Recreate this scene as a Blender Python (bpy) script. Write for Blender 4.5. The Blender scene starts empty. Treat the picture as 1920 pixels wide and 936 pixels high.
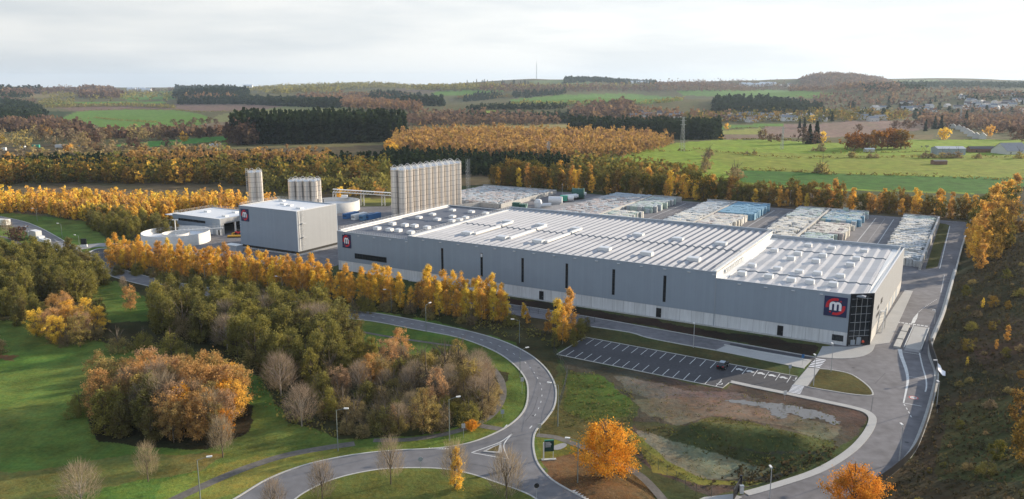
import bpy, bmesh, math, random
import numpy as np
from mathutils import Vector, Matrix, noise
from mathutils.geometry import tessellate_polygon
random.seed(7); rng = np.random.default_rng(7)
S = bpy.context.scene
COL = S.collection
PI = math.pi
# ------------------------------------------------------------------ camera
H = 66.0; F = 1500.0; TH = math.atan(313/1500.0); CT, ST = math.cos(TH), math.sin(TH)
cam = bpy.data.cameras.new('camera'); camo = bpy.data.objects.new('camera', cam); COL.objects.link(camo)
cam.sensor_width = 36; cam.lens = 36*F/1920; cam.clip_start = 1; cam.clip_end = 60000
camo.location = (0, 0, H); camo.rotation_euler = (PI/2-TH, 0, 0); S.camera = camo
# ------------------------------------------------------------------ sun and sky
SUN_EL = math.radians(13.5); SUN_AZ = (0.88, 0.475)
l = math.hypot(*SUN_AZ); sd = Vector((SUN_AZ[0]/l*math.cos(SUN_EL), SUN_AZ[1]/l*math.cos(SUN_EL), math.sin(SUN_EL)))
sun = bpy.data.lights.new('sun', 'SUN'); sun.energy = 5.0; sun.angle = math.radians(0.6); sun.color = (1.0, 0.86, 0.68)
suno = bpy.data.objects.new('sun', sun); COL.objects.link(suno); suno.rotation_euler = sd.to_track_quat('Z', 'Y').to_euler(); suno.location = (0, 0, 300)
W = bpy.data.worlds.new('World'); S.world = W; W.use_nodes = True
nt = W.node_tree; nt.nodes.clear()
def N(nt, t, **k):
    n = nt.nodes.new(t)
    for a, b in k.items():
        if a in n.inputs.keys() and not hasattr(n, a): n.inputs[a].default_value = b
        else:
            try: setattr(n, a, b)
            except Exception: n.inputs[a].default_value = b
    return n
out = N(nt, 'ShaderNodeOutputWorld'); bg = N(nt, 'ShaderNodeBackground'); bg.inputs['Strength'].default_value = 0.060
sky = N(nt, 'ShaderNodeTexSky'); sky.sky_type = 'NISHITA'; sky.sun_disc = False; sky.sun_elevation = SUN_EL
sky.sun_rotation = math.atan2(sd.x, sd.y); sky.altitude = 400; sky.dust_density = 2.0
tc = N(nt, 'ShaderNodeTexCoord'); mp = N(nt, 'ShaderNodeMapping'); mp.inputs['Scale'].default_value = (1.3, 1.3, 9.0)
mp.inputs['Rotation'].default_value = (0.05, 0.12, 0.3)
cn = N(nt, 'ShaderNodeTexNoise'); cn.inputs['Scale'].default_value = 2.2; cn.inputs['Detail'].default_value = 6; cn.inputs['Roughness'].default_value = 0.55
cr = N(nt, 'ShaderNodeValToRGB'); cr.color_ramp.elements[0].position = 0.40; cr.color_ramp.elements[1].position = 0.60
cr.color_ramp.elements[0].color = (6.9/10, 7.25/10, 7.5/10, 1); cr.color_ramp.elements[1].color = (8.7/10, 8.75/10, 8.6/10, 1)
dt = N(nt, 'ShaderNodeVectorMath', operation='DOT_PRODUCT'); dt.inputs[1].default_value = (0.80, 0.55, 0.22)
mr = N(nt, 'ShaderNodeMapRange'); mr.inputs['From Min'].default_value = 0.1; mr.inputs['From Max'].default_value = 0.95
mr.inputs['To Min'].default_value = 10.6; mr.inputs['To Max'].default_value = 13.8
sc = N(nt, 'ShaderNodeVectorMath', operation='SCALE')
sz = N(nt, 'ShaderNodeSeparateXYZ'); mz_ = N(nt, 'ShaderNodeMapRange'); mz_.inputs['From Min'].default_value = 0.10; mz_.inputs['From Max'].default_value = 0.75
zm_ = N(nt, 'ShaderNodeMix', data_type='RGBA'); zm_.inputs['B'].default_value = (4.8, 6.2, 8.6, 1)
mx = N(nt, 'ShaderNodeMix', data_type='RGBA'); mx.inputs['Factor'].default_value = 0.9
L = nt.links.new
L(tc.outputs['Generated'], mp.inputs['Vector']); L(mp.outputs[0], cn.inputs['Vector']); L(cn.outputs['Fac'], cr.inputs['Fac'])
L(tc.outputs['Generated'], dt.inputs[0]); L(dt.outputs['Value'], mr.inputs['Value'])
L(cr.outputs['Color'], sc.inputs[0]); L(mr.outputs[0], sc.inputs['Scale'])
L(tc.outputs['Generated'], sz.inputs[0]); L(sz.outputs['Z'], mz_.inputs['Value']); L(mz_.outputs[0], zm_.inputs['Factor']); L(sc.outputs[0], zm_.inputs['A'])
L(sky.outputs[0], mx.inputs['A']); L(zm_.outputs['Result'], mx.inputs['B']); L(mx.outputs['Result'], bg.inputs['Color']); L(bg.outputs[0], out.inputs[0])
S.view_settings.view_transform = 'Standard'; S.view_settings.look = 'None'; S.view_settings.exposure = 0.78; S.view_settings.gamma = 1
S.cycles.max_bounces = 5; S.cycles.diffuse_bounces = 2; S.cycles.glossy_bounces = 2; S.cycles.transparent_max_bounces = 6
S.cycles.volume_bounces = 0; S.cycles.sample_clamp_indirect = 4

# ------------------------------------------------------------------ pixel <-> world
def G(px, py, z=0.0):
    dx, dy = px-960, py-468
    t = (H-z)/(dy*CT+F*ST); return (dx*t, (F*CT-dy*ST)*t)
def Pj(x, y, z=0.0):
    d = H-z; fw = y*CT+d*ST; dn = d*CT-y*ST
    return (960+F*x/fw, 468+F*dn/fw)
def Zat(py, x, y):
    dy = py-468; return H-(dy*CT+F*ST)*y/(F*CT-dy*ST)
AN = math.radians(-30); UA = (math.cos(AN), math.sin(AN)); VB = (-UA[1], UA[0]); O0 = (85.6, 195.4)
def UV(u, v): return (O0[0]+u*UA[0]+v*VB[0], O0[1]+u*UA[1]+v*VB[1])
def toUV(x, y): x -= O0[0]; y -= O0[1]; return (x*UA[0]+y*UA[1], x*VB[0]+y*VB[1])
def GU(px, py, z=0.0): return toUV(*G(px, py, z))
def on_v(px, py, v):          # point seen at a pixel on the vertical wall v = const -> (u, z)
    dx, dy = px-960, py-468; rx, ry, rz = dx, F*CT-dy*ST, -(dy*CT+F*ST)
    v0 = toUV(0, 0)[1]; dv = rx*VB[0]+ry*VB[1]; t = (v-v0)/dv
    return (toUV(rx*t, ry*t)[0], H+rz*t)
def on_u(px, py, u):
    dx, dy = px-960, py-468; rx, ry, rz = dx, F*CT-dy*ST, -(dy*CT+F*ST)
    u0 = toUV(0, 0)[0]; du = rx*UA[0]+ry*UA[1]; t = (u-u0)/du
    return (toUV(rx*t, ry*t)[1], H+rz*t)

# ------------------------------------------------------------------ terrain height
SKY = [(-900, 162), (0, 163), (100, 165), (300, 164), (430, 164), (520, 163), (570, 161), (620, 158), (700, 156), (780, 159), (850, 158),
       (940, 153), (1000, 149), (1060, 149), (1120, 150), (1200, 157), (1280, 154), (1350, 152), (1420, 153), (1490, 150), (1560, 150), (1650, 149),
       (1760, 149), (1850, 150), (1920, 152), (2900, 155)]
SX = np.array([a for a, b in SKY], float); SY = np.array([b for a, b in SKY], float)
BANK = [(1826, 400), (1818, 417), (1803, 460), (1791, 505), (1780, 545), (1768, 590), (1750, 635), (1748, 670), (1760, 700), (1752, 745), (1738, 795),
        (1715, 850), (1680, 888), (1640, 917), (1600, 945), (1560, 975), (1500, 1020)]
BK = np.array([G(*p) for p in BANK])
def sstep(a, b, x): t = np.clip((x-a)/(b-a), 0, 1); return t*t*(3-2*t)
def seg_dist(x, y, P):
    d = np.full(x.shape, 1e9); side = np.zeros(x.shape)
    for i in range(len(P)-1):
        ax, ay = P[i]; bx, by = P[i+1]; ex, ey = bx-ax, by-ay; L2 = ex*ex+ey*ey
        t = np.clip(((x-ax)*ex+(y-ay)*ey)/L2, 0, 1); qx = ax+t*ex; qy = ay+t*ey
        dd = np.hypot(x-qx, y-qy); c = (x-ax)*ey-(y-ay)*ex       # >0: right of direction
        m = dd < d; d = np.where(m, dd, d); side = np.where(m, -np.sign(c), side)
    return d, side
MOUND = np.array([G(*p) for p in [(1325, 812), (1410, 820), (1488, 830)]])
BASIN = G(1310, 872)
BPOLY = [tuple(p) for p in BK]+[(44, 60), (44, 20), (1200, 20), (1200, 560), (BK[0][0]+12, 560)]
def pip(x, y, poly):
    c = np.zeros(x.shape, bool); n = len(poly)
    for i in range(n):
        x0, y0 = poly[i]; x1, y1 = poly[(i+1) % n]
        if y0 == y1: continue
        c ^= ((y0 > y) != (y1 > y)) & (x < (x1-x0)*(y-y0)/(y1-y0)+x0)
    return c
def terrain(x, y):
    x = np.asarray(x, float); y = np.asarray(y, float)
    yy = np.maximum(y, 1.0); r = np.hypot(x, y)
    px = np.clip(960+1532*x/np.maximum(yy, 50), -900, 2900)
    zs = H-(np.interp(px, SX, SY)-155)*6500/1532.0
    f = sstep(1250, 6500, yy)
    z = zs*f
    z = np.where(yy > 6500, zs-(yy-6500)*0.02, z)
    a = sstep(700, 2200, yy)*(1-0.75*sstep(4500, 6500, yy))
    z += a*(7.0*np.sin(x/310+1.3)*np.sin(yy/260+0.4)+6*np.sin(x/170+yy/410)+5*np.sin(yy/190-x/700+2.0))
    z += a*(9*np.sin(x/520-yy/330+0.7)+8*np.sin(x/240+yy/530+4)*sstep(1800, 3000, yy))
    z -= 9*sstep(900, 1400, yy)*(1-sstep(1500, 2300, yy))
    hx = px-1578
    z += 44*np.exp(-(np.abs(hx)/62)**4-((yy-4600)/420)**2)
    # bank on the right of the service road
    d, s = seg_dist(x, y, BK)
    fade = 1-sstep(255, 385, yy*0.9+0*x)
    right = pip(x, y, BPOLY) & (r < 900)
    bz = np.where(right, np.clip((d-1.0)*0.36, 0, 13.5)*fade, 0)
    bz = np.where(right & (d > 38), bz+np.clip((d-38)*0.05, 0, 6)*fade, bz)
    z += bz
    # mound and basin in the waste ground
    dm, _ = seg_dist(x, y, MOUND); z += np.maximum(0, 1.9*np.exp(-(dm/4.4)**2)-0.1)
    z -= 1.3*np.exp(-(((x-BASIN[0])/15)**2+((y-BASIN[1])/9)**2)**1.5)
    # gentle roll of the left meadow and woods
    lf = sstep(-40, -120, x)*sstep(330, 230, y)*0.0
    return z+lf
def T(x, y): return float(terrain(np.array([x]), np.array([y]))[0])
def onT(px, py):              # first hit of a pixel's ray with the terrain
    dx, dy = px-960, py-468; rx, ry, rz = dx, F*CT-dy*ST, -(dy*CT+F*ST)
    k = 1/ry; ys = np.concatenate([np.arange(80, 1500, 4.0), np.arange(1500, 9000, 15.0)])
    xs = ys*rx*k; zr = H+rz*k*ys; zt = terrain(xs, ys); h = np.nonzero(zr <= zt)[0]
    i = h[0] if len(h) else len(ys)-1
    return (xs[i], ys[i], zt[i])

# ------------------------------------------------------------------ materials
def newmat(name):
    m = bpy.data.materials.new(name); m.use_nodes = True; t = m.node_tree; t.nodes.clear()
    o = t.nodes.new('ShaderNodeOutputMaterial'); b = t.nodes.new('ShaderNodeBsdfPrincipled'); t.links.new(b.outputs[0], o.inputs[0])
    return m, t, b
def C4(c): return (c[0], c[1], c[2], 1)
def mat(name, col, rough=0.8, metal=0.0, var=0.18, scale=0.5, scale2=6.0, bump=0.0, world=False, spec=0.4):
    m, t, b = newmat(name)
    tc = t.nodes.new('ShaderNodeNewGeometry' if world else 'ShaderNodeTexCoord'); vec = tc.outputs['Position'] if world else tc.outputs['Object']
    n1 = t.nodes.new('ShaderNodeTexNoise'); n1.inputs['Scale'].default_value = scale; n1.inputs['Detail'].default_value = 4
    n2 = t.nodes.new('ShaderNodeTexNoise'); n2.inputs['Scale'].default_value = scale2; n2.inputs['Detail'].default_value = 3
    t.links.new(vec, n1.inputs['Vector']); t.links.new(vec, n2.inputs['Vector'])
    ad = t.nodes.new('ShaderNodeMath'); ad.operation = 'ADD'; t.links.new(n1.outputs['Fac'], ad.inputs[0]); t.links.new(n2.outputs['Fac'], ad.inputs[1])
    mr = t.nodes.new('ShaderNodeMapRange'); mr.inputs['From Min'].default_value = 0.6; mr.inputs['From Max'].default_value = 1.4
    mr.inputs['To Min'].default_value = 1-var; mr.inputs['To Max'].default_value = 1+var; t.links.new(ad.outputs[0], mr.inputs['Value'])
    sc = t.nodes.new('ShaderNodeVectorMath'); sc.operation = 'SCALE'; sc.inputs[0].default_value = col[:3]; t.links.new(mr.outputs[0], sc.inputs['Scale'])
    t.links.new(sc.outputs[0], b.inputs['Base Color'])
    b.inputs['Roughness'].default_value = rough; b.inputs['Metallic'].default_value = metal
    b.inputs['Specular IOR Level'].default_value = spec
    if bump:
        bp = t.nodes.new('ShaderNodeBump'); bp.inputs['Strength'].default_value = bump; bp.inputs['Distance'].default_value = 0.3
        t.links.new(n2.outputs['Fac'], bp.inputs['Height']); t.links.new(bp.outputs[0], b.inputs['Normal'])
    return m
def panelmat(name, col, rough, pitch, line, depthcol=0.75, metal=0.0, axis='X', rib=0.0, var=0.1, stain=-0.20):
    """cladding with vertical joints every `pitch` metres along object X (or Y)"""
    m, t, b = newmat(name); lk = t.links.new
    tc = t.nodes.new('ShaderNodeTexCoord'); sp = t.nodes.new('ShaderNodeSeparateXYZ'); lk(tc.outputs['Object'], sp.inputs[0])
    ax = sp.outputs[axis]
    if axis == 'XY':
        pass
    def M(op, a, bb=None):
        n = t.nodes.new('ShaderNodeMath'); n.operation = op
        for i, q in enumerate((a, bb)):
            if q is None: continue
            if isinstance(q, (int, float)): n.inputs[i].default_value = q
            else: lk(q, n.inputs[i])
        return n.outputs[0]
    fr = M('FRACT', M('DIVIDE', ax, pitch)); ln = M('LESS_THAN', fr, line/pitch)
    cell = M('FLOOR', M('DIVIDE', ax, pitch)); wn = t.nodes.new('ShaderNodeTexWhiteNoise'); wn.noise_dimensions = '1D'; lk(cell, wn.inputs['W'])
    n1 = t.nodes.new('ShaderNodeTexNoise'); n1.inputs['Scale'].default_value = 0.35; n1.inputs['Detail'].default_value = 5; lk(tc.outputs['Object'], n1.inputs['Vector'])
    mp = t.nodes.new('ShaderNodeMapping'); mp.inputs['Scale'].default_value = (1.5, 1.5, 0.12); lk(tc.outputs['Object'], mp.inputs['Vector'])
    n2 = t.nodes.new('ShaderNodeTexNoise'); n2.inputs['Scale'].default_value = 1.2; n2.inputs['Detail'].default_value = 4; lk(mp.outputs[0], n2.inputs['Vector'])
    v = M('ADD', M('MULTIPLY', M('SUBTRACT', wn.outputs['Value'], 0.5), var), 1.0)
    v = M('ADD', v, M('MULTIPLY', M('SUBTRACT', n1.outputs['Fac'], 0.5), 0.12))
    v = M('ADD', v, M('MULTIPLY', M('SUBTRACT', n2.outputs['Fac'], 0.5), 0.25+stain))
    v = M('MULTIPLY', v, M('SUBTRACT', 1.0, M('MULTIPLY', ln, 1-depthcol)))
    sc = t.nodes.new('ShaderNodeVectorMath'); sc.operation = 'SCALE'; sc.inputs[0].default_value = col[:3]; lk(v, sc.inputs['Scale']); lk(sc.outputs[0], b.inputs['Base Color'])
    b.inputs['Roughness'].default_value = rough; b.inputs['Metallic'].default_value = metal; b.inputs['Specular IOR Level'].default_value = 0.3
    if rib:
        sn = M('SINE', M('MULTIPLY', ax, 2*PI/rib)); bp = t.nodes.new('ShaderNodeBump'); bp.inputs['Strength'].default_value = 0.25; bp.inputs['Distance'].default_value = 0.05
        lk(sn, bp.inputs['Height']); lk(bp.outputs[0], b.inputs['Normal'])
    return m
def leafmat(name, ramp, attr=False, trans=0.38):
    m = bpy.data.materials.new(name); m.use_nodes = True; t = m.node_tree; t.nodes.clear(); lk = t.links.new
    o = t.nodes.new('ShaderNodeOutputMaterial')
    rp = t.nodes.new('ShaderNodeValToRGB'); els = rp.color_ramp.elements
    while len(els) < len(ramp): els.new(0.5)
    for e, (p, c) in zip(els, ramp): e.position = p; e.color = C4(c)
    lv = t.nodes.new('ShaderNodeAttribute'); lv.attribute_name = 'lv'
    if attr: r = t.nodes.new('ShaderNodeAttribute'); r.attribute_name = 'tint'; ro = r.outputs['Fac']
    else: r = t.nodes.new('ShaderNodeObjectInfo'); ro = r.outputs['Random']
    # hue drifts with the leaf value as well as from tree to tree
    a = t.nodes.new('ShaderNodeMath'); a.operation = 'MULTIPLY_ADD'; a.inputs[1].default_value = 0.72; lk(ro, a.inputs[0])
    bb = t.nodes.new('ShaderNodeMath'); bb.operation = 'MULTIPLY'; bb.inputs[1].default_value = 0.28; lk(lv.outputs['Fac'], bb.inputs[0]); lk(bb.outputs[0], a.inputs[2])
    lk(a.outputs[0], rp.inputs['Fac'])
    k = t.nodes.new('ShaderNodeMath'); k.operation = 'MULTIPLY_ADD'; k.inputs[1].default_value = 0.9; k.inputs[2].default_value = 0.55; lk(lv.outputs['Fac'], k.inputs[0])
    sc = t.nodes.new('ShaderNodeVectorMath'); sc.operation = 'SCALE'; lk(rp.outputs[0], sc.inputs[0]); lk(k.outputs[0], sc.inputs['Scale'])
    d = t.nodes.new('ShaderNodeBsdfDiffuse'); tr = t.nodes.new('ShaderNodeBsdfTranslucent'); mx = t.nodes.new('ShaderNodeMixShader'); mx.inputs[0].default_value = trans
    lk(sc.outputs[0], d.inputs[0]); lk(sc.outputs[0], tr.inputs[0]); lk(d.outputs[0], mx.inputs[1]); lk(tr.outputs[0], mx.inputs[2]); lk(mx.outputs[0], o.inputs[0])
    return m
GOLD = [(0.0, (0.52, 0.30, 0.12)), (0.3, (0.70, 0.41, 0.10)), (0.6, (0.84, 0.52, 0.09)), (0.85, (0.84, 0.63, 0.10)), (1.0, (0.46, 0.40, 0.09))]
MIXED = [(0.0, (0.20, 0.11, 0.05)), (0.25, (0.30, 0.19, 0.045)), (0.5, (0.17, 0.15, 0.04)), (0.75, (0.13, 0.135, 0.035)), (1.0, (0.44, 0.27, 0.04))]
OLIVE = [(0.0, (0.21, 0.15, 0.065)), (0.3, (0.19, 0.175, 0.06)), (0.6, (0.31, 0.27, 0.07)), (1.0, (0.14, 0.14, 0.05))]
BUSH = [(0.0, (0.29, 0.20, 0.13)), (0.3, (0.36, 0.28, 0.12)), (0.6, (0.25, 0.19, 0.13)), (0.8, (0.40, 0.32, 0.11)), (1.0, (0.22, 0.20, 0.08))]
WEED2 = [(0.0, (0.15, 0.105, 0.06)), (0.35, (0.11, 0.11, 0.04)), (0.7, (0.16, 0.165, 0.045)), (1.0, (0.10, 0.075, 0.045))]
WEED = [(0.0, (0.075, 0.055, 0.035)), (0.4, (0.065, 0.06, 0.03)), (0.7, (0.09, 0.065, 0.035)), (1.0, (0.075, 0.085, 0.03))]
MUTED = [(0.0, (0.15, 0.10, 0.075)), (0.5, (0.25, 0.14, 0.075)), (1.0, (0.29, 0.19, 0.08))]
OAK = [(0.0, (0.20, 0.075, 0.025)), (0.5, (0.28, 0.12, 0.02)), (1.0, (0.22, 0.14, 0.025))]
ORANGE = [(0.0, (0.62, 0.26, 0.04)), (0.6, (0.76, 0.36, 0.05)), (1.0, (0.78, 0.42, 0.05))]
SPRUCE = [(0.0, (0.018, 0.030, 0.014)), (0.6, (0.026, 0.042, 0.018)), (1.0, (0.040, 0.050, 0.020))]
RUST = [(0.0, (0.12, 0.072, 0.055)), (0.5, (0.16, 0.10, 0.07)), (1.0, (0.21, 0.14, 0.07))]
TWIG = [(0.0, (0.28, 0.21, 0.16)), (0.5, (0.34, 0.27, 0.185)), (1.0, (0.38, 0.30, 0.18))]
CLUMPMIX = [(0.0, (0.38, 0.27, 0.18)), (0.25, (0.46, 0.29, 0.16)), (0.5, (0.60, 0.34, 0.12)), (0.72, (0.27, 0.21, 0.09)), (1.0, (0.50, 0.38, 0.10))]
GOLDFAR = [(0.0, (0.26, 0.16, 0.10)), (0.35, (0.40, 0.24, 0.10)), (0.7, (0.52, 0.32, 0.09)), (1.0, (0.30, 0.22, 0.08))]
LM = {k: leafmat('leaves_'+k, v) for k, v in dict(gold=GOLD, mixed=MIXED, olive=OLIVE, bush=BUSH, oak=OAK, orange=ORANGE, spruce=SPRUCE, rust=RUST, twig=TWIG, clump=CLUMPMIX).items()}
LA = {k: leafmat('leafmass_'+k, v, True) for k, v in dict(gold=GOLD, mixed=MIXED, olive=OLIVE, bush=BUSH, oak=OAK, spruce=SPRUCE, rust=RUST, twig=TWIG, muted=MUTED, goldfar=GOLDFAR, weed=WEED, weed2=WEED2).items()}
M_bark = mat('bark', (0.12, 0.095, 0.07), 0.95, var=0.3)
M_birch = mat('pale_bark', (0.32, 0.28, 0.23), 0.95, var=0.3)
M_asph = mat('asphalt_grey', (0.142, 0.135, 0.140), 0.9, var=0.42, scale=0.07, scale2=0.5, world=True)
M_road = mat('asphalt_road', (0.150, 0.146, 0.150), 0.9, var=0.30, scale=0.06, scale2=0.45, world=True)
M_dark = mat('asphalt_new', (0.050, 0.049, 0.054), 0.85, var=0.4, scale=0.1, scale2=1.5, world=True)
M_pale = mat('asphalt_pale', (0.26, 0.25, 0.245), 0.85, var=0.15, scale=0.1, scale2=1.5, world=True)
M_pave = mat('paving', (0.37, 0.36, 0.34), 0.85, var=0.12, scale=0.3, scale2=3, world=True)
M_kerb = mat('kerb_concrete', (0.42, 0.41, 0.38), 0.85, var=0.2, scale=0.4, scale2=2, world=True)
M_paint = mat('road_paint', (0.58, 0.58, 0.56), 0.7, var=0.3, scale=0.8, scale2=5, world=True)
M_redp = mat('red_paint', (0.5, 0.08, 0.06), 0.7)
M_clad = panelmat('cladding_grey', (0.29, 0.345, 0.405), 0.62, 1.0, 0.03, 0.88, 0.0, 'X', var=0.05)
M_cladY = panelmat('cladding_grey_side', (0.30, 0.31, 0.32), 0.6, 1.0, 0.03, 0.9, 0.0, 'Y', var=0.05)
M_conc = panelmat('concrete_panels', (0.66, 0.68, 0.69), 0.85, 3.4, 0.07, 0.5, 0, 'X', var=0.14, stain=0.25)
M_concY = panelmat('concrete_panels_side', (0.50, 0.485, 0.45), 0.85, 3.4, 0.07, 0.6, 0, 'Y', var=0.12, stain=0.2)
M_block = mat('concrete_blocks', (0.42, 0.41, 0.39), 0.9, var=0.16, scale=0.4, scale2=2.5)
M_roof = panelmat('roof_shaded_slope', (0.165, 0.175, 0.205), 0.6, 5.7, 0.09, 0.8, 0.0, 'Y', var=0.1)  # wide rib slopes turned from the sun, shade put into the colour
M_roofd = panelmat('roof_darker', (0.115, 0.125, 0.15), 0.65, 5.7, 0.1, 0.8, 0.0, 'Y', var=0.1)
M_roofsun = panelmat('roof_sunlit_slope', (0.44, 0.435, 0.44), 0.5, 5.7, 0.09, 0.75, 0.0, 'Y', var=0.12)  # narrow rib slopes towards the sun, sunlight put into the paler colour
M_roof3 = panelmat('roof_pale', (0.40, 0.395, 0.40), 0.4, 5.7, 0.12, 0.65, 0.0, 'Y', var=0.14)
M_white = mat('white_coated', (0.74, 0.73, 0.70), 0.5, var=0.07)
M_trim = mat('grey_trim', (0.33, 0.37, 0.41), 0.5, var=0.06)
M_mem = mat('white_membrane', (0.66, 0.67, 0.68), 0.6, var=0.08, scale=0.2, scale2=1.0)
M_tank = mat('tank_concrete', (0.62, 0.60, 0.56), 0.75, var=0.12, scale=0.2, scale2=1.0)
M_black = mat('black_frame', (0.018, 0.019, 0.022), 0.4, var=0.1)
M_glass = mat('dark_glass', (0.022, 0.026, 0.03), 0.08, var=0.4, scale=0.8, scale2=3, spec=0.6)
M_ins = mat('dark_interior', (0.03, 0.028, 0.025), 0.9, var=0.3)
M_steel = mat('silo_steel', (0.86, 0.80, 0.73), 0.24, 1.0, var=0.08, scale=0.3, scale2=2)
M_silo = panelmat('silo_bands', (0.82, 0.75, 0.67), 0.34, 2.6, 0.2, 0.5, 0.6, 'Z', var=0.03)
M_galv = mat('galvanised', (0.50, 0.51, 0.51), 0.5, 0.3, var=0.1)
M_navy = mat('navy_board', (0.018, 0.024, 0.085), 0.5, var=0.05)
M_red = mat('red_mark', (0.60, 0.018, 0.03), 0.5, var=0.05)
M_mark = mat('white_mark', (0.85, 0.85, 0.87), 0.5, var=0.03)
M_blue = mat('blue_container', (0.035, 0.14, 0.33), 0.5, var=0.12)
M_blue2 = mat('pale_blue_container', (0.10, 0.22, 0.36), 0.5, var=0.12)
M_green = mat('green_machine', (0.025, 0.10, 0.075), 0.5, var=0.2)
M_green2 = mat('light_green_machine', (0.05, 0.32, 0.22), 0.5, var=0.2)
M_yel = mat('yellow_paint', (0.60, 0.33, 0.03), 0.5, var=0.1)
M_tile = mat('roof_tile', (0.12, 0.10, 0.10), 0.7, var=0.2)
M_slate = mat('slate_roof', (0.20, 0.21, 0.23), 0.5, var=0.2)
M_render = mat('pale_render', (0.62, 0.60, 0.56), 0.8, var=0.1)
M_brick = mat('brick_wall', (0.24, 0.13, 0.09), 0.85, var=0.2)
M_car = mat('black_car_paint', (0.015, 0.015, 0.017), 0.25, var=0.05, spec=0.6)
M_tyre = mat('rubber', (0.02, 0.02, 0.02), 0.9)
M_skin = mat('skin', (0.5, 0.3, 0.22), 0.6)
M_hiviz = mat('orange_hi_vis', (0.85, 0.10, 0.03), 0.6)
M_cloth = mat('dark_cloth', (0.03, 0.035, 0.06), 0.9)
M_water, t_, b_ = newmat('puddle_water'); b_.inputs['Base Color'].default_value = (0.10, 0.09, 0.08, 1); b_.inputs['Roughness'].default_value = 0.12; b_.inputs['Specular IOR Level'].default_value = 0.8
M_pole = mat('lamp_pole_green', (0.20, 0.23, 0.21), 0.5, var=0.1)
M_signg = mat('dark_green_sign', (0.01, 0.05, 0.045), 0.4, var=0.05)

# ------------------------------------------------------------------ mesh helpers
def tag(o, label=None, cat=None, group=None, kind=None):
    if label: o['label'] = label
    if cat: o['category'] = cat
    if group: o['group'] = group
    if kind: o['kind'] = kind
    return o
def empty(name, loc, rz=0.0, label=None, cat=None, group=None, scale=None):
    o = bpy.data.objects.new(name, None); COL.objects.link(o); o.location = loc; o.rotation_euler = (0, 0, rz); o.empty_display_size = 1
    if scale: o.scale = scale
    return tag(o, label, cat, group)
class MB:
    def __init__(s): s.v = []; s.f = []; s.m = []; s.mats = []
    def mi(s, m):
        if m not in s.mats: s.mats.append(m)
        return s.mats.index(m)
    def face(s, pts, m):
        i = len(s.v); s.v += [tuple(p) for p in pts]; s.f.append(tuple(range(i, i+len(pts)))); s.m.append(s.mi(m)); return s
    def box(s, x0, x1, y0, y1, z0, z1, m, rz=0, c=None):
        i = len(s.v); P = [(x0, y0, z0), (x1, y0, z0), (x1, y1, z0), (x0, y1, z0), (x0, y0, z1), (x1, y0, z1), (x1, y1, z1), (x0, y1, z1)]
        if rz:
            cx, cy = c or (0, 0); cc, ss = math.cos(rz), math.sin(rz); P = [(cx+x*cc-y*ss, cy+x*ss+y*cc, z) for x, y, z in P]
        s.v += P; k = s.mi(m)
        for f in ((0, 3, 2, 1), (4, 5, 6, 7), (0, 1, 5, 4), (1, 2, 6, 5), (2, 3, 7, 6), (3, 0, 4, 7)): s.f.append(tuple(i+q for q in f)); s.m.append(k)
        return s
    def bar(s, a, b, r, m, n=5, r2=None):
        a = Vector(a); b = Vector(b); d = (b-a); 
        if d.length < 1e-6: return s
        q = d.to_track_quat('Z', 'Y').to_matrix(); r2 = r if r2 is None else r2; i = len(s.v); k = s.mi(m)
        for e, rr in ((a, r), (b, r2)):
            for j in range(n): s.v.append(tuple(e+q@Vector((rr*math.cos(2*PI*j/n), rr*math.sin(2*PI*j/n), 0))))
        for j in range(n): s.f.append((i+j, i+(j+1) % n, i+n+(j+1) % n, i+n+j)); s.m.append(k)
        s.f.append(tuple(i+n+j for j in range(n))); s.m.append(k); s.f.append(tuple(i+n-1-j for j in range(n))); s.m.append(k)
        return s
    def lathe(s, prof, m, n=20, c=(0, 0), sc=(1, 1)):
        i = len(s.v); k = s.mi(m)
        for r, z in prof:
            for j in range(n): s.v.append((c[0]+sc[0]*r*math.cos(2*PI*j/n), c[1]+sc[1]*r*math.sin(2*PI*j/n), z))
        for a in range(len(prof)-1):
            for j in range(n):
                s.f.append((i+a*n+j, i+a*n+(j+1) % n, i+(a+1)*n+(j+1) % n, i+(a+1)*n+j)); s.m.append(k)
        return s
    def prism(s, pts, z0, z1, m):
        n = len(pts); i = len(s.v); k = s.mi(m); s.v += [(p[0], p[1], z0) for p in pts]+[(p[0], p[1], z1) for p in pts]
        for j in range(n): s.f.append((i+j, i+(j+1) % n, i+n+(j+1) % n, i+n+j)); s.m.append(k)
        for t in tessellate_polygon([[Vector((p[0], p[1], 0)) for p in pts]]):
            s.f.append(tuple(i+n+q for q in t)); s.m.append(k)
        return s
    def build(s, name, parent=None, smooth=False, loc=None):
        me = bpy.data.meshes.new(name); me.from_pydata(s.v, [], s.f)
        for m in s.mats: me.materials.append(m)
        me.polygons.foreach_set('material_index', s.m)
        if smooth: me.polygons.foreach_set('use_smooth', [True]*len(s.f))
        bm = bmesh.new(); bm.from_mesh(me); bmesh.ops.recalc_face_normals(bm, faces=bm.faces); bm.to_mesh(me); bm.free()
        o = bpy.data.objects.new(name, me); COL.objects.link(o)
        if parent: o.parent = parent
        if loc: o.location = loc
        return o
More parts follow.
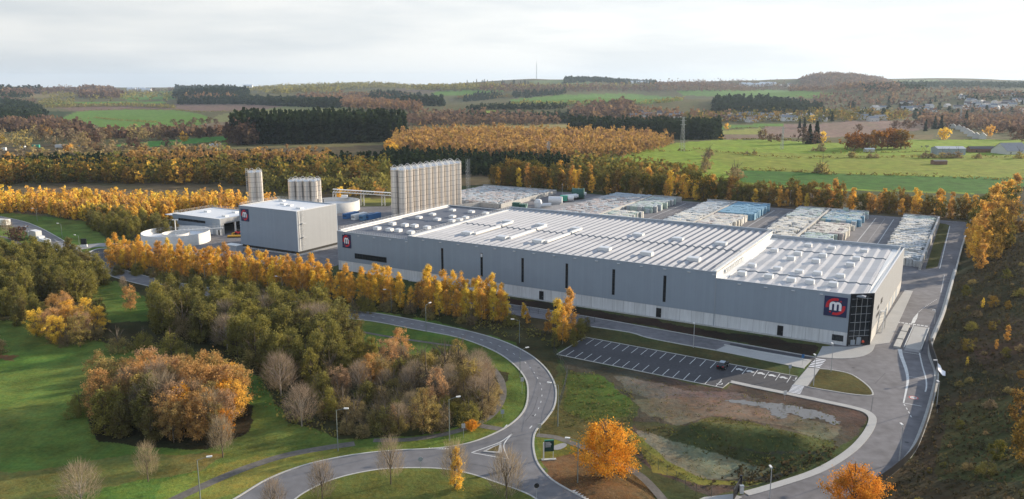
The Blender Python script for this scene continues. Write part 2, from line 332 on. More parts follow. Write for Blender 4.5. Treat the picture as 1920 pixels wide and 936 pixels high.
def fastmesh(name, V, Q, mats, attrs=None, corner_cols=None, mi=None):
    me = bpy.data.meshes.new(name); V = np.asarray(V, np.float32); Q = np.asarray(Q, np.int32); k = Q.shape[1]
    me.vertices.add(len(V)); me.vertices.foreach_set('co', V.ravel())
    me.loops.add(Q.size); me.loops.foreach_set('vertex_index', Q.ravel())
    me.polygons.add(len(Q)); me.polygons.foreach_set('loop_start', np.arange(0, Q.size, k, dtype=np.int32))
    try: me.polygons.foreach_set('loop_total', np.full(len(Q), k, np.int32))
    except Exception: pass
    if mi is not None: me.polygons.foreach_set('material_index', np.asarray(mi, np.int32))
    me.update(calc_edges=True)
    for n, a in (attrs or {}).items():
        at = me.attributes.new(n, 'FLOAT', 'POINT'); at.data.foreach_set('value', np.asarray(a, np.float32))
    if corner_cols is not None:
        at = me.attributes.new('col', 'FLOAT_COLOR', 'POINT'); at.data.foreach_set('color', np.asarray(corner_cols, np.float32).ravel())
    for m in mats: me.materials.append(m)
    return me
def link(name, me, parent=None):
    o = bpy.data.objects.new(name, me); COL.objects.link(o)
    if parent: o.parent = parent
    return o

# ------------------------------------------------------------------ ground sheet with land cover
def pip(x, y, poly):
    c = np.zeros(x.shape, bool); n = len(poly)
    for i in range(n):
        x0, y0 = poly[i]; x1, y1 = poly[(i+1) % n]
        if y0 == y1: continue
        c ^= ((y0 > y) != (y1 > y)) & (x < (x1-x0)*(y-y0)/(y1-y0)+x0)
    return c
GRASS = (0.098, 0.150, 0.034); GRASS2 = (0.075, 0.12, 0.02); OLV = (0.075, 0.075, 0.028); SOIL = (0.075, 0.060, 0.048); DARKS = (0.035, 0.026, 0.02)
MEADOW = (0.185, 0.27, 0.038); DKGREEN = (0.055, 0.14, 0.028); FARG = (0.10, 0.20, 0.04); PLOUGH = (0.16, 0.115, 0.09); LITTER = (0.13, 0.095, 0.045)
COVER = [  # (colour, polygon in photo pixels of the sheet of land)   far to near, later ones on top
 ((0.105, 0.105, 0.05), [(-300, 165), (2200, 165), (2200, 260), (-300, 260)]),
 (PLOUGH, [(85, 200), (240, 194), (345, 200), (345, 206), (150, 209)]),
 (PLOUGH, [(325, 195), (545, 196), (558, 208), (350, 209)]),
 ((0.17, 0.15, 0.075), [(0, 174), (160, 173), (150, 181), (60, 184), (0, 182)]),
 (FARG, [(75, 192), (300, 190), (320, 194), (90, 198)]),
 (FARG, [(205, 176), (330, 170), (330, 186), (240, 188)]),
 ((0.11, 0.21, 0.04), [(98, 229), (146, 209), (235, 205), (330, 207), (375, 214), (405, 226), (310, 250), (205, 248), (180, 234)]),
 ((0.04, 0.06, 0.025), [(82, 208), (140, 209), (98, 229), (85, 225)]),
 ((0.16, 0.18, 0.075), [(540, 199), (650, 200), (650, 212), (520, 234), (430, 254), (385, 232), (410, 215)]),
 ((0.16, 0.13, 0.09), [(380, 232), (450, 226), (440, 252), (400, 254)]),
 ((0.09, 0.24, 0.05), [(170, 284), (240, 268), (440, 254), (440, 262), (330, 272), (180, 284)]),
 ((0.19, 0.24, 0.05), [(300, 284), (440, 264), (450, 268), (450, 278), (320, 286)]),
 ((0.16, 0.15, 0.07), [(430, 268), (745, 262), (745, 274), (560, 283), (430, 283)]),
 (FARG, [(955, 187), (1050, 178), (1150, 175), (1265, 182), (1280, 188), (1180, 196), (1060, 196), (960, 193)]),
 (FARG, [(800, 172), (945, 167), (945, 172), (860, 180), (810, 178)]),
 ((0.13, 0.11, 0.08), [(740, 162), (830, 167), (800, 178), (745, 170)]),
 (FARG, [(1268, 170), (1390, 167), (1500, 170), (1565, 175), (1540, 183), (1400, 183), (1280, 179)]),
 ((0.14, 0.19, 0.08), [(985, 152), (1040, 150), (1115, 152), (1105, 158), (1010, 158)]),
 ((0.14, 0.19, 0.08), [(1605, 153), (1760, 149), (1760, 153), (1620, 160)]),
 ((0.20, 0.15, 0.12), [(1440, 232), (1540, 232), (1600, 226), (1740, 227), (1745, 242), (1560, 258), (1420, 258)]),
 (FARG, [(1345, 236), (1470, 231), (1470, 236), (1350, 243)]),
 ((0.22, 0.25, 0.06), [(1345, 246), (1425, 240), (1440, 252), (1350, 252)]),
 ((0.18, 0.14, 0.10), [(1345, 253), (1440, 252), (1460, 258), (1345, 263)]),
 ((0.24, 0.22, 0.09), [(840, 234), (1065, 233), (1065, 243), (850, 244)]),
 ((0.2, 0.28, 0.05), [(905, 207), (935, 206), (925, 215), (910, 215)]),
 ((0.24, 0.32, 0.05), [(1765, 221), (1872, 220), (1860, 231), (1770, 229)]),
 ((0.14, 0.12, 0.06), [(1600, 258), (1750, 252), (1750, 262), (1610, 262)]),
 (MEADOW, [(1110, 308), (1170, 286), (1270, 268), (1350, 262), (1440, 262), (1560, 268), (1620, 268), (1700, 262), (1760, 262), (2100, 262), (2100, 370), (1110, 345)]),
 ((0.13, 0.15, 0.04), [(1060, 305), (1170, 284), (1180, 288), (1110, 312)]),
 ((0.19, 0.235, 0.04), [(1300, 282), (1560, 290), (2000, 292), (2000, 336), (1390, 320), (1340, 300)]),
 (DKGREEN, [(1370, 319), (1500, 323), (1700, 330), (2100, 337), (2100, 372), (1600, 355), (1390, 342)]),
 ((0.10, 0.085, 0.05), [(-300, 260), (430, 280), (740, 272), (1060, 306), (1300, 335), (1830, 395), (1830, 430), (1000, 345), (850, 350), (600, 395), (-300, 440)]),
 ((0.15, 0.12, 0.07), [(20, 352), (250, 347), (420, 352), (470, 358), (300, 368), (60, 364)]),
 ((0.22, 0.22, 0.06), [(676, 372), (738, 372), (738, 380), (676, 380)]),
 # near ground
 (GRASS, [(-600, 398), (30, 400), (160, 415), (200, 448), (205, 480), (640, 560), (1000, 620), (1040, 660), (1040, 800), (1010, 830), (1100, 960), (1200, 1200), (-900, 1200)]),
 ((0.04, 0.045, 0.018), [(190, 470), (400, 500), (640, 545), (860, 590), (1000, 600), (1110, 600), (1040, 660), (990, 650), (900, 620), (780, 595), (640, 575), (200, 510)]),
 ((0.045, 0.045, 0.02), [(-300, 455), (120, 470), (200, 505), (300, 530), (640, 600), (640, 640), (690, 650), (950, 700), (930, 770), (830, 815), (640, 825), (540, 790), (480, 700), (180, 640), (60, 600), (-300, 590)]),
 (GRASS, [(165, 545), (215, 525), (280, 560), (285, 600), (210, 610)]),
 (GRASS, [(640, 600), (780, 622), (870, 640), (930, 680), (820, 670), (700, 650)]),
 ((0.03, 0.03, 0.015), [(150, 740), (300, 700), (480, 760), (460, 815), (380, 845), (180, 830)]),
 ((0.15, 0.14, 0.045), [(-200, 900), (60, 880), (250, 855), (420, 850), (380, 880), (150, 920), (-200, 990)]),
 ((0.16, 0.075, 0.04), [(-30, 668), (30, 666), (20, 676), (-30, 678)]),
 ((0.15, 0.18, 0.04), [(300, 900), (540, 845), (700, 838), (880, 800), (940, 790), (930, 812), (820, 842), (680, 850), (560, 874), (450, 928), (300, 960)]),
 ((0.11, 0.14, 0.03), [(560, 930), (660, 892), (790, 880), (900, 895), (980, 925), (980, 1000), (560, 1000)]),
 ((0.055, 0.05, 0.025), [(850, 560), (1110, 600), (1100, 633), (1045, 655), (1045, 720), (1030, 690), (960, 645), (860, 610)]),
 ((0.10, 0.10, 0.035), [(1000, 810), (1050, 700), (1110, 700), (1190, 740), (1180, 800), (1200, 860), (1080, 840)]),
 ((0.075, 0.105, 0.025), [(1060, 700), (1120, 700), (1190, 735), (1180, 780), (1110, 790), (1060, 770)]),
 ((0.12, 0.145, 0.03), [(1003, 820), (1090, 825), (1090, 870), (1030, 880)]),
 (LITTER, [(1020, 862), (1090, 845), (1190, 870), (1240, 940), (1300, 1100), (1060, 1100), (1030, 895)]),
 ((0.075, 0.062, 0.048), [(1042, 664), (1060, 668), (1355, 730), (1372, 718), (1600, 765), (1630, 780), (1610, 815), (1520, 875), (1400, 915), (1330, 935), (1180, 850), (1200, 760), (1120, 700), (1060, 690)]),
 ((0.13, 0.115, 0.10), [(1150, 705), (1260, 725), (1420, 745), (1400, 760), (1250, 760), (1180, 735)]),
 ((0.135, 0.115, 0.082), [(1190, 750), (1300, 742), (1400, 752), (1520, 790), (1575, 800), (1560, 825), (1470, 800), (1340, 778), (1270, 798), (1215, 780)]),
 ((0.085, 0.085, 0.035), [(1290, 795), (1340, 780), (1400, 790), (1460, 805), (1570, 825), (1565, 850), (1440, 845), (1330, 835), (1280, 820)]),
 ((0.07, 0.07, 0.033), [(1190, 790), (1290, 798), (1330, 835), (1450, 850), (1570, 855), (1520, 880), (1430, 890), (1300, 845), (1200, 805)]),
 ((0.19, 0.18, 0.125), [(1195, 805), (1290, 835), (1380, 862), (1450, 878), (1420, 895), (1330, 900), (1250, 885), (1210, 845)]),
 ((0.16, 0.17, 0.04), [(1180, 800), (1240, 858), (1330, 902), (1440, 900), (1400, 912), (1320, 912), (1230, 880), (1165, 810)]),
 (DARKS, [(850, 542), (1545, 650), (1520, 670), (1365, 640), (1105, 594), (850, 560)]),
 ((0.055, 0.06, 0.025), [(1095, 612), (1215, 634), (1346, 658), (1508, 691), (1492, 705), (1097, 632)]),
 ((0.075, 0.075, 0.03), [(1534, 695), (1600, 704), (1632, 735), (1625, 742), (1520, 726)]),
 ((0.055, 0.05, 0.028), [(1826, 395), (1960, 330), (3000, 330), (3000, 1300), (1480, 1300), (1600, 945), (1716, 850), (1750, 745), (1758, 700), (1748, 640), (1791, 505)]),
 ((0.075, 0.055, 0.035), [(1800, 600), (1870, 560), (1930, 620), (1930, 720), (1850, 700)]),
 ((0.06, 0.07, 0.028), [(1770, 760), (1900, 740), (1960, 900), (1760, 900)]),
]
def fbm(x, y, s, oct=4):
    r = np.zeros(x.shape); a = 1.0
    for k in range(oct):
        ph = [rng.uniform(0, 6.28) for _ in range(6)]
        an = rng.uniform(0, PI, 3)
        for j in range(3):
            r += a*np.sin((x*np.cos(an[j])+y*np.sin(an[j]))*(2**k)*s+ph[j]+1.3*np.sin((x*np.sin(an[j])-y*np.cos(an[j]))*(2**k)*s*0.7+ph[j+3]))
        a *= 0.55
    return r/3
ang = np.concatenate([np.linspace(-180, -46, 60)[:-1], np.linspace(-46, -35, 90)[:-1], np.linspace(-35, 35, 1000)[:-1], np.linspace(35, 46, 90)[:-1], np.linspace(46, 180, 60)])
ang = np.radians(ang)
# ring radii: about one picture line apart
rr = [8, 30, 60, 85]; r = 100.0
while r < 7500: rr.append(r); r += max(0.35, r*r/66/1532*1.9, 0.0) if r < 900 else r*r/66/1532*1.5 if r < 2500 else 60
rr += [8500, 11000, 15000, 24000]; rr = np.array(rr)
A, R = np.meshgrid(ang, rr); X = R*np.sin(A); Y = R*np.cos(A); Z = terrain(X, Y)
Z[R > 9000] -= (R[R > 9000]-9000)*0.004
inf = Y > 20
yy = np.maximum(Y, 20); d_ = H-Z; fw = yy*CT+d_*ST; PX = 960+F*X/fw; PY = 468+F*(d_*CT-yy*ST)/fw
PY = np.where(inf, PY, 2000)
wob = fbm(X, Y, 0.3, 5)*1.5; wob2 = fbm(X+50, Y, 0.3, 5)*1.5
near = np.clip((PY-330)/300, 0.15, 1)
PXw = PX+wob*5*near; PYw = PY+wob2*2.6*near
colr = np.zeros(X.shape+(3,)); colr[:] = (0.06, 0.075, 0.03); colr[Y > 700] = (0.10, 0.10, 0.045)
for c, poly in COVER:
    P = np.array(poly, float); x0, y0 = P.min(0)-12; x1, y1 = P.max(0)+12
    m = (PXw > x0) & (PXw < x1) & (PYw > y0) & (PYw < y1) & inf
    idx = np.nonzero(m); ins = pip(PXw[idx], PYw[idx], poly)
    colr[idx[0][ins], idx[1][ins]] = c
n1 = fbm(X, Y, 0.035, 4); n2 = fbm(X, Y, 0.6, 3); n3 = fbm(X, Y, 0.11, 3)
colr *= (1+(0.17*n1+0.15*n2)*np.where(Y > 500, 0.35, 1))[..., None]
colr[..., 0] *= 1+0.22*np.clip(n3, -1, 1)*np.where(Y > 420, 0.35, 1); colr[..., 2] *= 1+0.1*n3
colr = np.clip(colr, 0.01, 1)
nr, na = X.shape
V = np.stack([X, Y, Z], -1).reshape(-1, 3); V = np.vstack([V, [[0, 0, 0]]])
ii = np.arange(nr*na).reshape(nr, na); Q = np.stack([ii[:-1, :-1], ii[:-1, 1:], ii[1:, 1:], ii[1:, :-1]], -1).reshape(-1, 4)[:, ::-1]
CC = np.concatenate([colr.reshape(-1, 3), [[0.06, 0.075, 0.03]]]); CC = np.hstack([CC, np.ones((len(CC), 1))])
M_ground, t, b = newmat('ground_cover'); lk = t.links.new
at = t.nodes.new('ShaderNodeAttribute'); at.attribute_name = 'col'
ge = t.nodes.new('ShaderNodeNewGeometry')
na_ = t.nodes.new('ShaderNodeTexNoise'); na_.inputs['Scale'].default_value = 1.3; na_.inputs['Detail'].default_value = 6; na_.inputs['Roughness'].default_value = 0.7; lk(ge.outputs['Position'], na_.inputs['Vector'])
nb_ = t.nodes.new('ShaderNodeTexNoise'); nb_.inputs['Scale'].default_value = 0.12; nb_.inputs['Detail'].default_value = 5; lk(ge.outputs['Position'], nb_.inputs['Vector'])
ad = t.nodes.new('ShaderNodeMath'); ad.operation = 'ADD'; lk(na_.outputs['Fac'], ad.inputs[0]); lk(nb_.outputs['Fac'], ad.inputs[1])
mrn = t.nodes.new('ShaderNodeMapRange'); mrn.inputs['From Min'].default_value = 0.65; mrn.inputs['From Max'].default_value = 1.35; mrn.inputs['To Min'].default_value = 0.5; mrn.inputs['To Max'].default_value = 1.42; lk(ad.outputs[0], mrn.inputs['Value'])
scn = t.nodes.new('ShaderNodeVectorMath'); scn.operation = 'SCALE'; lk(at.outputs['Color'], scn.inputs[0]); lk(mrn.outputs[0], scn.inputs['Scale']); 
hm = t.nodes.new('ShaderNodeMix'); hm.data_type = 'RGBA'; hm.blend_type = 'MULTIPLY'; hm.inputs['B'].default_value = (1.3, 1.0, 0.85, 1)
nc_ = t.nodes.new('ShaderNodeTexNoise'); nc_.inputs['Scale'].default_value = 0.45; nc_.inputs['Detail'].default_value = 7; nc_.inputs['Roughness'].default_value = 0.7; lk(ge.outputs['Position'], nc_.inputs['Vector'])
hr = t.nodes.new('ShaderNodeMapRange'); hr.inputs['From Min'].default_value = 0.42; hr.inputs['From Max'].default_value = 0.66; lk(nc_.outputs['Fac'], hr.inputs['Value']); lk(hr.outputs[0], hm.inputs['Factor'])
lk(scn.outputs[0], hm.inputs['A']); lk(hm.outputs['Result'], b.inputs['Base Color'])
b.inputs['Roughness'].default_value = 1; b.inputs['Specular IOR Level'].default_value = 0.05
bp = t.nodes.new('ShaderNodeBump'); bp.inputs['Strength'].default_value = 0.5; bp.inputs['Distance'].default_value = 0.35; lk(na_.outputs['Fac'], bp.inputs['Height']); lk(bp.outputs[0], b.inputs['Normal'])
gme = fastmesh('ground', V, Q, [M_ground], corner_cols=CC)
gme.polygons.foreach_set('use_smooth', [True]*len(gme.polygons))
tag(link('ground', gme), kind='structure')

# ------------------------------------------------------------------ roads and paving (sheets and kerbs)
def smoothline(P, n=6, closed=False):
    P = [Vector(p) for p in P]; o = []; m = len(P)
    for i in range(m if closed else m-1):
        p0 = P[(i-1) % m] if closed or i > 0 else P[i]; p1 = P[i]; p2 = P[(i+1) % m]; p3 = P[(i+2) % m] if closed or i+2 < m else P[(i+1) % m]
        for k in range(n):
            t = k/n; o.append(0.5*((2*p1)+(p2-p0)*t+(2*p0-5*p1+4*p2-p3)*t*t+(3*p1-p0-3*p2+p3)*t**3))
    if not closed: o.append(P[-1])
    return [tuple(p) for p in o]
def gl(pts, n=6, closed=False): return smoothline([G(*p) for p in pts], n, closed)
def sheet(name, pts, z, m, z0=-0.3): return tag(MB().prism(pts, z0, z, m).build(name), kind='structure')
def offset(P, d, closed=False):
    o = []; n = len(P)
    for i in range(n):
        a = P[(i-1) % n] if (closed or i > 0) else P[i]; b = P[(i+1) % n] if (closed or i < n-1) else P[i]
        t = Vector((b[0]-a[0], b[1]-a[1])); t.normalize(); o.append((P[i][0]-t.y*d, P[i][1]+t.x*d))
    return o
def strip(mb, P, w, z0, z1, m, closed=False, dashed=None, gap=0):
    Lf = offset(P, w/2, closed); Rt = offset(P, -w/2, closed); n = len(P); acc = 0
    for i in range(n if closed else n-1):
        j = (i+1) % n
        a, b, c, d = Lf[i], Rt[i], Rt[j], Lf[j]
        if z1-z0 < 0.02: mb.face([(a[0], a[1], z1), (b[0], b[1], z1), (c[0], c[1], z1), (d[0], d[1], z1)], m)
        else: mb.prism([a, b, c, d], z0, z1, m)
    return mb
def resample(P, step):
    o = [P[0]]; acc = 0
    for i in range(len(P)-1):
        a = Vector(P[i]); b = Vector(P[i+1]); l = (b-a).length; s = step-acc
        while s <= l: o.append(tuple(a+(b-a)*(s/l))); s += step
        acc = (acc+l) % step
    return o
def dashes(mb, P, on, off, w, z, m):
    R_ = resample(P, 0.5); k = int((on+off)/0.5); kk = max(1, int(on/0.5))
    for i in range(0, len(R_)-kk, k): strip(mb, R_[i:i+kk+1], w, z, z, m)
def kerb(pts, name='kerb', w=0.35, h=0.12, closed=False, m=None):
    return tag(strip(MB(), pts, w, -0.2, h, m or M_kerb, closed).build(name), kind='structure')

outer = gl([(-60, 395), (30, 412), (70, 425), (110, 446), (135, 462), (165, 478), (215, 500), (290, 522), (400, 541), (520, 560), (632, 579), (700, 587), (770, 599), (850, 615), (905, 628), (950, 643), (985, 660), (1010, 678), (1030, 700), (1042, 728), (1040, 760), (1025, 785), (1005, 808), (1000, 830), (1003, 855), (1012, 875), (1035, 900), (1075, 924), (1120, 948), (1180, 985)])
inner = gl([(-60, 408), (20, 424), (55, 437), (85, 452), (105, 468), (135, 487), (190, 512), (275, 536), (390, 556), (510, 576), (632, 595), (700, 603), (780, 618), (850, 631), (895, 645), (935, 663), (965, 685), (985, 710), (990, 735), (985, 765), (965, 790), (930, 812), (880, 831), (820, 841), (740, 845), (680, 851), (620, 861), (560, 876), (500, 900), (450, 930), (400, 960), (350, 1000)])
isl = gl([(500, 975), (545, 943), (570, 925), (610, 905), (660, 890), (720, 880), (790, 878), (840, 881), (885, 890), (930, 905), (985, 925), (1015, 943), (1060, 975)])
sheet('road', inner+[G(300, 1050), G(1300, 1050)]+outer[::-1], 0.03, M_road)
sheet('roundabout_island', isl+[G(1060, 1060), G(480, 1060)], 0.10, M_ground)
rim = [o for o in bpy.data.objects if o.name == 'roundabout_island'][0]
isl_c = rim.data.attributes.new('col', 'FLOAT_COLOR', 'POINT'); isl_c.data.foreach_set('color', np.tile([0.11, 0.13, 0.035, 1], len(rim.data.vertices)).astype(np.float32))
kerb(outer); kerb(inner); kerb(isl)
# splitter island
tri = gl([(887, 849), (915, 838), (938, 829), (947, 826)], 3)+gl([(944, 836), (943, 846), (948, 858)], 3)
spl = tag(MB().prism([G(905, 848), G(925, 838), G(940, 831), G(941, 852)], 0, 0.16, M_pave).build('splitter_island'), kind='structure')
spg = tag(MB().prism([G(913, 847), G(926, 840), G(936, 836), G(934, 848)], 0, 0.19, M_ground).build('splitter_grass'), kind='structure')
a_ = spg.data.attributes.new('col', 'FLOAT_COLOR', 'POINT'); a_.data.foreach_set('color', np.tile([0.10, 0.09, 0.04, 1], len(spg.data.vertices)).astype(np.float32))
mk = MB(); zp = 0.036
for P in ([(884, 849), (915, 838), (940, 828), (962, 812)], [(962, 812), (948, 828), (945, 840), (953, 861)], [(953, 861), (918, 855), (884, 849)]): strip(mk, gl(P, 5), 0.2, zp, zp, M_paint)
ctr = gl([(1040, 738), (1017, 765)], 2)
cl = gl([(640, 586), (700, 594), (775, 608), (850, 623), (905, 638), (945, 653), (975, 672), (998, 694), (1013, 720), (1016, 745), (1008, 770), (995, 792)])
dashes(mk, cl, 1.3, 2.6, 0.14, zp, M_paint)
cl2 = gl([(60, 432), (95, 455), (115, 470)]); dashes(mk, cl2, 2.5, 5, 0.25, zp, M_paint)
def teeth(mb, a, b, n, s=0.5, z=zp):
    A_ = Vector(G(*a)); B_ = Vector(G(*b)); d = (B_-A_)/n; t = d.normalized(); nn = Vector((-t.y, t.x))
    for i in range(n):
        p = A_+d*i; mb.face([(p.x, p.y, z), ((p+t*s).x, (p+t*s).y, z), ((p+t*s*0.5+nn*s*1.3).x, (p+t*s*0.5+nn*s*1.3).y, z)], M_paint)
teeth(mk, (802, 842), (842, 843), 8); teeth(mk, (1072, 920), (1105, 942), 7, 0.6)
for p in [(948, 800), (995, 802)]: x, y = G(*p); mk.face([(x-0.3, y-0.4, zp), (x-0.05, y-0.4, zp), (x+0.4, y+0.8, zp), (x+0.15, y+0.8, zp)], M_paint)
tag(mk.build('road_markings'), kind='structure')
M_patch = mat('tar_seam', (0.07, 0.07, 0.075), 0.9, var=0.3, world=True); sm = MB()
for P in ([(962, 872), (985, 869), (1012, 862)], [(905, 634), (915, 640)], [(1000, 700), (1040, 716)], [(700, 588), (695, 602)], [(640, 858), (690, 850), (760, 846)], [(880, 870), (905, 874), (935, 882)], [(985, 790), (1000, 770), (1008, 745)]): strip(sm, gl(P, 4), 0.10, 0.034, 0.034, M_patch)
for p in ((1010, 690), (930, 655), (1000, 780), (600, 872), (1020, 880), (850, 860)): c = G(*p); sm.face([(c[0]+0.35*math.cos(a*PI/4), c[1]+0.35*math.sin(a*PI/4), 0.0345) for a in range(8)], M_patch)
for P in ([(1660, 700), (1640, 720)], [(1052, 1000)]*0, [(1545, 760), (1640, 800)][:0]):
    if P: strip(sm, gl(P, 4), 0.12, 0.034, 0.034, M_patch)
for p in ((1120, 652), (1210, 668), (1300, 688), (1420, 722), (1600, 690), (1665, 640), (1660, 560), (1700, 830)): c = G(*p); sm.face([(c[0]+0.4*math.cos(a*PI/4), c[1]+0.4*math.sin(a*PI/4), 0.049) for a in range(8)], M_patch)
strip(sm, [G(1637, 745), G(1633, 772)], 0.2, 0.034, 0.034, M_patch)
tag(sm.build('road_seams'), kind='structure')
# beige side road and works entrance on the left
sheet('side_road', gl([(100, 447), (120, 457), (150, 460), (200, 456), (300, 462), (400, 470), (460, 474)], 4)+gl([(450, 486), (380, 482), (290, 476), (200, 463), (165, 466), (140, 470), (118, 470)], 4), 0.05, M_pale)
sheet('entrance_road', gl([(165, 472), (190, 467), (260, 472), (300, 478)], 4)+gl([(290, 500), (230, 500), (185, 492), (168, 484)], 4), 0.055, M_dark)
kerb(gl([(165, 480), (168, 473), (190, 466), (230, 467)], 5), w=0.8)
# footpaths
M_path = mat('footpath', (0.125, 0.112, 0.095), 0.95, var=0.35, scale=0.4, scale2=1.5, world=True)
for P, w in (([(300, 950), (345, 928), (420, 894), (480, 871), (540, 853), (610, 840), (665, 832)], 2.0), ([(700, 826), (770, 824), (835, 814), (890, 797), (925, 775), (942, 745), (940, 715), (925, 692)], 1.6), ([(893, 797), (945, 806)], 1.8),
             ([(640, 615), (720, 630), (800, 642), (860, 650)], 1.2), ([(1006, 816), (1040, 820), (1075, 832), (1120, 850), (1185, 882), (1215, 905), (1250, 945)], 1.6), ([(-40, 440), (10, 445), (40, 460), (60, 475)], 2.0)):
    tag(strip(MB(), gl(P, 6), w, 0.02, 0.02, M_path).build('path'), kind='structure')
# the works yard and the roads round it
BLUV = lambda L_: [UV(u, v) for u, v in L_]
edgeR = gl([(1818, 417), (1803, 460), (1791, 505), (1779, 545), (1766, 590), (1748, 635), (1744, 665), (1756, 702), (1748, 745), (1733, 795), (1710, 847), (1672, 885), (1632, 913), (1590, 943), (1545, 975)], 5)
innerK = gl([(1330, 990), (1345, 945), (1440, 915), (1530, 885), (1590, 850), (1622, 818), (1636, 790), (1628, 775), (1600, 765), (1540, 752), (1474, 738), (1420, 727), (1369, 716)], 5)
sheet('yard_paving', [UV(24.5, 228)]+BLUV([(-250, 228), (-262, 150), (-250, 128), (-305, 90), (-310, 10), (-250, -14), (-176, -14), (-176, 71), (-40, 71)])+[UV(-12, 71), UV(-12, 30), UV(-3, -1.2), G(1545, 650), G(1510, 689), G(1484, 720), G(1495, 706), G(1098, 633), G(1044, 665), G(1355, 728)][:0]+BLUV([(-36, 71), (-36, 30), (-3.5, 5), (-3.5, -1.5)])+[G(1543, 652), G(1514, 689), G(1486, 722), G(1474, 736)]+innerK[:-4][::-1]+edgeR[::-1][:], 0.03, M_asph)
sheet('car_park', [G(1097.7, 632.7), G(1497, 707), G(1478, 738), G(1371, 715), G(1355, 728), G(1044, 665)], 0.045, M_dark)
sheet('access_road', gl([(820, 556), (960, 572), (1105, 595), (1240, 619), (1363, 641), (1450, 656), (1535, 671)], 3)+[G(1527, 681), G(1440, 664), G(1370, 651), G(1346, 657)]+gl([(1280, 646), (1214, 633), (1180, 623), (1100, 611), (960, 590), (820, 572)], 3), 0.02, M_asph)
sheet('bus_bay', [G(1370, 644), G(1450, 658), G(1530, 672), G(1526, 680), G(1440, 663), G(1366, 649)], 0.035, M_dark)
sheet('pavement', [G(1362, 648), G(1522, 675.5), G(1508, 690), G(1342, 657)], 0.10, M_pave)
kb = MB()
for a, b in (((1358, 647), (1402, 656)), ((1408, 657), (1457, 667)), ((1463, 668), (1515, 677))): strip(kb, [G(*a), G(*b)], 0.7, 0, 0.16, M_kerb)
tag(kb.build('kerb_islands'), kind='structure')
sheet('forecourt_paving', gl([(1542, 650), (1587, 651), (1629, 647.5)], 1)+[UV(8.2, 69.5), UV(10.6, 69.5), UV(9.3, 8)]+gl([(1641, 647), (1634, 660), (1612, 670), (1575, 673), (1531, 670.5)], 4), 0.11, M_pave)
sheet('crossing_path', [G(1514, 690.5), G(1537, 692), G(1513, 725), G(1487, 722)], 0.11, M_pave)
kerb(gl([(1537, 692), (1565, 695), (1597, 703), (1625, 722), (1636, 736), (1632, 742), (1600, 740), (1555, 733), (1515, 726)], 4), w=0.3)
sheet('grass_island', gl([(1537, 693), (1565, 696), (1597, 704), (1624, 723), (1634, 736), (1630, 741), (1600, 739), (1555, 732), (1517, 725)], 4), 0.10, M_ground)
gi = bpy.data.objects['grass_island']; a_ = gi.data.attributes.new('col', 'FLOAT_COLOR', 'POINT'); a_.data.foreach_set('color', np.tile([0.085, 0.08, 0.03, 1], len(gi.data.vertices)).astype(np.float32))
tag(strip(MB(), innerK[8:], 1.5, 0, 0.12, M_pave).build('pavement_edge'), kind='structure')
tag(strip(MB(), edgeR[10:], 1.0, 0, 0.14, M_kerb).build('kerb_right'), kind='structure').name = 'kerb'
kerb([G(1097.7, 632.7), G(1495, 706.5)], w=0.25); kerb([G(1097.7, 632.7), G(1044, 665)], w=0.25); kerb([G(1044, 665), G(1355, 728), G(1371, 715)], w=0.25)
kerb(gl([(1100, 611.5), (1180, 623.5), (1214, 633.5), (1280, 646.5), (1346, 658), (1430, 675), (1508, 691)], 3), w=0.45); kerb(gl([(820, 555.5), (960, 571.5), (1105, 594.5), (1240, 618.5), (1363, 640.5), (1528, 670)], 3), w=0.3)
# front plinth walk along the building
tag(MB().box(-139, -3, -1.1, -0.05, -0.1, 0.14, M_kerb).build('plinth_walk', loc=(O0[0], O0[1], 0)), kind='structure').rotation_euler = (0, 0, AN)
# markings of the works
mk = MB(); zm = 0.055
def seg(a, b, w=0.15, z=zm, m=None): strip(mk, [a, b], w, z, z, m or M_paint)
fa, fb = Vector(G(1097.7, 632.7)), Vector(G(1495, 706.3)); na2, nb2 = Vector(G(1044, 665)), Vector(G(1355, 728))
tdir = (fb-fa).normalized(); sdir = Vector((-VB[0], -VB[1]))
x0_ = Vector(G(1114, 636)); 
for i in range(23):
    p = x0_+tdir*(2.52*i) + Vector((0, 0)); p = p+sdir*0.3
    if (p-fb).dot(tdir) > 0: break
    if i == 14: seg(p+sdir*3.2, p+sdir*4.8); continue
    seg(p, p+sdir*4.8)
x1_ = Vector(G(1060, 668.2)); tdn = (nb2-na2).normalized()
for i in range(16):
    p = x1_+tdn*(2.52*i)-sdir*0.2; seg(p, p-sdir*4.8)
def arcpts(c, r, a0, a1, n=10, ax=UA, ay=VB): return [(c[0]+r*(ax[0]*math.cos(a0+(a1-a0)*i/n)+ay[0]*math.sin(a0+(a1-a0)*i/n)), c[1]+r*(ax[1]*math.cos(a0+(a1-a0)*i/n)+ay[1]*math.sin(a0+(a1-a0)*i/n))) for i in range(n+1)]
for px_, py_ in ((1374, 692), (1409, 784-93.5+0.0), (1412, 699), (1394, 695.5), (1432, 703)): pass
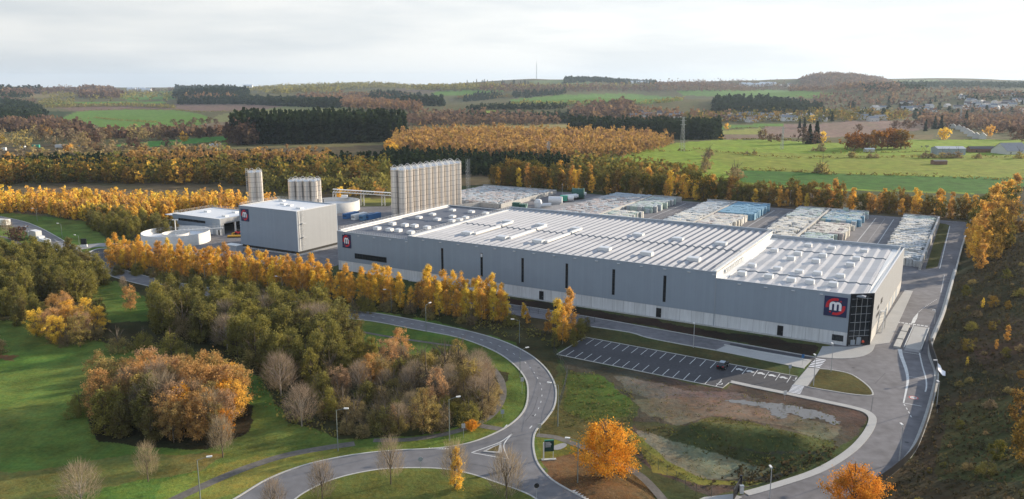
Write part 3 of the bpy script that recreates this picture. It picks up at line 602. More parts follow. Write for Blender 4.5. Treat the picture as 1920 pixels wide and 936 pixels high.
# painted bay symbols: wheelchair and car outlines
def wheel_mark(c):
    strip(mk, arcpts(c, 0.62, -2.6, 1.0), 0.2, zm, zm, M_paint)
    strip(mk, [(c[0]-0.1*UA[0]+0.2*VB[0], c[1]-0.1*UA[1]+0.2*VB[1]), (c[0]-0.1*UA[0]+1.2*VB[0], c[1]-0.1*UA[1]+1.2*VB[1])], 0.25, zm, zm, M_paint)
    strip(mk, arcpts((c[0]-0.1*UA[0]+1.5*VB[0], c[1]-0.1*UA[1]+1.5*VB[1]), 0.12, 0, 6.28, 6), 0.22, zm, zm, M_paint)
def car_mark(c):
    a = lambda u, v: (c[0]+u*UA[0]+v*VB[0], c[1]+u*UA[1]+v*VB[1])
    mk.face([(*a(-0.9, -0.3), zm), (*a(0.9, -0.3), zm), (*a(0.9, 0.15), zm), (*a(0.4, 0.3), zm), (*a(0.2, 0.7), zm), (*a(-0.5, 0.7), zm), (*a(-0.7, 0.3), zm), (*a(-0.9, 0.2), zm)], M_paint)
    for s in (-0.5, 0.5): strip(mk, arcpts(a(s, -0.42), 0.14, 0, 6.28, 6), 0.18, zm, zm, M_paint)
for i in range(5): p = x0_+tdir*(2.52*(15.5+i+0.0))+sdir*2.4; car_mark(tuple(p))
p = x0_+tdir*(2.52*20.55)+sdir*2.4; wheel_mark(tuple(p))
wheel_mark(G(1349, 719.5))
def zebra(a, b, c, d, n, z):      # stripes between edge a-b and edge d-c
    a, b, c, d = [Vector(G(*p)) for p in (a, b, c, d)]
    mk.face([(*tuple(q), z-0.006) for q in (a, b, c, d)], M_dark)
    for i in range(n):
        s0, s1 = (i+0.2)/n, (i+0.66)/n
        mk.face([(*tuple(a+(d-a)*s0), z), (*tuple(b+(c-b)*s0), z), (*tuple(b+(c-b)*s1), z), (*tuple(a+(d-a)*s1), z)], M_mark)
zebra((1530, 672), (1549, 674.5), (1536, 691), (1515, 688.5), 6, 0.05)
zebra((1487, 721), (1508, 724.5), (1500, 740), (1478, 736), 7, 0.062)
# right-hand crossing of small blocks, chevrons and lanes
a, b = Vector(G(1668, 603)), Vector(G(1738, 613))
for i in range(10):
    p = a+(b-a)*(i/9.6); q = p+(b-a).normalized()*0.75; o_ = Vector((VB[0], VB[1]))*1.0
    mk.face([(*tuple(p), 0.04), (*tuple(q), 0.04), (*tuple(q+o_), 0.04), (*tuple(p+o_), 0.04)], M_paint)
for P in ([G(1708, 607), G(1712, 597), G(1722, 585.5), G(1720, 596), G(1715, 606)],): mk.face([(x, y, 0.04) for x, y in P], M_paint)
dashes(mk, gl([(1723, 585), (1735, 575), (1757, 561)], 4), 0.8, 0.8, 0.25, 0.04, M_paint)
cv = gl([(1687, 655), (1690, 668), (1698, 690), (1702, 710), (1700, 728), (1694, 756)], 5)
for i in range(len(cv)-1):
    w0 = 1.0-0.75*i/(len(cv)-1); strip(mk, cv[i:i+2], max(0.25, w0), 0.04, 0.04, M_paint)
strip(mk, gl([(1724, 662), (1729, 685), (1736, 710), (1737, 725), (1735, 735)], 5), 0.3, 0.04, 0.04, M_paint)
for a, b, w in (((1692, 660), (1724, 665), 0.2), ((1702, 706), (1736, 711.5), 0.15), ((1694, 756), (1728, 762), 0.2), ((1632, 640), (1642, 641.5), 0.12)): seg(G(*a), G(*b), w, 0.04)
dashes(mk, gl([(1695, 758), (1705, 775), (1712, 790)], 3), 1.0, 1.1, 0.2, 0.04, M_paint)
for P in ([(1655, 614), (1663, 616), (1666, 618), (1662, 625), (1656, 627), (1652, 627)],): strip(mk, [G(*p) for p in P], 0.13, 0.04, 0.04, M_paint)
c = G(1713, 746); strip(mk, arcpts(c, 0.85, 0, 2*PI, 18, (1, 0), (0, 1)), 0.25, 0.04, 0.04, M_redp); mk.face([(x, y, 0.038) for x, y in arcpts(c, 0.74, 0, 2*PI, 16, (1, 0), (0, 1))[:-1]], M_paint)
for dx in (-0.33, 0.1, 0.42): strip(mk, [(c[0]+dx, c[1]-0.38), (c[0]+dx, c[1]+0.38)], 0.12, 0.044, 0.044, M_black)
strip(mk, [(c[0]+0.1, c[1]+0.3), (c[0]+0.4, c[1]+0.3)], 0.12, 0.045, 0.045, M_black); strip(mk, [(c[0]+0.1, c[1]-0.3), (c[0]+0.4, c[1]-0.3)], 0.12, 0.045, 0.045, M_black)
# yard lanes between the stock blocks
for uc in (-109.5, -61.2, -12.0):
    for du in (-4.0, 4.0): seg(UV(uc+du, 100), UV(uc+du, 219), 0.25, 0.04)
    dashes(mk, [UV(uc, 100), UV(uc, 219)], 1.0, 1.5, 0.2, 0.04, M_paint)
seg(UV(16.6, 110), UV(16.6, 212), 0.25, 0.04); seg(UV(18.5, 72), UV(18.5, 100), 0.12, 0.04)
seg(UV(-130, 225), UV(20, 225), 0.15, 0.04)
tag(mk.build('yard_markings'), kind='structure')
sheet('grass_strip', BLUV([(12.2, 107), (14.0, 109), (15.8, 113), (16.4, 213), (14.5, 217), (12.2, 217)]), 0.12, M_ground)
gi = bpy.data.objects['grass_strip']; a_ = gi.data.attributes.new('col', 'FLOAT_COLOR', 'POINT'); a_.data.foreach_set('color', np.tile([0.075, 0.08, 0.03, 1], len(gi.data.vertices)).astype(np.float32))
# weighbridge strip
e = empty('weighbridge', (*G(1705, 640), 0), math.atan2(G(1726, 614)[1]-G(1708, 658)[1], G(1726, 614)[0]-G(1708, 658)[0]), 'long flat concrete weighbridge deck set into the road right of the factory', 'weighbridge')
wa, wb = Vector(G(1708, 658)), Vector(G(1726, 614)); ln = (wb-wa).length; e.location = (wa.x, wa.y, 0)
w_ = MB().box(0.8, ln-0.8, -1.9, 1.5, 0.0, 0.32, M_pave); w_.build('deck', e)
MB().box(0.8, ln-0.8, 1.62, 1.8, 0, 0.55, M_galv).box(0.8, ln-0.8, -2.2, -2.02, 0, 0.55, M_galv).build('side_rail', e)
MB().face([(-0.5, -1.9, 0.034), (0.78, -1.9, 0.31), (0.78, 1.5, 0.31), (-0.5, 1.5, 0.034)], M_pale).build('ramp', e); MB().face([(ln+0.5, -1.9, 0.034), (ln+0.5, 1.5, 0.034), (ln-0.78, 1.5, 0.31), (ln-0.78, -1.9, 0.31)], M_pale).build('ramp', e)
for k in range(3):
    o = MB().box(0, ln/3-0.9, 0, 1.5, 0, 0.5, M_kerb).build('traffic_separator'); o.location = (*tuple(wa+(wb-wa).normalized()*(k*ln/3+0.3)+Vector((-(wb-wa).y, (wb-wa).x)).normalized()*2.6), 0); o.rotation_euler = (0, 0, e.rotation_euler[2])
    tag(o, ['low concrete block island beside the weighbridge, nearest of three', 'low concrete block island beside the weighbridge, middle of three', 'low concrete block island beside the weighbridge, farthest of three'][k], 'kerb block', 'separators beside the weighbridge')
# puddle
pl = [(1360, 751), (1385, 750), (1430, 755), (1470, 758), (1510, 766), (1550, 776), (1568, 786), (1572, 794), (1560, 797), (1545, 788), (1530, 783), (1510, 786), (1495, 779), (1480, 776), (1465, 787), (1450, 778), (1430, 764), (1390, 758)]
pp = resample(gl(pl, 6, True), 0.35); pp = [(x+0.35*math.sin(i*1.7)+0.25*math.sin(i*0.61+1)+random.uniform(-.12, .12), y+0.3*math.sin(i*1.1+2)+random.uniform(-.15, .15)) for i, (x, y) in enumerate(pp)]
tag(MB().prism(pp, -0.5, 0.03, M_water).build('puddle'), kind='structure')

# ------------------------------------------------------------------ the factory
def logo(parent, u, z, w, h, yo=-0.02):
    """navy board on the wall plane y=yo of parent's frame, facing -y; red ring and white letter m"""
    b = MB().box(u, u+w, yo-0.18, yo, z, z+h, M_navy).build('logo_sign', parent)
    cx, cz = u+w/2, z+h/2; y = yo-0.2; s = min(w, h); r = MB()
    def arc(r0, r1, a0, a1, n=14):
        for i in range(n):
            t0 = math.radians(a0+(a1-a0)*i/n); t1 = math.radians(a0+(a1-a0)*(i+1)/n)
            r.face([(cx+w*r0*math.cos(t0), y, cz+h*r0*math.sin(t0)), (cx+w*r1*math.cos(t0), y, cz+h*r1*math.sin(t0)), (cx+w*r1*math.cos(t1), y, cz+h*r1*math.sin(t1)), (cx+w*r0*math.cos(t1), y, cz+h*r0*math.sin(t1))], M_red)
    arc(0.30, 0.43, 72, 192); arc(0.30, 0.43, 252, 372)
    for a in (52, 232): x0, z0 = cx+w*0.36*math.cos(math.radians(a)), cz+h*0.36*math.sin(math.radians(a)); q = 0.05; r.face([(x0-w*q, y, z0), (x0, y, z0-h*q), (x0+w*q, y, z0), (x0, y, z0+h*q)], M_red)
    r.build('red_ring', b)
    m = MB(); y -= 0.02; bw = 0.115; 
    xs = (-0.205, 0.0, 0.205)
    for x_ in xs: m.face([(cx+w*(x_-bw/2), y, cz-h*0.19), (cx+w*(x_+bw/2), y, cz-h*0.19), (cx+w*(x_+bw/2), y, cz+h*0.09), (cx+w*(x_-bw/2), y, cz+h*0.09)], M_mark)
    y -= 0.006
    for k in range(2):
        c0 = (xs[k]+xs[k+1])/2; R1 = (xs[1]-xs[0])/2+bw/2; R0 = R1-bw
        for i in range(10):
            t0, t1 = PI*i/10, PI*(i+1)/10
            m.face([(cx+w*(c0+R0*math.cos(t0)), y-k*0.003, cz+h*(0.085+R0*math.sin(t0))), (cx+w*(c0+R1*math.cos(t0)), y-k*0.003, cz+h*(0.085+R1*math.sin(t0))), (cx+w*(c0+R1*math.cos(t1)), y-k*0.003, cz+h*(0.085+R1*math.sin(t1))), (cx+w*(c0+R0*math.cos(t1)), y-k*0.003, cz+h*(0.085+R0*math.sin(t1)))], M_mark)
    m.build('letter_mark', b)
def guard(parent, a, b, z, n=None, h=1.1, name='guard_rail'):
    A_ = Vector((*a, z)); B_ = Vector((*b, z)); l = (B_-A_).length; n = n or max(2, int(l/2.4)); g = MB()
    for i in range(n+1): p = A_+(B_-A_)*i/n; g.bar(p, p+Vector((0, 0, h)), 0.035, M_white, 4)
    for q in (0.55, 1.0): g.bar(A_+Vector((0, 0, h*q)), B_+Vector((0, 0, h*q)), 0.03, M_white, 4)
    g.build(name, parent)

fac = empty('factory_hall', (O0[0], O0[1], 0), AN, 'huge low grey clad factory hall with ribbed pale roof and glazed corner', 'factory')
Z1, Z2, Z3, ZC = 14.0, 15.2, 13.5, 3.5
U0, U1, U2 = -171.0, -139.5, -34.4
RW = lambda v: 5.0+(v-4.0)*2.0/65.0
# upper cladding walls
w = MB()
w.box(U0, U1, 0, 0.3, ZC, Z1, M_clad).box(U1, U2, 0, 0.3, ZC, Z2, M_clad).box(U2, -0.02, 0, 0.3, ZC, Z3, M_clad)
w.box(U0, U1, 68.7, 69, ZC, Z1+0.5, M_clad).box(U1, U2, 68.7, 69, ZC, Z2+0.9, M_clad).box(U2, 6.9, 68.7, 69, ZC, Z3+0.9, M_clad)
w.build('wall', fac)
MB().face([(RW(4), 4, ZC), (RW(69), 69, ZC), (RW(69), 69, Z3+0.5), (RW(4), 4, Z3+0.1)], M_cladY).build('side_wall', fac)
MB().face([(U0, 0, ZC), (U0, 69, ZC), (U0, 69, Z1), (U0, 0, Z1)], M_cladY).build('side_wall', fac)
MB().face([(U2, 0, Z3-1), (U2, 69, Z3-1), (U2, 69, Z2+0.7), (U2, 0, Z2+0.15)], M_white).build('step_wall', fac)
MB().box(U0+0.02, -0.05, 0.05, 0.3, 0, ZC, M_conc).build('concrete_base', fac)
MB().face([(RW(4)+.02, 4, 0), (RW(69)+.02, 69, 0), (RW(69)+.02, 69, ZC), (RW(4)+.02, 4, ZC)], M_concY).face([(U0-.01, 0, 0), (U0-.01, 69, 0), (U0-.01, 69, ZC), (U0-.01, 0, ZC)], M_concY).box(U0, 6.9, 68.72, 68.98, 0, ZC-0.01, M_conc).build('concrete_base', fac)
MB().box(U2-0.12, U2+0.12, -0.08, 0, 0, Z3, M_trim).build('corner_flashing', fac); MB().box(U1-0.1, U1+0.1, -0.06, 0, ZC, Z1, M_trim).build('corner_flashing', fac)
MB().box(U0, U1, -0.06, 0.36, Z1, Z1+0.16, M_trim).box(U1, U2, -0.06, 0.36, Z2, Z2+0.16, M_trim).box(U2, 0, -0.06, 0.36, Z3, Z3+0.16, M_trim).build('parapet_cap', fac)
MB().box(U1, U2, 68.3, 69.1, Z2+0.9, Z2+1.05, M_trim).box(U1, U2, 68.3, 68.68, Z2-0.3, Z2+0.9, M_trim).box(U2, 7, 68.3, 69.1, Z3+0.9, Z3+1.05, M_trim).box(U2, 7, 68.3, 68.68, Z3-0.3, Z3+0.9, M_trim).box(U0, U1, 68.3, 69.1, Z1+0.5, Z1+0.62, M_trim).build('back_parapet', fac)
# roofs
def ribbed(u0, u1, vs, z, pitch, rise, frac, m, m2, skew=False, seam=0.35):
    r = MB(); n = int(round((u1-u0)/pitch)); p = (u1-u0)/n
    r.face([(u0, vs[0], z-0.35), (u1, vs[0], z-0.35), (u1, vs[-1], z-0.35), (u0, vs[-1], z-0.35)], M_ins)
    for k in range(len(vs)-1):
        a, b = vs[k]+(seam if k else 0.35), vs[k+1]-0.0
        za = z+0.28*(k % 2)*0; zt = z+(0.22 if k % 2 else 0)
        for i in range(n):
            x0 = u0+i*p; xm = x0+p*frac; x1 = x0+p
            zb = zt+0.0
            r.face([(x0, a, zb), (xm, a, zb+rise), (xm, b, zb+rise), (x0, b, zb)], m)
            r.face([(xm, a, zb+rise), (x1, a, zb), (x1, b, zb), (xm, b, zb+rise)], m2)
            r.face([(x0, a, zb), (xm, a, zb+rise), (x1, a, zb), (x1, a, z-0.3), (x0, a, z-0.3)], M_trim)
            r.face([(x0, b, zb), (xm, b, zb+rise), (x1, b, zb), (x1, b, z-0.3), (x0, b, z-0.3)], M_ins)
    return r
r_ = ribbed(U1+1.6, U2-0.9, [0.4, 31.0, 68.3], Z2-0.25, 2.42, 0.42, 0.62, M_roof, M_roofsun, seam=0.5)
r_.box(U1, U1+1.6, 0.36, 68.3, Z2-0.3, Z2+0.22, M_white).box(U2-0.9, U2, 0.36, 68.3, Z2-0.3, Z2+0.35, M_white)
r_.build('roof', fac)
r_ = ribbed(U0+2.4, U1-0.05, [0.4, 34.5, 68.3], Z1-0.2, 3.1, 0.10, 0.6, M_roofd, M_roofd, seam=0.4)
r_.box(U0, U0+2.4, 0.36, 68.3, Z1-0.3, Z1+0.25, M_white).build('roof', fac)
r_ = ribbed(U2+2.2, 3.4, [0.4, 13.7, 29.6, 50.0, 68.3], Z3-0.25, 2.9, 0.26, 0.7, M_roof3, M_roofsun, seam=0.45)
r_.box(U2+0.02, U2+2.2, 0.36, 68.3, Z3-0.5, Z3-0.08, M_white)
r_.face([(3.4, 4.1, Z3-0.15), (RW(4)-0.1, 4.1, Z3-0.15), (RW(69)-0.1, 68.3, Z3-0.15), (3.4, 68.3, Z3-0.15)], M_white)
r_.build('roof', fac)
# roof edge trims
MB().face([(RW(4)-0.3, 4, Z3+0.25), (RW(4)+0.08, 4, Z3+0.25), (RW(69)+0.08, 69, Z3+0.65), (RW(69)-0.3, 69, Z3+0.65)], M_white).build('edge_trim', fac)
guard(fac, (U0+0.5, 0.6), (U1-0.3, 0.6), Z1, 40, 0.9); guard(fac, (U1+0.3, 0.6), (U2-0.3, 0.6), Z2, 56, 0.75)
guard(fac, (U0+0.3, 1), (U0+0.3, 68), Z1+0.25, 34); guard(fac, (U1+0.8, 1), (U1+0.8, 68), Z2+0.22, 40); guard(fac, (U2-0.5, 1), (U2-0.5, 68), Z2+0.35, 34); guard(fac, (3.9, 5), (5.9, 68), Z3-0.1, 44)
MB().box(U0+1.1, U0+1.5, 0.6, 68, Z1+0.45, Z1+0.8, M_white).build('roof_duct', fac)
# louvre boxes along the step wall
for k in range(12):
    v = 8+k*1.75; MB().box(U2+0.02, U2+0.5, v, v+0.9, Z3+0.1, Z3+0.95, M_galv).build('louvre', fac)
# skylights
SK1 = [(380, 285), (495, 298), (575, 304), (690, 322), (520, 242), (635, 255), (725, 262), (840, 278), (890, 158), (765, 187), (1075, 178), (935, 204), (1075, 120), (1250, 135), (1380, 148), (1195, 187), (1070, 217), (1140, 207)]
SK2 = [(876.7, 436), (941.6, 444), (1009.6, 451), (1134.5, 465), (1213, 473.5), (1301, 484), (952, 414.7), (1014.7, 421), (1080.7, 428), (1197, 439), (1271, 447), (1352, 455.5)]
SK3 = [(455, 155), (715, 118), (893, 137), (1140, 160), (635, 178), (825, 193), (583, 215), (772, 235), (1083, 218), (1035, 263), (285, 270), (480, 295), (645, 318), (785, 330), (960, 350), (210, 330), (415, 352), (585, 378), (728, 393), (905, 412)]
def skylight(u, v, z, a, b, h=0.95):
    s = MB().box(u-a/2, u+a/2, v-b/2, v+b/2, z-0.3, z+h, M_white).build('skylight', fac)
    MB().face([(u-a/2+0.2, v-b/2+0.2, z+h+0.01), (u+a/2-0.2, v-b/2+0.2, z+h+0.01), (u+a/2-0.2, v+b/2-0.2, z+h+0.14), (u-a/2+0.2, v+b/2-0.2, z+h+0.14)], M_mem).build('dome', s)
for x, y in SK1: u, v = GU(630+x/4.925, 370+y/4.925, Z1+0.4); skylight(u, v, Z1, 2.2, 2.1, 0.85)
for x, y in SK2: u, v = GU(x, y, Z2+0.7); skylight(u, v, Z2, 3.6, 2.4, 0.95)
for x, y in SK3: u, v = GU(1340+x/4.068, 430+y/4.068, Z3+0.6); skylight(u, v, Z3, 2.2, 1.9, 0.9)
for (x0, y0), (x1, y1) in (((876.7, 436), (952, 414.7)), ((941.6, 444), (1014.7, 421)), ((1009.6, 451), (1080.7, 428))):
    u, v = GU(x0, y0, Z2+0.7); u1, v1 = GU(x1, y1, Z2+0.7); uu = u+2.6
    MB().box(uu-0.45, uu+0.45, v+0.5, 30.2, Z2+0.1, Z2+0.75, M_white).box(uu-0.45, uu+0.45, 31.3, v1-1, Z2+0.3, Z2+0.9, M_white).build('roof_duct', fac)
# windows, doors and fixtures of the front
def win(px0, py0, px1, py1, name='window', m=M_glass, bars=0, v=0.0):
    u0, z1 = on_v(px0, py0, v); u1, z0 = on_v(px1, py1, v)
    return u0, u1, z0, z1
for px_, t_, b_2 in ((829, 462, 507), (903, 472, 518), (980, 482, 530), (1063, 493, 543), (1151, 505, 555.5), (1247, 518, 569.5)):
    u, zt = on_v(px_, t_, 0); _, zb = on_v(px_, b_2, 0); zt = 12.6; zb = 4.9
    f = MB().box(u-0.42, u+0.42, -0.05, 0.02, zb, zt, M_black).build('window', fac)
    g = MB()
    for k in range(6): g.box(u-0.34, u+0.34, -0.075, -0.055, zb+0.1+k*(zt-zb)/6, zb-0.05+(k+1)*(zt-zb)/6, M_glass)
    g.build('pane', f)
    if px_ == 903: MB().box(u-0.34, u+0.34, -0.09, -0.08, zt-1.3, zt-0.2, M_mem).build('blind', f)
for px_, b_2 in ((1015, 560.5), (1234.5, 595.5), (1462, 630.5)):
    u, _ = on_v(px_, b_2, 0); d = MB().box(u-0.75, u+0.75, -0.06, 0.06, 0.15, 2.85, M_black).build('door', fac)
    MB().box(u+0.45, u+0.6, -0.12, -0.06, 1.2, 1.3, M_galv).build('handle', d)
u0, z1 = on_v(665, 474.5, 0); u1, z0 = on_v(725, 491, 0); f = MB().box(u0, u1, -0.05, 0.02, 5.0, 6.9, M_black).build('window', fac)
g = MB(); n = 12
for k in range(n):
    for q in range(2): g.box(u0+0.08+k*(u1-u0)/n, u0-0.04+(k+1)*(u1-u0)/n, -0.08, -0.055, 5.1+q*0.9, 5.9+q*0.9, M_glass)
g.build('pane', f)
u0, z1 = on_v(1560, 630.5, 0); u1, z0 = on_v(1580.5, 643, 0); f = MB().box(u0, u1, -0.05, 0.06, 1.0, 2.6, M_black).build('window', fac)
g = MB()
for k in range(3): g.box(u0+0.1+k*(u1-u0)/3, u0-0.06+(k+1)*(u1-u0)/3, -0.08, -0.055, 1.1, 2.5, M_glass)
g.build('pane', f)
for i in range(24):
    u = -168+i*7.0; zz = (Z1 if u < U1 else Z2 if u < U2 else Z3)-0.75
    MB().box(u-0.4, u+0.4, -0.35, -0.01, zz, zz+0.12, M_white).build('wall_light', fac)
u0, zt = on_v(1545, 558, 0); u1, zb = on_v(1583, 597, 0)
logo(fac, u0+0.2, 7.4, 5.5, 5.2)
u0, zt = on_v(642, 440, 0); logo(fac, u0, 8.5, 3.9, 4.9)
# glazed corner
ca, cb = Vector((0, 0)), Vector((5.0, 4.0)); cd = (cb-ca).normalized(); cn_ = Vector((cd.y, -cd.x)); CW = (cb-ca).length
corner = MB().prism([tuple(ca), tuple(cb), tuple(cb-cn_*0.3), tuple(ca-cn_*0.3+Vector((0.0, 0.3)))], 0.1, Z3+0.2, M_glass).build('glass_corner', fac)
g = MB()
def cpt(s, z, o=0.06): p = ca+cd*s+cn_*o; return (p.x, p.y, z)
for k in range(5): s_ = 0.28+k*(CW-0.56)/4; g.bar(cpt(s_, 0.1), cpt(s_, Z3), 0.05 if 0 < k < 4 else 0.03, M_galv, 4)
for z in (0.2, 2.6, 4.0, 6.2, 8.4, 10.4, 12.4): g.bar(cpt(0.2, z), cpt(CW-0.2, z), 0.045, M_galv, 4)
g.build('mullions', corner)
fr = MB()
for s0, s1 in ((-0.05, 0.3), (CW-0.5, CW)): fr.prism([cpt(s0, 0)[:2], cpt(s1, 0)[:2], cpt(s1, 0, 0.22)[:2], cpt(s0, 0, 0.22)[:2]], 0.1, Z3+0.3, M_black)
fr.prism([cpt(0.3, 0)[:2], cpt(CW-0.5, 0)[:2], cpt(CW-0.5, 0, 0.2)[:2], cpt(0.3, 0, 0.2)[:2]], Z3-0.5, Z3+0.28, M_black); fr.build('frame', corner)
MB().prism([cpt(CW-2.0, 0, 0.1)[:2], cpt(CW-0.6, 0, 0.1)[:2], cpt(CW-0.6, 0, 0.16)[:2], cpt(CW-2.0, 0, 0.16)[:2]], 0.12, 2.5, M_black).build('entrance_door', corner)
bl = MB()
for k in range(2): bl.prism([cpt(1.0+k*1.6, 0, 0.05)[:2], cpt(2.2+k*1.6, 0, 0.05)[:2], cpt(2.2+k*1.6, 0, 0.07)[:2], cpt(1.0+k*1.6, 0, 0.07)[:2]], 0.3, 1.6+0.6*k, M_trim)
bl.build('lobby_panel', corner)
# right side: windows, stair, gates
for v0, v1, z0, z1 in ((12, 18, 5.0, 6.0), (19, 22, 7.2, 8.6), (13, 16, 7.0, 8.0)):
    u = RW(v0)+0.06; MB().face([(RW(v0)+.05, v0, z0), (RW(v1)+.05, v1, z0), (RW(v1)+.05, v1, z1), (RW(v0)+.05, v0, z1)], M_black).build('window', fac)
for k in range(4): v0 = 30+k*8; MB().face([(RW(v0)+.06, v0, 0.1), (RW(v0+4)+.06, v0+4, 0.1), (RW(v0+4)+.06, v0+4, 3.2), (RW(v0)+.06, v0, 3.2)], M_trim).build('gate', fac)
st = MB()
for k in range(14): st.box(RW(16)+0.1, RW(16)+1.3, 16+k*0.3, 16.3+k*0.3, 0.2+k*0.33, 0.27+k*0.33, M_galv)
for s_ in (0.1, 1.3): st.bar((RW(16)+s_, 16, 0.2), (RW(16)+s_, 20.2, 4.8), 0.07, M_galv, 4).bar((RW(16)+s_, 16, 1.2), (RW(16)+s_, 20.2, 5.8), 0.04, M_galv, 4)
st.box(RW(20)+0.1, RW(20)+1.4, 20.2, 22.2, 4.75, 4.85, M_galv)
for p in ((1.35, 20.3), (1.35, 22.1)): st.bar((RW(20)+p[0], p[1], 0), (RW(20)+p[0], p[1], 5.8), 0.06, M_galv, 4)
st.build('outside_stair', fac)

# ------------------------------------------------------------------ tall block
def uv_thing(name, u, v, label, cat, group=None, rz=0.0):
    return empty(name, (*UV(u, v), 0), AN+rz, label, cat, group)
tb = uv_thing('production_block', -234, 11.5, 'tall plain grey clad block with logo and caged ladder left of the hall', 'building')
w_, d_2, h_2 = 32, 22.8, 17
MB().box(0, w_, 0, 0.3, 1.1, h_2, M_clad).box(0, w_, d_2-0.3, d_2, 1.1, h_2, M_clad).build('wall', tb)
MB().box(-0.01, 0.29, 0.3, d_2-0.3, 1.1, h_2, M_cladY).build('side_wall', tb); MB().box(w_-0.3, w_+0.01, 0.3, d_2-0.3, 1.1, h_2, M_cladY).build('side_wall', tb)
MB().box(0.15, w_-0.15, 0.15, d_2-0.15, 0, 1.1, M_ins).build('plinth', tb)
MB().box(-1.5, w_+2.2, -1.6, d_2+1, 0.02, 0.14, M_pave).build('apron', tb)
MB().box(0.3, w_-0.3, 0.3, d_2-0.3, h_2-0.8, h_2-0.25, M_mem).build('roof', tb)
MB().box(-0.05, w_+0.05, -0.05, 0.35, h_2, h_2+0.1, M_trim).box(-0.05, w_+0.05, d_2-0.35, d_2+0.05, h_2, h_2+0.1, M_trim).box(-0.05, 0.35, 0.36, d_2-0.36, h_2, h_2+0.1, M_white).box(w_-0.35, w_+0.05, 0.36, d_2-0.36, h_2, h_2+0.1, M_white).build('parapet_cap', tb)
for x, y in ((5, 19), (13, 12), (17.5, 11), (26.5, 7.5)): MB().box(x-1.2, x+1.2, y-0.9, y+0.9, h_2-0.3, h_2+0.35, M_white).build('skylight', tb)
guard(tb, (0.2, 0.5), (0.2, d_2-0.3), h_2, 12); guard(tb, (0.2, d_2-0.3), (w_-0.2, d_2-0.3), h_2, 18); guard(tb, (w_-0.2, 0.6), (w_-0.2, d_2-0.3), h_2, 12, 0.5)
logo(tb, 1.2, 10.9, 4.4, 5.0)
ld = MB()
for y in (2.5, 3.1): ld.bar((w_+0.25, y, 1.5), (w_+0.25, y, h_2+1), 0.05, M_white, 4)
for k in range(30): ld.bar((w_+0.25, 2.5, 1.8+k*0.5), (w_+0.25, 3.1, 1.8+k*0.5), 0.03, M_white, 4)
for k in range(12):
    z = 3.5+k*1.1
    for a0 in range(5): t0, t1 = -PI/2+a0*PI/5, -PI/2+(a0+1)*PI/5; ld.bar((w_+0.25+0.6*math.cos(t0), 2.8+0.45*math.sin(t0), z), (w_+0.25+0.6*math.cos(t1), 2.8+0.45*math.sin(t1), z), 0.03, M_white, 4)
for z in (6.5, 12.0): ld.box(w_+0.02, w_+1.1, 2.2, 4.0, z, z+0.1, M_galv)
ld.build('caged_ladder', tb)
MB().box(w_+0.02, w_+0.14, 1.0, 1.25, 1.2, h_2-0.2, M_white).build('downpipe', tb)
ob = uv_thing('transformer_kiosk', -228.5, 3.0, 'small grey flat roofed kiosk in front of the tall block', 'kiosk')
MB().box(-3.2, 3.2, -1.6, 1.6, 0, 2.8, M_trim).build('wall', ob); MB().box(-3.35, 3.35, -1.75, 1.75, 2.8, 2.95, M_white).build('roof', ob); MB().box(-1.0, 0.2, -1.66, -1.61, 0.2, 2.3, M_galv).build('door', ob)
# service building
sb = uv_thing('treatment_building', -292.5, 24.0, 'low grey service building with white roof and open loading bay', 'building')
w_, d_2, h_2 = 31.5, 22.5, 7.2
MB().box(0, w_, 0, 0.3, 2.4, h_2, M_clad).box(0, w_, d_2-0.3, d_2, 0, h_2, M_clad).build('wall', sb)
MB().box(0.02, w_, 0.03, 0.3, 0, 2.4, M_conc).build('concrete_base', sb)
MB().box(0, 0.3, 0.3, d_2-0.3, 0, h_2, M_cladY).box(w_-0.3, w_, 0.3, d_2-0.3, 4.9, h_2, M_cladY).box(w_-0.35, w_-0.02, 0.3, 2.2, 0, 4.9, M_concY).build('side_wall', sb)
for v in (8.5, 15.5, 22): MB().box(w_-0.6, w_, v-0.3, v+0.3, 0, 4.9, M_white).build('column', sb)
MB().box(14, 14.3, 0.3, d_2-0.3, 0, 6.2, M_ins).box(14.3, w_-0.6, 0.3, 0.4, 0, 6.2, M_ins).build('bay_lining', sb)
MB().box(0.3, w_-0.3, 0.3, d_2-0.3, h_2-0.5, h_2-0.2, M_mem).build('roof', sb)
MB().box(-0.05, w_+0.05, -0.05, 0.36, h_2, h_2+0.1, M_white).box(-0.05, w_+0.05, d_2-0.36, d_2+0.05, h_2, h_2+0.1, M_white).build('parapet_cap', sb)
for x, y in ((9, 12), (22, 17), (27, 7)): MB().box(x-1.2, x+1.2, y-1, y+1, h_2-0.3, h_2+0.5, M_white).build('skylight', sb)
guard(sb, (0.3, 0.3), (0.3, d_2-0.3), h_2, 10); guard(sb, (0.3, d_2-0.3), (w_-0.2, d_2-0.3), h_2, 16)
f = MB().box(4.0, 22.0, -0.05, 0.02, 4.5, 5.6, M_black).build('window', sb); MB().box(4.2, 21.8, -0.08, -0.055, 4.65, 5.45, M_glass).build('pane', f)
MB().box(26.5, 28.6, -0.06, 0.02, 0.1, 5.2, M_trim).build('shutter_door', sb); MB().box(30.0, 30.9, -0.06, 0.0, 0.1, 2.3, M_black).build('door', sb)
gn = MB()
for x in (-5.5, -0.4):
    for y in (1, 7): gn.bar((x, y, 0), (x, y, 6.2), 0.12, M_galv, 4)
gn.box(-6, 0.0, 0.5, 7.5, 6.1, 6.35, M_mem); 
for z in (2, 4): gn.bar((-5.5, 1, z), (-0.4, 1, z), 0.08, M_galv, 4).bar((-5.5, 1, z-2), (-0.4, 1, z), 0.05, M_galv, 4)
gn.build('steel_canopy', sb)
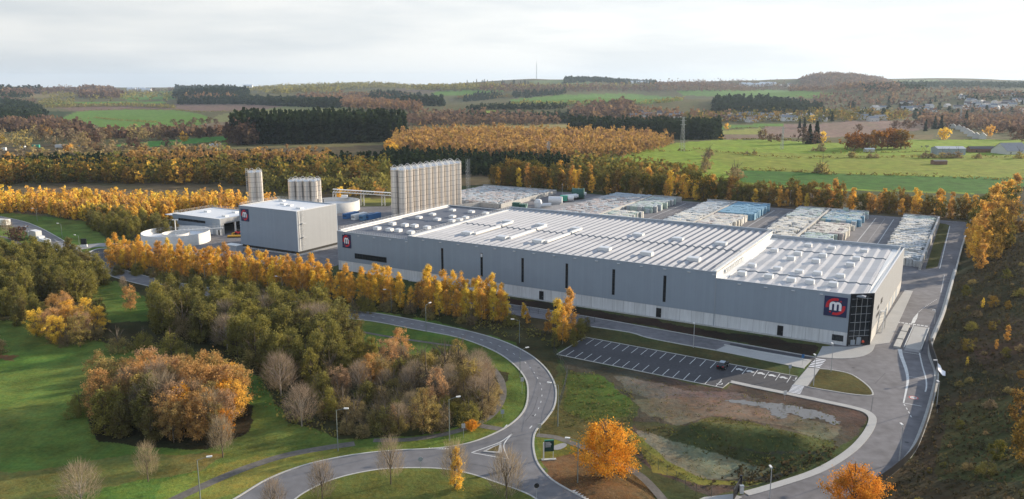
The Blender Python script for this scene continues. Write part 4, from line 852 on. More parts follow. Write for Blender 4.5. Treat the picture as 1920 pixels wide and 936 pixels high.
# loader and yellow beam by the bay
lo = uv_thing('wheel_loader', -255, 29, 'small red and yellow loader parked at the open bay', 'loader', rz=0.4)
MB().box(-1.6, 1.4, -0.8, 0.8, 0.7, 1.6, M_red).build('body', lo); MB().box(-0.5, 0.7, -0.7, 0.7, 1.6, 2.7, M_glass).build('cab', lo); MB().box(-3.1, -2.2, -1.1, 1.1, 0.1, 0.9, M_yel).bar((-2.4, -0.6, 0.7), (-1.2, -0.6, 1.3), 0.12, M_yel).bar((-2.4, 0.6, 0.7), (-1.2, 0.6, 1.3), 0.12, M_yel).build('bucket', lo)
for x in (-1.0, 0.9):
    for y in (-0.95, 0.95): MB().bar((x, y-0.18, 0.6), (x, y+0.18, 0.6), 0.6, M_tyre, 12).build('wheel', lo)
tag(MB().box(-4.5, 4.5, -0.9, 0.9, 0.3, 0.9, M_yel).box(-4.5, -3.9, -0.8, 0.8, 0, 0.29, M_black).box(3.9, 4.5, -0.8, 0.8, 0, 0.29, M_black).build('steel_girder', loc=(*UV(-251, 25), 0)), 'long yellow steel girder lying on blocks by the bay', 'girder').rotation_euler = (0, 0, 0.15)

# ------------------------------------------------------------------ tanks, silos, conveyor
def tank(name, x, y, r, h, label, cat):
    e = empty(name, (x, y, 0), 0, label, cat)
    MB().lathe([(r, 0), (r, h), (r-0.35, h), (r-0.35, 0.4)], M_tank, 56).build('tank_wall', e, True)
    MB().lathe([(r-0.35, h-2.2), (0.01, h-2.2)], M_mem, 56).build('cover', e)
    return e
tx, ty = UV(-265.5, 4.7)
t1 = tank('settling_tank', tx, ty, 13.6, 4.6, 'wide round white settling tank with inner ring behind golden trees', 'tank')
MB().lathe([(5.6, 1.0), (5.6, 4.0), (5.35, 4.0), (5.35, 1.0)], M_tank, 36).build('inner_ring', t1, True)
br = MB().box(-0.8, 19, -0.8, 0.8, 4.75, 4.95, M_galv)
for y in (-0.8, 0.8): br.bar((-0.8, y, 5.9), (19, y, 5.9), 0.04, M_galv, 4)
for k in range(12):
    for y in (-0.8, 0.8): br.bar((k*1.7, y, 4.9), (k*1.7, y, 5.9), 0.03, M_galv, 4)
o = br.build('walkway', t1); o.rotation_euler = (0, 0, 0.35)
MB().bar((0, 0, 1), (0, 0, 9.5), 0.2, M_white, 6).box(-1.2, 1.2, -0.15, 0.15, 9.3, 9.6, M_white).build('centre_mast', t1)
tx, ty = G(630, 376.3, 5); t2 = tank('storage_tank', tx, ty, 12.2, 5.2, 'wide round concrete tank between the tall block and the silos', 'tank')
MB().box(1.0, 4.2, 8.5, 11, 5.2, 6.6, M_white).build('pump_housing', t2)
MB().bar((-8, -6, 5), (-8, -6, 6.8), 0.3, M_black, 6).bar((-5, -7, 5), (-5, -7, 6.8), 0.3, M_black, 6).build('vent_pipe', t2)
def silo_proto(name, label, group, r, h, ladder=True):
    e = empty(name, (0, 0, 0), 0, label, 'silo', group)
    MB().lathe([(r, 0.0), (r, h-1.2)], M_silo, 28).build('shell', e, True)
    MB().lathe([(r, h-1.2), (r*0.35, h-0.2), (0.01, h-0.15)], M_steel, 20).build('cone_top', e, True)
    g = MB()
    for k in range(12):
        t0, t1 = 2*PI*k/12, 2*PI*(k+1)/12
        for zz in (0.5, 1.1): g.bar((r*0.97*math.cos(t0), r*0.97*math.sin(t0), h-1.2+zz), (r*0.97*math.cos(t1), r*0.97*math.sin(t1), h-1.2+zz), 0.045, M_white, 4)
        g.bar((r*0.97*math.cos(t0), r*0.97*math.sin(t0), h-1.2), (r*0.97*math.cos(t0), r*0.97*math.sin(t0), h-0.1), 0.04, M_white, 4)
    for k in range(8): t0, t1 = PI*k/8, PI*(k+1)/8; g.bar((r*0.55*math.cos(t0), 0.2, h+r*0.55*math.sin(t0)-0.1), (r*0.55*math.cos(t1), 0.2, h+r*0.55*math.sin(t1)-0.1), 0.09, M_white, 4)
    g.build('top_railing', e)
    g = MB()
    t = -1.15
    for s in (-0.14, 0.14): g.bar(((r+0.12)*math.cos(t+s), (r+0.12)*math.sin(t+s), 0.3), ((r+0.12)*math.cos(t+s), (r+0.12)*math.sin(t+s), h-0.3), 0.06, M_galv, 4)
    g.bar((r*1.08*math.cos(-0.5), r*1.08*math.sin(-0.5), 0.3), (r*1.08*math.cos(-0.5), r*1.08*math.sin(-0.5), h-1), 0.08, M_galv, 5)
    g.build('fill_pipes', e)
    return e
def copy_tree(o, loc, rz=None, label=None, scale=None):
    c = o.copy(); COL.objects.link(c); c.location = loc
    if rz is not None: c.rotation_euler = (0, 0, rz)
    if label: c['label'] = label
    if scale: c.scale = scale
    for ch in list(o.children):
        q = ch.copy(); COL.objects.link(q); q.parent = c
        for g in ch.children: w = g.copy(); COL.objects.link(w); w.parent = q
    return c
sp = silo_proto('steel_silo', 'tall steel silo in the long front row of the silo bank', 'tall steel silos in the big bank', 1.95, 25.5)
ORD = ['first', 'second', 'third', 'fourth', 'fifth', 'sixth', 'seventh', 'eighth', 'ninth', 'tenth']
p0 = Vector(UV(-217.6, 98.5)); p1 = Vector(UV(-213.6, 141.0)); bd = (p1-p0)/9; off_ = Vector((-UA[0], -UA[1]))*4.7
first = True
for row in range(2):
    for i in range(10):
        p = p0+bd*i+off_*row
        lab = '%s tall steel silo from the left in the %s row of the big bank' % (ORD[i], ('front', 'rear')[row])
        if first: sp.location = (p.x, p.y, 0); sp['label'] = lab; first = False
        else: copy_tree(sp, (p.x, p.y, 0), label=lab)
st_ = uv_thing('stair_tower', -209, 144, 'slim steel ladder frame at the right end of the silo bank', 'ladder tower')
g = MB()
for x, y in ((-0.7, -0.7), (0.7, -0.7), (0.7, 0.7), (-0.7, 0.7)): g.bar((x, y, 0), (x, y, 26.5), 0.07, M_galv, 4)
g.build('frame', st_); g = MB()
for k in range(13): g.bar((-0.7, -0.7, k*2), (0.7, -0.7, k*2+2), 0.05, M_galv, 4).bar((-0.7, -0.7, k*2), (0.7, -0.7, k*2), 0.05, M_galv, 4)
g.build('bracing', st_)
sp2 = silo_proto('steel_silo', 'shorter steel silo of the group behind the tall block', 'shorter steel silos behind the tall block', 1.8, 17)
c0 = Vector(G(546, 336, 17)); first = True
for row in range(2):
    for i in range(4):
        p = c0+Vector((3.75*i, 0.4*i))+Vector((1.0, 4.2))*row; lab = '%s shorter steel silo from the left in the %s row behind the tall block' % (ORD[i], ('front', 'rear')[row])
        if first: sp2.location = (p.x, p.y, 0); sp2['label'] = lab; first = False
        else: copy_tree(sp2, (p.x, p.y, 0), label=lab)
c0 = Vector(G(471, 319, 22)); sp3 = silo_proto('steel_silo', 'pale slim silo, left one of the lone pair behind the tall block', 'lone pair of slim silos', 1.85, 22); sp3.location = (c0.x, c0.y, 0)
copy_tree(sp3, (c0.x+3.0, c0.y+1.8, 0), label='pale slim silo, right one of the lone pair behind the tall block')
lt = empty('ladder_cage', (c0.x-2.3, c0.y-0.5, 0), 0, 'white ladder cage climbing the lone pair of slim silos', 'ladder'); g = MB()
for x, y in ((-0.4, -0.4), (0.4, -0.4), (0.4, 0.4), (-0.4, 0.4)): g.bar((x, y, 0), (x, y, 23), 0.05, M_white, 4)
for k in range(22): g.bar((-0.4, -0.4, k+0.5), (0.4, -0.4, k+1.0), 0.04, M_white, 4)
g.build('frame', lt)
# conveyor bridge
ya = G(679, 386)[1]; pA = (G(622, 372)[0]*ya/G(622, 372)[1], ya); 
cvx0, cvx1 = (622-960)/1532*ya*1.0, (738-960)/1532*ya
cv_ = empty('conveyor_bridge', (G(679, 386)[0], ya, 0), 0, 'long pale lattice conveyor bridge on trestle legs leading to the silo bank', 'conveyor')
def cpx(px, py): x = (px-960)*(ya*CT+55*ST)/F; return (x-cv_.location.x, 0, Zat(py, x, ya))
a, b = Vector(cpx(624, 360)), Vector(cpx(733, 367)); g = MB(); n = 22
for y in (-1.0, 1.0):
    for dz in (0, 1.5): g.bar(a+Vector((0, y, dz)), b+Vector((0, y, dz)), 0.12, M_white, 4)
    for k in range(n): q = a+(b-a)*k/n; q2 = a+(b-a)*(k+1)/n; g.bar(q+Vector((0, y, 0)), q2+Vector((0, y, 1.5)), 0.07, M_white, 4)
g.build('truss', cv_)
g = MB(); g.face([a+Vector((0, -1.1, 1.65)), b+Vector((0, -1.1, 1.65)), b+Vector((0, 1.1, 1.65)), a+Vector((0, 1.1, 1.65))], M_mem).face([a+Vector((0, -0.9, 0.1)), b+Vector((0, -0.9, 0.1)), b+Vector((0, 0.9, 0.1)), a+Vector((0, 0.9, 0.1))], M_galv); g.build('cover', cv_)
for fx in (0.02, 0.50, 0.86):
    q = a+(b-a)*fx; g = MB()
    for dx in (-0.9, 0.9):
        for y in (-0.9, 0.9): g.bar((q.x+dx, y, 0), (q.x+dx*0.8, y, q.z), 0.13, M_galv, 4)
    for k in range(3): z0 = q.z*k/3; g.bar((q.x-0.9, -0.9, z0), (q.x+0.9, -0.9, z0+q.z/3), 0.07, M_galv, 4).bar((q.x-0.9, -0.9, z0+q.z/3), (q.x+0.9, -0.9, z0+q.z/3), 0.07, M_galv, 4)
    g.build('trestle', cv_)
# containers
for k, (px_, py_, m, lab) in enumerate(((646, 411, M_blue, 'bright blue shipping container, left of the row behind the tall block'), (662, 413, M_white, 'white site container with small windows between two blue ones'), (677, 414, M_blue2, 'dull blue shipping container beside the white one'), (688, 413, M_blue, 'blue shipping container at the right end of the row'))):
    x, y = G(px_, py_); c_ = empty('container', (x, y, 0), AN, lab, 'container', 'containers behind the tall block')
    MB().box(-1.25, 1.25, 0, 9.5, 0.1, 2.7, m).build('body', c_)
    g = MB()
    for q in range(3): g.box(-0.9+q*0.7, -0.5+q*0.7, -0.04, 0, 1.1, 1.9, M_black)
    g.build('window' if m is M_white else 'end_door', c_)

# ------------------------------------------------------------------ stock yard walls and bales
def blockwall(u0, v0, u1, v1, h, label, th=0.8):
    e = empty('block_wall', (*UV(u0, v0), 0), AN+math.atan2(v1-v0, u1-u0), label, 'wall', 'concrete block walls of the stock yard'); ln = math.hypot(u1-u0, v1-v0)
    g = MB(); n = int(ln/1.6); p = ln/n; rows = int(h/0.8)
    for k in range(n):
        for q in range(rows): g.box(k*p+0.02, (k+1)*p-0.02, -th/2+random.uniform(0, .03), th/2-random.uniform(0, .03), q*0.8, (q+1)*0.8-0.03, M_block)
    g.build('wall', e); return e
blockwall(-194, 152.5, -194, 218, 2.6, 'pale concrete block wall along the right side of the far left bale pen')
blockwall(-212, 152.5, -194.5, 152.5, 2.6, 'pale concrete block wall along the front of the far left bale pen')
blockwall(-246, 218.5, -194, 218.5, 2.6, 'long concrete block wall at the back of the far left bale pen')
blockwall(-214, 134, -207, 152, 2.6, 'concrete block ramp wall beside the silo bank')
blockwall(-133.3, 100, -133.3, 220, 3.3, 'concrete block divider through the left stock block')
blockwall(-133, 221, -116.6, 221, 3.3, 'concrete block wall behind the left stock block')
blockwall(-86, 100, -86, 220, 3.3, 'concrete block divider through the stock block with blue bales')
blockwall(-102, 221, -68, 221, 3.3, 'concrete block wall behind the stock block with blue bales')
blockwall(-38, 100, -38, 219, 3.3, 'concrete block divider through the third stock block')
blockwall(-53, 220, -19.5, 220, 3.3, 'concrete block wall behind the third stock block')
blockwall(10.4, 104, 11.6, 218, 3.3, 'long concrete block wall along the right side of the right stock block')
blockwall(-4, 219, 12, 219, 3.3, 'concrete block wall behind the right stock block')
# bale stacks
BM = {k: mat('bale_'+k, c, 0.75, var=0.16, scale=0.6, scale2=2) for k, c in dict(cream=(0.66, 0.62, 0.54), grey=(0.44, 0.45, 0.45), bluegrey=(0.40, 0.45, 0.48), brown=(0.44, 0.38, 0.36), green=(0.42, 0.50, 0.44), blue=(0.17, 0.33, 0.45)).items()}
bales = []
def fill(u0, u1, v0, v1, colf, hh=(2.0, 3.3), gap=0.06, jag=0.0, rows='u'):
    v = v0
    while v < v1:
        lim0 = u0+random.uniform(0, jag); lim1 = u1-random.uniform(0, jag); u = lim0
        while u < lim1:
            w = random.choice((1.9, 2.3, 2.3))
            if random.random() > gap: bales.append((u, v, w-0.12, 1.25, (hh[0] if random.random() < .12 else hh[1])-random.uniform(0, .12), colf(u, v)))
            u += w
        v += 1.35
pick = lambda *a: (lambda u, v: random.choice(a))
fill(-244, -197, 156, 216, pick('bluegrey', 'grey', 'brown'), (1.6, 2.3), 0.16)
for k in range(14): fill(-159+k*0.0, -134.5, 140+k*6.2, 144.2+k*6.2, pick('brown', 'brown', 'grey', 'bluegrey') if k < 12 else pick('bluegrey'), (2.0, 2.6), 0.05, 0.8)
fill(-132, -118, 104, 162, pick('cream', 'cream', 'grey', 'green'), (2.2, 3.2), 0.07, 1.0)
fill(-132, -118, 176, 216, pick('green', 'bluegrey', 'grey'), (2.2, 3.2), 0.08, 1.2)
fill(-101, -87.2, 101, 217, lambda u, v: random.choice(('cream', 'cream', 'bluegrey', 'grey') if v < 170 else ('bluegrey', 'grey')), (2.2, 3.2), 0.06, 1.6)
fill(-84.8, -69.5, 101, 176, pick('cream', 'cream', 'grey', 'brown'), (2.2, 3.3), 0.05, 1.2)
fill(-84.8, -68.5, 180, 218, pick('blue'), (3.0, 3.3), 0.03, 0.3)
fill(-53.5, -39.2, 101, 217, lambda u, v: random.choice(('cream', 'cream', 'grey') if v < 185 else ('green', 'bluegrey', 'grey')), (2.2, 3.2), 0.07, 1.6)
fill(-36.8, -22, 101, 122, pick('cream', 'grey'), (2.2, 3.0), 0.1, 1.5)
fill(-36.8, -25, 122, 145, pick('green', 'bluegrey', 'green'), (2.2, 3.0), 0.1, 1.0)
fill(-36.8, -22, 147, 176, pick('cream', 'brown', 'cream'), (2.4, 3.2), 0.07, 1.5)
fill(-36.8, -21, 182, 216, pick('bluegrey', 'blue', 'green', 'bluegrey'), (2.4, 3.3), 0.08, 0.8)
fill(-4, 9.6, 109, 216, lambda u, v: random.choice(('cream', 'grey', 'cream', 'grey', 'bluegrey') if v < 205 else ('bluegrey', 'bluegrey', 'green')), (2.2, 3.2), 0.06, 2.0)
for q in range(3): bales.append((-31+q*0.1, 214, 2.2, 1.3, 4.8, 'green'))
bales = [(u, v, w, d, h, c) for (u, v, w, d, h, c) in bales if True]
# those that can be seen, nearest first
vis = [bb for bb in bales if not (bb[0] > U2 and bb[1] < 95)]
vis.sort(key=lambda q: Vector(UV(q[0], q[1])).length)
def bale_mesh(g, u, v, w, d, h, c, o=(0, 0)):
    x0, y0 = u-o[0], v-o[1]; n = max(2, int(round(h/1.05))); s = h/n; m = BM[c]
    for k in range(n):
        j = random.uniform(0, .1); g.box(x0+j, x0+w/2-0.04, y0+random.uniform(0, .1), y0+d, k*s+0.015, (k+1)*s-0.03, m)
        g.box(x0+w/2+0.04, x0+w-random.uniform(0, .1), y0+random.uniform(0, .1), y0+d, k*s+0.015, (k+1)*s-0.03, m)
def where(u): return 'right' if u > -6 else 'third' if u > -56 else 'second' if u > -104 else 'left'
WRD = dict(cream='cream wrapped', grey='grey wrapped', bluegrey='blue grey', brown='brownish', green='pale green', blue='blue')
protos = {}
for (u, v, w, d, h, c) in vis[:300]:
    key = (c, round(w, 1), round(h*2)/2)
    if key not in protos:
        g = MB(); bale_mesh(g, 0, 0, w, d, h, c); o = g.build('bale_stack'); protos[key] = o
    else: o = protos[key].copy(); COL.objects.link(o)
    o.location = (*UV(u, v), 0); o.rotation_euler = (0, 0, AN+random.uniform(-.03, .03))
    side = 'left of' if (u < -86 and u > -104) or (u < -38 and u > -56) else 'right of'
    lab = '%s bale stack in the right stock block' % WRD[c] if u > -6 else '%s bale stack %s the %s divider' % (WRD[c], side, where(u))
    tag(o, lab, 'bale stack', 'bale stacks in the stock yard')
g = MB()
for bb in vis[300:]: bale_mesh(g, *bb)
o = g.build('bale_stock', loc=(O0[0], O0[1], 0)); o.rotation_euler = (0, 0, AN); tag(o, 'countless wrapped bales packed in the farther rows of the stock yard', 'bale stock', None, 'stuff')
# machines standing in the yard
def mach(px_, py_, lab, parts, rz=0.3):
    x, y = G(px_, py_); e = empty('process_machine', (x, y, 0), AN+rz, lab, 'machine', 'machines waiting in the yard')
    for nm, fn in parts: g = MB(); fn(g); g.build(nm, e, False)
mach(975, 392, 'dark green boxy machine at the near end of the machine row', [('body', lambda g: g.box(-4, 0, -1.5, 1.5, 0.3, 3.4, M_green).box(0.2, 3.2, -1.2, 1.2, 0.3, 2.6, M_green)), ('piping', lambda g: [g.bar((1+k*0.9, -1.6, 0.2), (1+k*0.9, 1.4, 2.8), 0.2, M_green2, 6) for k in range(4)])])
mach(1009, 389, 'rounded white wrapped machine with a low tail in the machine row', [('body', lambda g: g.lathe([(1.9, 0), (2.2, 2.6), (1.7, 4.2), (0.3, 4.7)], M_mem, 10)), ('tail', lambda g: g.bar((1.5, 0, 1.2), (7, 1, 1.6), 1.1, M_mem, 7))])
mach(1042, 383, 'long white wrapped drum lying in the machine row', [('drum', lambda g: g.bar((-4, 0, 2.3), (3.5, 0.6, 2.3), 2.0, M_mem, 10)), ('cradle', lambda g: g.box(-3, 3, -1.5, 1.5, 0, 0.6, M_galv))])
mach(1057, 378, 'bright green machine with a white end in the machine row', [('body', lambda g: g.box(-2, 2.2, -1.4, 1.4, 0.5, 3.4, M_green2)), ('end_drum', lambda g: g.bar((2.3, 0, 2), (5.5, 0.4, 2), 1.4, M_mem, 9))])
mach(1068, 375, 'pair of white wrapped pipes behind the green machine', [('pipe', lambda g: g.bar((-4, 0, 1.5), (4, 0.6, 2.4), 1.3, M_mem, 8)), ('cap', lambda g: g.bar((4, 0.6, 2.4), (5, 0.7, 2.5), 0.9, M_mem, 8))])
mach(1084, 373, 'big dark green flanged drum at the far end of the machine row', [('drum', lambda g: g.bar((-3.4, 0, 3.2), (3.4, 0, 3.2), 2.9, M_green, 14)), ('flange', lambda g: [g.bar((q, 0, 3.2), (q+0.3, 0, 3.2), 3.3, M_green, 14) for q in (-3.4, 0, 3.0)]), ('nozzle', lambda g: g.bar((3.4, 0, 3.2), (4.6, 0, 3.0), 1.0, M_mem, 9))])
sheet('concrete_pad', BLUV([(-178, 120), (-134, 120), (-134, 226), (-168, 226), (-172, 190), (-178, 160)]), 0.05, M_pale)

# ------------------------------------------------------------------ yard boundary wall and fences
def fence_line(pts, name, label, h=2.0, post=2.5, mesh='wires', m=M_black, z=0.0, low=None):
    P = resample(pts, post); c = P[0]; zc = [T(*p)*0+max(z, 0) for p in P]
    e = empty(name, (c[0], c[1], z), 0, label, 'fence')
    for i, p in enumerate(P):
        if i < 100: MB().bar((p[0]-c[0], p[1]-c[1], -0.3), (p[0]-c[0], p[1]-c[1], h), 0.045, m, 4).build('post', e)
    g = MB()
    if mesh == 'panel':
        for i in range(len(P)-1): strip(g, [(P[i][0]-c[0], P[i][1]-c[1]), (P[i+1][0]-c[0], P[i+1][1]-c[1])], 0.06, 0.05, h-0.05, m)
        g.build('screen_panel', e)
    else:
        for i in range(len(P)-1):
            a, b = P[i], P[i+1]
            for q in (0.1, 0.5, 1.0): g.bar((a[0]-c[0], a[1]-c[1], h*q-0.03), (b[0]-c[0], b[1]-c[1], h*q-0.03), 0.02, m, 3)
            for k in range(8): t0 = k/8; x, y = a[0]+(b[0]-a[0])*t0-c[0], a[1]+(b[1]-a[1])*t0-c[1]; g.bar((x, y, 0.1), (x, y, h-0.03), 0.012, m, 3)
        g.build('wire_mesh', e)
    return e
M_fence = mat('fence_steel', (0.045, 0.055, 0.05), 0.6)
fence_line([G(*p) for p in ((1115, 604), (1107, 606), (1040, 648), (1038, 662), (1050, 680), (1064, 702), (1058, 735), (1047, 768), (1045, 795))], 'mesh_fence', 'dark wire mesh fence bending round the left end of the car park', 2.0, 2.5, m=M_fence)
fence_line([G(*p) for p in ((1112, 800), (1160, 825), (1205, 858), (1250, 890), (1300, 925), (1345, 935))], 'mesh_fence', 'dark wire mesh fence between orange tree and waste ground', 1.8, 2.5, m=M_fence)
fence_line([G(*p) for p in ((960, 580), (1030, 592), (1100, 603))], 'mesh_fence', 'dark wire mesh fence beside the access road behind the lone golden trees', 1.6, 3, m=M_fence)
fence_line(smoothline([G(*p) for p in ((1757, 706), (1750, 745), (1737, 795), (1714, 850), (1676, 888), (1636, 916), (1597, 944), (1560, 972))], 5), 'screen_fence', 'black screen fence curving along the road at the foot of the dark bank', 1.7, 2.5, 'panel')
fence_line(smoothline([G(*p) for p in ((1741, 640), (1743, 660), (1750, 682), (1757, 703))], 4), 'screen_fence', 'tall black screen fence at the bulge of the road', 3.0, 2.5, 'panel')
lw = empty('boundary_wall', (*G(1818, 417), 0), 0, 'low pale concrete edge wall along the right side of the yard road', 'wall'); c = G(1818, 417); g = MB()
strip(g, [(x-c[0], y-c[1]) for x, y in smoothline([G(*p) for p in ((1819.5, 416), (1805, 460), (1793, 505), (1782, 545), (1770, 588), (1752, 633), (1748, 641))], 5)], 0.5, 0, 1.0, M_kerb); g.build('wall', lw)
# ------------------------------------------------------------------ lamps, signs, car, person, gate
def street_lamp(px_, py_, h=6.5, arm=(-1, 0.2), label='', proto={}, group='street lamps along the road', grey=False):
    x, y = G(px_, py_); e = empty('street_lamp', (x, y, 0), math.atan2(arm[1], arm[0]), label, 'street lamp', group)
    m = M_galv if grey else M_pole
    MB().bar((0, 0, 0), (0, 0, h), 0.10, m, 6, 0.06).build('pole', e)
    al = 0.25 if grey else 1.5
    a = MB().bar((0, 0, h-0.05), (al, 0, h+0.3), 0.045, m, 5).build('arm', e)
    g = MB().box(al-0.1, al+0.75, -0.17, 0.17, h+0.26, h+0.42, M_white).box(al+0.02, al+0.62, -0.12, 0.12, h+0.20, h+0.257, M_mem); g.build('lamp_head', e)
for px_, py_, h, arm, lab in ((799, 622, 7.4, (0.7, 1), 'street lamp with angled arm where the footpath meets the wood'), (734, 585, 6.5, (-1, 0), 'street lamp in front of the golden trees, left of the road bend'),
    (974, 643, 6.0, (-1, 0.1), 'street lamp on the verge right of the golden tree row'), (975, 708, 6.6, (1, 0.5), 'dark street lamp on the inside of the road bend'), (1046, 800, 8.6, (-1, 0.3), 'pale tall street lamp beside the mesh fence'),
    (843, 826, 8.2, (0.3, 0.1), 'street lamp standing in front of the bushes by the give way line'), (634, 846, 8.0, (0.3, 0), 'street lamp beside the footpath left of the bare trees'), (377, 950, 8.0, (1, 0.3), 'cream street lamp at the bottom edge beside the footpath'),
    (1083, 905, 7.6, (-1, 0.2), 'brown street lamp in front of the orange tree'), (70, 415, 6, (-1, 0.1), 'small street lamp on the far left verge, farthest of the three'), (117, 446, 6, (-1, 0.3), 'small street lamp on the far left verge, middle of the three'),
    (150, 470, 6, (-1, 0.3), 'small street lamp beside the beige side road'), (57, 447, 5, (-1, 0.1), 'small street lamp beside the white van on the left road'), (385, 530, 6, (0.6, 0.2), 'street lamp half hidden in the dark wood behind the golden row'),
    (530, 555, 6, (-1, 0.2), 'street lamp hidden behind bushes below the golden row')):
    street_lamp(px_, py_, h, arm, lab)
for px_, py_, h, arm, lab in ((1300, 652, 6.0, (0, 1), 'slim grey lamp post between access road and car park'), (1525, 724, 6.8, (0, 1), 'slim grey lamp post on the left tip of the grass island'), (1558, 697, 6.4, (0, 1), 'slim grey lamp post beside the forecourt paving'),
    (1686, 865, 6.5, (0, 1), 'slim grey lamp post at the edge of the curving works road'), (1443, 935, 5.0, (0, 1), 'slim grey lamp post at the bottom beside the pavement edge'), (1756, 762, 5, (0, 1), 'slim dark lamp post against the screen fence'),
    (1752, 607, 3.6, (-1, 0), 'short lamp post right of the block crossing'), (1755, 706, 3.6, (-1, 0), 'short lamp post at the bulge of the screen fence')):
    street_lamp(px_, py_, h, arm, lab, group='slim lamp posts of the works', grey=True)
for i, (px_, py_) in enumerate(((1054, 372), (994, 376), (874, 345), (1314, 373), (1481, 386), (1669, 398), (1818, 410), (925, 390))):
    street_lamp(px_, py_, 8 if i < 6 else 3.5, (0, -1), 'slim lamp post at the back of the yard, number matters not'.split(',')[0]+[' near the machine row', ' at the left road', ' right of the silo bank', ' behind the blue bales', ' left of the third block', ' right of the third block', ' at the far right corner', ' beside the front pen wall'][i], group='slim lamp posts of the works', grey=True)
# information board
x, y = G(1029, 862); e = empty('town_sign', (x, y, 0), 0.12, 'tall dark green information board with white posts beside the road', 'sign', scale=(0.6, 0.6, 0.62))
MB().box(-2.2, 2.2, -0.5, 0.5, 0, 0.2, M_kerb).build('base', e)
MB().box(-1.75, -1.4, -0.15, 0.15, 0.2, 5.4, M_white).build('post', e); MB().box(1.25, 1.4, -0.08, 0.08, 0.2, 5.0, M_white).build('post', e)
MB().box(-1.38, 1.5, -0.12, 0.12, 2.6, 5.9, M_signg).box(-1.38, 1.5, -0.13, 0.13, 5.9, 6.15, M_green2).build('board', e)
g = MB()
for k in range(5): g.box(-1.1, -0.1+random.uniform(0, .9), -0.135, -0.125, 5.35-k*0.34, 5.47-k*0.34, M_mark)
g.build('lettering_lines', e)
sheet('sign_gravel', gl([(1035, 838), (1055, 831), (1063, 835), (1050, 843), (1036, 843)], 3, True), 0.03, M_pale)
# small road furniture
def small_sign(px_, py_, h, label, round_=True, col=M_galv, name='road_sign'):
    x, y = G(px_, py_); e = empty(name, (x, y, 0), 0.2, label, 'road sign')
    MB().bar((0, 0, 0), (0, 0, h), 0.04, M_galv, 5).build('pole', e)
    if round_: MB().bar((0, -0.03, h), (0, -0.07, h), 0.42, col, 14).build('disc', e)
    else: MB().box(-0.35, 0.35, -0.1, -0.045, h-0.4, h+0.5, col).build('plate', e)
small_sign(789, 883, 2.2, 'round grey backed road sign on the roundabout island', True, M_trim)
small_sign(869, 821, 2.4, 'thin marker post on the verge by the bushes', False, M_galv); small_sign(1011, 817, 2.0, 'thin marker post at the start of the right footpath', False, M_galv)
small_sign(979, 738, 3.2, 'thin pale post on the verge inside the bend', False, M_galv); small_sign(942, 783, 1.2, 'small grey service box on a post beside the verge path', False, M_trim); small_sign(1480, 706, 2.4, 'small sign post at the end of the pavement', False, M_trim)
small_sign(1504, 686, 2.4, 'small sign post beside the upper zebra crossing', False, M_blue); small_sign(1006, 936, 2.4, 'dark round sign at the bottom of the roundabout', True, M_black)
small_sign(1471, 750, 1.6, 'small white service pole by the puddle', False, M_white); small_sign(1757, 775, 1.4, 'small black box on a post at the bank fence', False, M_black)
x, y = G(158, 463); e = empty('entrance_sign', (x, y, 0), 0.15, 'black panel sign on a white base at the side road junction', 'sign'); MB().box(-1.2, 1.2, -0.4, 0.4, 0, 1.0, M_white).build('base', e); MB().box(-1.1, 1.1, -0.15, 0.15, 1.0, 3.4, M_black).build('board', e)
# sliding gate
x, y = G(1381, 931); e = empty('sliding_gate', (x, y, 0), 1.05, 'black steel gate leaf standing open at the works road', 'gate')
g = MB(); g.box(-2.2, 2.2, -0.05, 0.05, 0.25, 0.4, M_black).box(-2.2, 2.2, -0.05, 0.05, 2.2, 2.35, M_black)
g.build('frame', e); g = MB()
for k in range(30): g.box(-2.2+k*0.15, -2.13+k*0.15, -0.03, 0.03, 0.4, 2.2, M_black)
g.build('bars', e); MB().box(2.3, 2.7, -0.2, 0.2, 0, 2.6, M_black).build('gate_post', e)
x, y = G(1390, 925); tag(MB().box(-0.3, 0.3, -0.25, 0.25, 0, 1.3, M_white).box(-0.35, 0.35, -0.3, 0.3, 1.3, 1.4, M_trim).build('control_cabinet', loc=(x, y, 0)), 'small white control cabinet right of the black gate', 'cabinet')
sheet('gate_pavement', [G(1190+130, 933), G(1374, 927), G(1392, 933), G(1330, 960), G(1260, 960)], 0.1, M_pave)
# parked car
x, y = G(1355, 689); car = empty('parked_car', (x, y, 0), AN+PI/2, 'black estate car parked alone among the marked bays', 'car')
def carbody():
    prof = [(-2.2, 0.35), (2.2, 0.35), (2.25, 0.75), (2.1, 0.95), (1.1, 1.05), (0.55, 1.5), (-1.3, 1.55), (-1.9, 1.3), (-2.2, 1.0)]
    g = MB(); n = len(prof)
    for s, w in ((0, 1),):
        L0 = [(x, -0.9 if z < 1.1 else -0.68, z) for x, z in prof]; R0 = [(x, -q, z) for x, q, z in L0]
        g.face(L0, M_car); g.face(R0, M_car)
        for i in range(n): j = (i+1) % n; g.face([L0[i], L0[j], R0[j], R0[i]], M_car)
    return g
carbody().build('body', car)
MB().box(-1.75, 0.85, -0.74, -0.72, 1.08, 1.4, M_glass).box(-1.75, 0.85, 0.72, 0.74, 1.08, 1.4, M_glass).face([(1.12, -0.62, 1.09), (1.12, 0.62, 1.09), (0.6, 0.55, 1.47), (0.6, -0.55, 1.47)], M_glass).build('windows', car)
MB().box(-1.2, 0.4, -0.6, 0.6, 1.551, 1.575, M_trim).build('roof_panel', car)
for xx in (-1.35, 1.35):
    for yy_ in (-0.85, 0.85): wh = MB().bar((xx, yy_-0.1, 0.33), (xx, yy_+0.1, 0.33), 0.33, M_tyre, 14).build('wheel', car); MB().bar((xx, yy_-0.11, 0.33), (xx, yy_+0.11, 0.33), 0.18, M_galv, 8).build('rim', wh)
